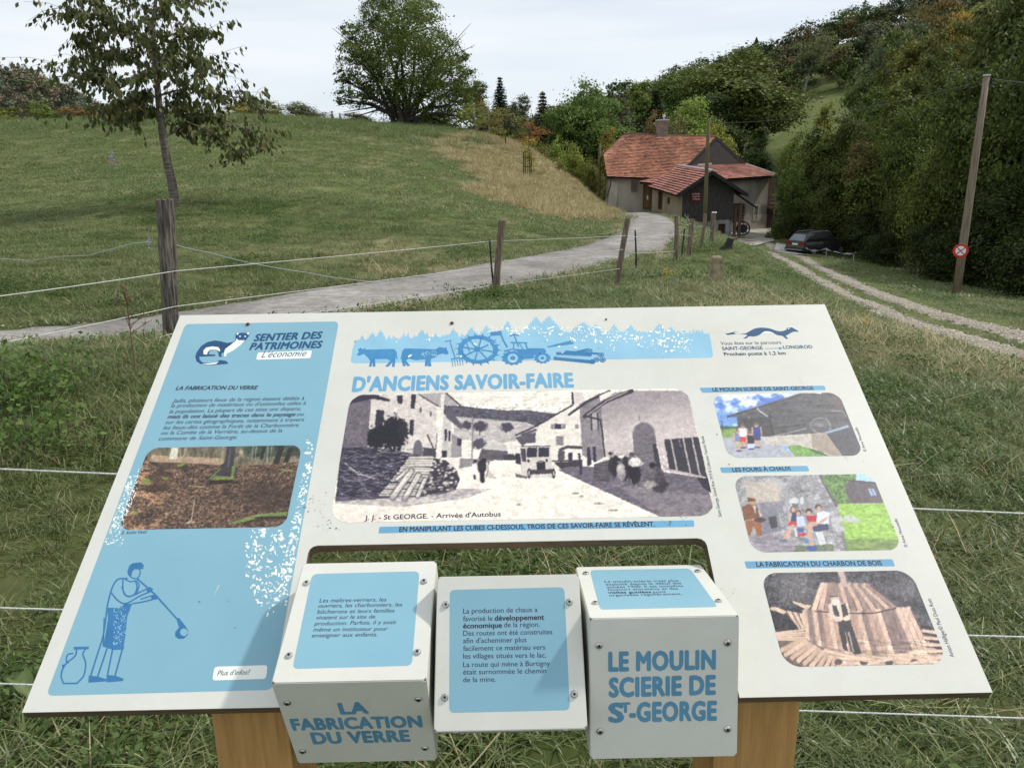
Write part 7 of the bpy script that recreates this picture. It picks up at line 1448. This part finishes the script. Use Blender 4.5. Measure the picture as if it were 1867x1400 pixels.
near = coll('near_tufts', [blade_tuft('tuft_a', 50, .12, .04, .125, .0056, .8, M_gA, 1, 4, .7), blade_tuft('tuft_b', 44, .12, .035, .10, .0062, 1.1, M_gA, 2, 4, .9), blade_tuft('tuft_c', 40, .12, .04, .13, .006, .6, M_gB, 3, 4, .8), blade_tuft('tuft_d', 12, .10, .08, .22, .0036, .45, M_gS, 4, 4, 1.1), leafy_tuft('tuft_e', 46, .15, .06, .022, M_gC, 5)])
mid = coll('mid_tufts', [blade_tuft('tuft_f', 70, .24, .05, .16, .009, .7, M_gA, 11, 2, .7), blade_tuft('tuft_g', 70, .24, .05, .15, .009, .8, M_gB, 12, 2, .8), blade_tuft('tuft_h', 60, .24, .05, .13, .010, .9, M_gA, 13, 2, .8), blade_tuft('tuft_i', 36, .22, .10, .30, .006, .5, M_gS, 14, 3, .9), leafy_tuft('tuft_j', 110, .36, .10, .032, M_gC, 15)])
far = coll('far_tufts', [blade_tuft('tuft_k', 70, .55, .05, .15, .028, .6, M_gA, 21, 1, .6), blade_tuft('tuft_l', 70, .55, .05, .15, .028, .7, M_gA, 22, 1, .7), blade_tuft('tuft_m', 60, .55, .05, .16, .026, .6, M_gB, 23, 1, .8), blade_tuft('tuft_n', 80, .5, .18, .62, .022, .5, M_gS, 24, 2, .7), blade_tuft('tuft_o', 50, .5, .25, .6, .022, .3, M_gA, 25, 2, .5)])
def scatter(name, P, idx, scl, rot, c):
    me = bpy.data.meshes.new(name); me.vertices.add(len(P)); me.vertices.foreach_set('co', np.asarray(P, np.float32).ravel())
    for nm, ty, key, d in (('pick', 'INT', 'value', idx.astype(np.int32)), ('size', 'FLOAT', 'value', scl.astype(np.float32)), ('turn', 'FLOAT_VECTOR', 'vector', rot.astype(np.float32))):
        a = me.attributes.new(nm, ty, 'POINT'); a.data.foreach_set(key, d.ravel())
    o = bpy.data.objects.new(name, me); COL.objects.link(o); o['kind'] = 'stuff'
    ng = bpy.data.node_groups.new(name, 'GeometryNodeTree'); ng.interface.new_socket('Geometry', in_out='INPUT', socket_type='NodeSocketGeometry'); ng.interface.new_socket('Geometry', in_out='OUTPUT', socket_type='NodeSocketGeometry')
    N = ng.nodes.new; gi_, go = N('NodeGroupInput'), N('NodeGroupOutput'); ci = N('GeometryNodeCollectionInfo'); ci.inputs['Collection'].default_value = c; ci.inputs['Separate Children'].default_value = True; ci.inputs['Reset Children'].default_value = True
    ip = N('GeometryNodeInstanceOnPoints'); ip.inputs['Pick Instance'].default_value = True
    def at(nm, ty): a = N('GeometryNodeInputNamedAttribute'); a.data_type = ty; a.inputs['Name'].default_value = nm; return [q for q in a.outputs if q.enabled and q.name == 'Attribute'][0]
    K = ng.links.new; K(gi_.outputs[0], ip.inputs['Points']); K(ci.outputs[0], ip.inputs['Instance']); K(at('pick', 'INT'), ip.inputs['Instance Index']); K(at('size', 'FLOAT'), ip.inputs['Scale'])
    e2r = N('FunctionNodeEulerToRotation'); K(at('turn', 'FLOAT_VECTOR'), e2r.inputs[0]); K(e2r.outputs[0], ip.inputs['Rotation']); K(ip.outputs[0], go.inputs[0])
    md_ = o.modifiers.new('scatter', 'NODES'); md_.node_group = ng; return o
RT1, RT2 = resample(RUT1, 120), resample(RUT2, 120); TC = (TLs+TRs)/2; RC = ROADC[::3]; YP = np.array(yard)[:, :2]
def patch(D0, D1, dens_, seed, margin=.06, qmax=.76):
    qmax = 1.7 if D0 < 5 else 1.1 if D0 < 20 else .85
    """random points of the visible wedge between two distances, roads left free"""
    rg = np.random.default_rng(seed); area = qmax*(D1*D1-D0*D0); n = int(area*dens_); y = np.sqrt(D0*D0+rg.random(n)*(D1*D1-D0*D0)); x = (rg.random(n)*2-1)*qmax*y
    rd = polydist(x, y, RC); ok = rd > ROAD_W/2+.02+.14*(fbm(x*2, y*2, 3)-.5)
    t1, t2 = polydist(x, y, RT1), polydist(x, y, RT2); g_ = fbm(x*3, y*3, 6); ok &= (t1 > .42+.35*(g_-.5)) & (t2 > .36+.35*(g_-.5)); ok &= ~inpoly(x, y, [tuple(p) for p in YP]) & ~inpoly(x, y, [tuple(p[:2]) for p in pk])
    return x[ok], y[ok], np.minimum(t1, t2)[ok], rd[ok], rg
def place(name, D0, D1, dens_, seed, c, base, tall):
    x, y, tt, rd, rg = patch(D0, D1, dens_, seed)
    dr_ = dryness(x, y); dr_ = dr_+.25*(tt < 1.0); u = rg.random(len(x)); idx = np.zeros(len(x), int); idx = np.where(u < .48, 0, np.where(u < .78, 1, 2)); idx = np.where(rg.random(len(x)) < np.clip((dr_-(.30 if D0 < 26 else .40))*1.35, 0.03 if D0 < 26 else .012, .96), 3, idx)
    lf = fbm(x*.8, y*.8, 71); 
    if D0 < 26: idx = np.where((lf > .60) & (idx != 3) & (rg.random(len(x)) < .4), 4, idx)
    elif D0 >= 26: idx = np.where((idx != 3) & (y > 54) & (x < .12*y-10) & (rg.random(len(x)) < sstep(54, 64, y)*.8), 4, idx)
    hs = base*(.35+1.3*fbm(x*1.5, y*1.5, 44))*(.8+.4*rg.random(len(x)))*np.where(tt < 1.3, .6, 1)*np.where((rd < 1.75), 1.25, 1)*np.where((idx == 3) & (dr_ < .6) & (D0 >= 13), .55, 1)
    inw_ = inpoly(x, y, [tuple(p) for p in we]+[(140, 26), (140, 140), (30, 140)]); keep = ~inw_ | (rg.random(len(x)) < .25); x, y, idx, hs = x[keep], y[keep], idx[keep], hs[keep]
    z = H(x, y); rot = np.stack([rg.normal(size=len(x))*.12, rg.normal(size=len(x))*.12, rg.random(len(x))*6.283], 1); print(name, len(x)); return scatter(name, np.stack([x, y, z], 1), idx, hs, rot, c)
place('near_grass', .75, 6.0, 150, 1, near, 1.0, .1)
place('lawn_grass', 6.0, 13, 40, 2, mid, .85, .1)
place('bank_grass', 13, 28, 17, 3, mid, 1.0, .1)
place('meadow_grass', 28, 80, 6.5, 4, far, .9, .1)
# loose stones lying on the two ruts of the track and along the road edges
def pebble(name, seed):
    rg = np.random.default_rng(seed); v = []; f = []
    for i in range(4):
        for j in range(6): t = (i+.5)/4*math.pi; a = j/6*6.283; r_ = .5*(.75+.5*rg.random()); v.append((r_*math.sin(t)*math.cos(a), r_*math.sin(t)*math.sin(a)*.8, r_*math.cos(t)*.55))
    for i in range(3):
        for j in range(6): f.append((i*6+j, (i+1)*6+j, (i+1)*6+(j+1) % 6, i*6+(j+1) % 6))
    f += [tuple(range(6)), tuple(range(23, 17, -1))]; me = raw_mesh(name, v, f, M_pebble); return bpy.data.objects.new(name, me)
M_pebble = island_mat('pale_pebbles', [lin(c) for c in ((180, 171, 154), (140, 131, 118), (196, 188, 174), (112, 103, 92), (164, 155, 140))], .9, .1)
pebs = coll('pebbles', [pebble('pebble_%s' % c, i) for i, c in enumerate('abc')])
rg = np.random.default_rng(8); PX = []; PS = []
for C_, w_ in ((RUT1, .55), (RUT2, .48)):
    Q_ = resample(C_, 900); Q_ = Q_[(Q_[:, 1] > 8) & (Q_[:, 1] < 46)]; k_ = np.repeat(np.arange(len(Q_)), 10); x = Q_[k_, 0]+rg.normal(size=len(k_))*w_*.38; y = Q_[k_, 1]+rg.normal(size=len(k_))*.15; PX.append(np.stack([x, y], 1)); PS.append((.025+.05*rg.random(len(k_))**2)*(1+y/40))
for E_ in (FE_s, NE_s):
    Q_ = E_[(E_[:, 1] < 34)]; k_ = np.repeat(np.arange(len(Q_)), 7); x = Q_[k_, 0]+rg.normal(size=len(k_))*.22; y = Q_[k_, 1]+rg.normal(size=len(k_))*.15; PX.append(np.stack([x, y], 1)); PS.append((.012+.022*rg.random(len(k_))**2)*(1+y/40))
PX = np.vstack(PX); PS = np.concatenate(PS); n = len(PX); scatter('loose_stones', np.c_[PX, H(PX[:, 0], PX[:, 1])+.032], rg.integers(0, 3, n), PS, np.stack([rg.normal(size=n)*.3, rg.normal(size=n)*.3, rg.random(n)*6.3], 1), pebs)
# weeds: clover patch, dead stalk, big leaf, verge herbs, flowers
M_herb = island_mat('weed_leaves', [(.060, .11, .022), (.10, .17, .036), (.15, .22, .06)], .6, .2, .3)
def herb(name, px, py, D, n, spread, hgt, size, mat, label, seed, cat='plant'):
    b = ground(px, py, D); rg = np.random.default_rng(seed); m = MB(); o = thing(name, b, label, cat); P = []
    for k in range(max(5, n//26)):
        a = rg.random()*6.28; e = b+np.array([math.cos(a)*spread*rg.random(), math.sin(a)*spread*rg.random(), hgt*(.5+.5*rg.random())]); m.tube([b+np.array([math.cos(a), math.sin(a), 0])*spread*.3, (b+e)/2+UPZ*.03, e], [.004, .003, .002], 4, False)
        for _ in range(26): P.append(b+(e-b)*(.35+.7*rg.random())+rg.normal(size=3)*np.array([.05, .05, .03])*(.6+spread))
    m.build('stem', M_gC, o); P = np.array(P); v, f = leaf_quads(P, rg.normal(size=P.shape)*.5+np.array([0, -.2, 1]), size, rg, .75); add('leaves', v, f, mat, o); return o
for k, (px, py, D) in enumerate(((30, 742, 4.4), (95, 700, 4.8), (-30, 700, 4.7), (60, 790, 3.9))): herb('clover_clump', px, py, D, 330, .42, .30, .036, M_herb, ('bright green clover clump at the left edge under the lowest rope', 'bright green clover clump nearest the thick post', 'clover clump cut by the left edge of the picture', 'lowest clump of bright clover at the left, over bare soil')[k], 60+k)
for k, (px, py, D) in enumerate(((780, 565, 10.6), (850, 560, 11.2), (700, 585, 9.6), (905, 548, 12.0))): herb('verge_herb', px, py, D, 200, .38, .26, .034, M_herb, ('bushy green weed on the verge above the frieze of the board', 'bushy green weed just left of the second fence post foot', 'low green weed at the left end of the verge above the board', 'green weed growing round the foot of the second post')[k], 70+k)
herb('bank_herb', 1340, 480, 19, 200, .5, .3, .05, M_herb, 'bright green weed patch between the bollard and the stump', 81); herb('bank_herb', 1255, 512, 14, 200, .5, .25, .05, M_herb, 'low green weed left of the stone bollard', 82)
M_deadstalk = pmat('dead_stalk', lin((128, 108, 88)), lin((96, 80, 68)), .9, 20)
b = ground(248, 684, 5.2); dst = thing('dead_stalk', b, 'dry brown weed stalk standing left of the thick fence post', 'plant'); m = MB(); top_ = wp(229, 534, 5.2); m.tube([b-UPZ*.02, b*.4+top_*.6, top_], [.006, .005, .003], 6); rg = np.random.default_rng(9)
for k in range(16):
    t = .42+.55*rg.random(); a = b+(top_-b)*t; e = a+np.array([rg.normal()*.10, rg.normal()*.06, .05+.12*rg.random()]); m.tube([a, e], [.003, .0015], 4)
    for q in range(4): c = a+(e-a)*(.4+.6*rg.random()); m.tube([c, c+rg.normal(size=3)*.012+UPZ*.018], [.004, .001], 4)
m.build('stem', M_deadstalk, dst)
M_bigleaf = pmat('dock_leaf', (.055, .090, .022), (.11, .15, .05), .5, 14, spec=.3)
for k, (px, py, D, ang_, ln, lb) in enumerate(((18, 1022, 2.05, .5, .17, 'broad pale green dock leaf lying in the grass by the board'), (12, 1045, 2.0, 2.6, .10, 'smaller dark dock leaf below the broad one'))):
    b = ground(px, py, D)+UPZ*.05; m = MB(); d = np.array([math.cos(ang_), math.sin(ang_)*.8, .35]); s_ = norm(np.cross(d, UPZ)); n = 9
    for i in range(n+1):
        t = i/n; w = ln*.32*math.sin(math.pi*min(1, t*.93+.06))**.8; c = b+d*ln*t+UPZ*(.05*math.sin(t*3)); wv = .006*math.sin(i*2.1)
        m.v += [c-s_*w+UPZ*(.018+wv), c-UPZ*.004, c+s_*w+UPZ*(.018-wv)]
        if i: j = 3*i; m.f += [[j-3, j-2, j+1, j], [j-2, j-1, j+2, j+1]]
    lf_ = m.build('dock_leaf', M_bigleaf, None, True); tag(lf_, lb, 'leaf')
M_lilac = island_mat('lilac_petals', [(.30, .26, .48), (.40, .36, .58)], .7, .1, .3); M_yel = island_mat('yellow_petals', [(.55, .36, .03), (.62, .46, .06)], .7, .1, .3)
for k, (px, py, D, mt, lb) in enumerate(((208, 312, 36, M_lilac, 'lilac meadow flower high on the hill left of the cherry trunk'), (271, 432, 16, M_lilac, 'lilac flower spike just left of the thick fence post'), (1575, 628, 8.2, M_yel, 'yellow flower in the grass right of the board corner'), (1215, 530, 12.6, M_yel, 'yellow flower in the grass above the top edge of the board'))):
    b = ground(px, py, D); o = thing('flower', b, lb, 'flower'); s_ = D/16; m = MB(); m.tube([b, b+UPZ*.35*s_*.7], .004*s_, 4); m.build('stem', M_gC, o); rg = np.random.default_rng(k); P = b+rg.normal(size=(40, 3))*np.array([.03, .03, .10])*s_+UPZ*.30*s_; v, f = leaf_quads(P, rg.normal(size=P.shape), .035*s_, rg, .8); add('petals', v, f, mt, o)
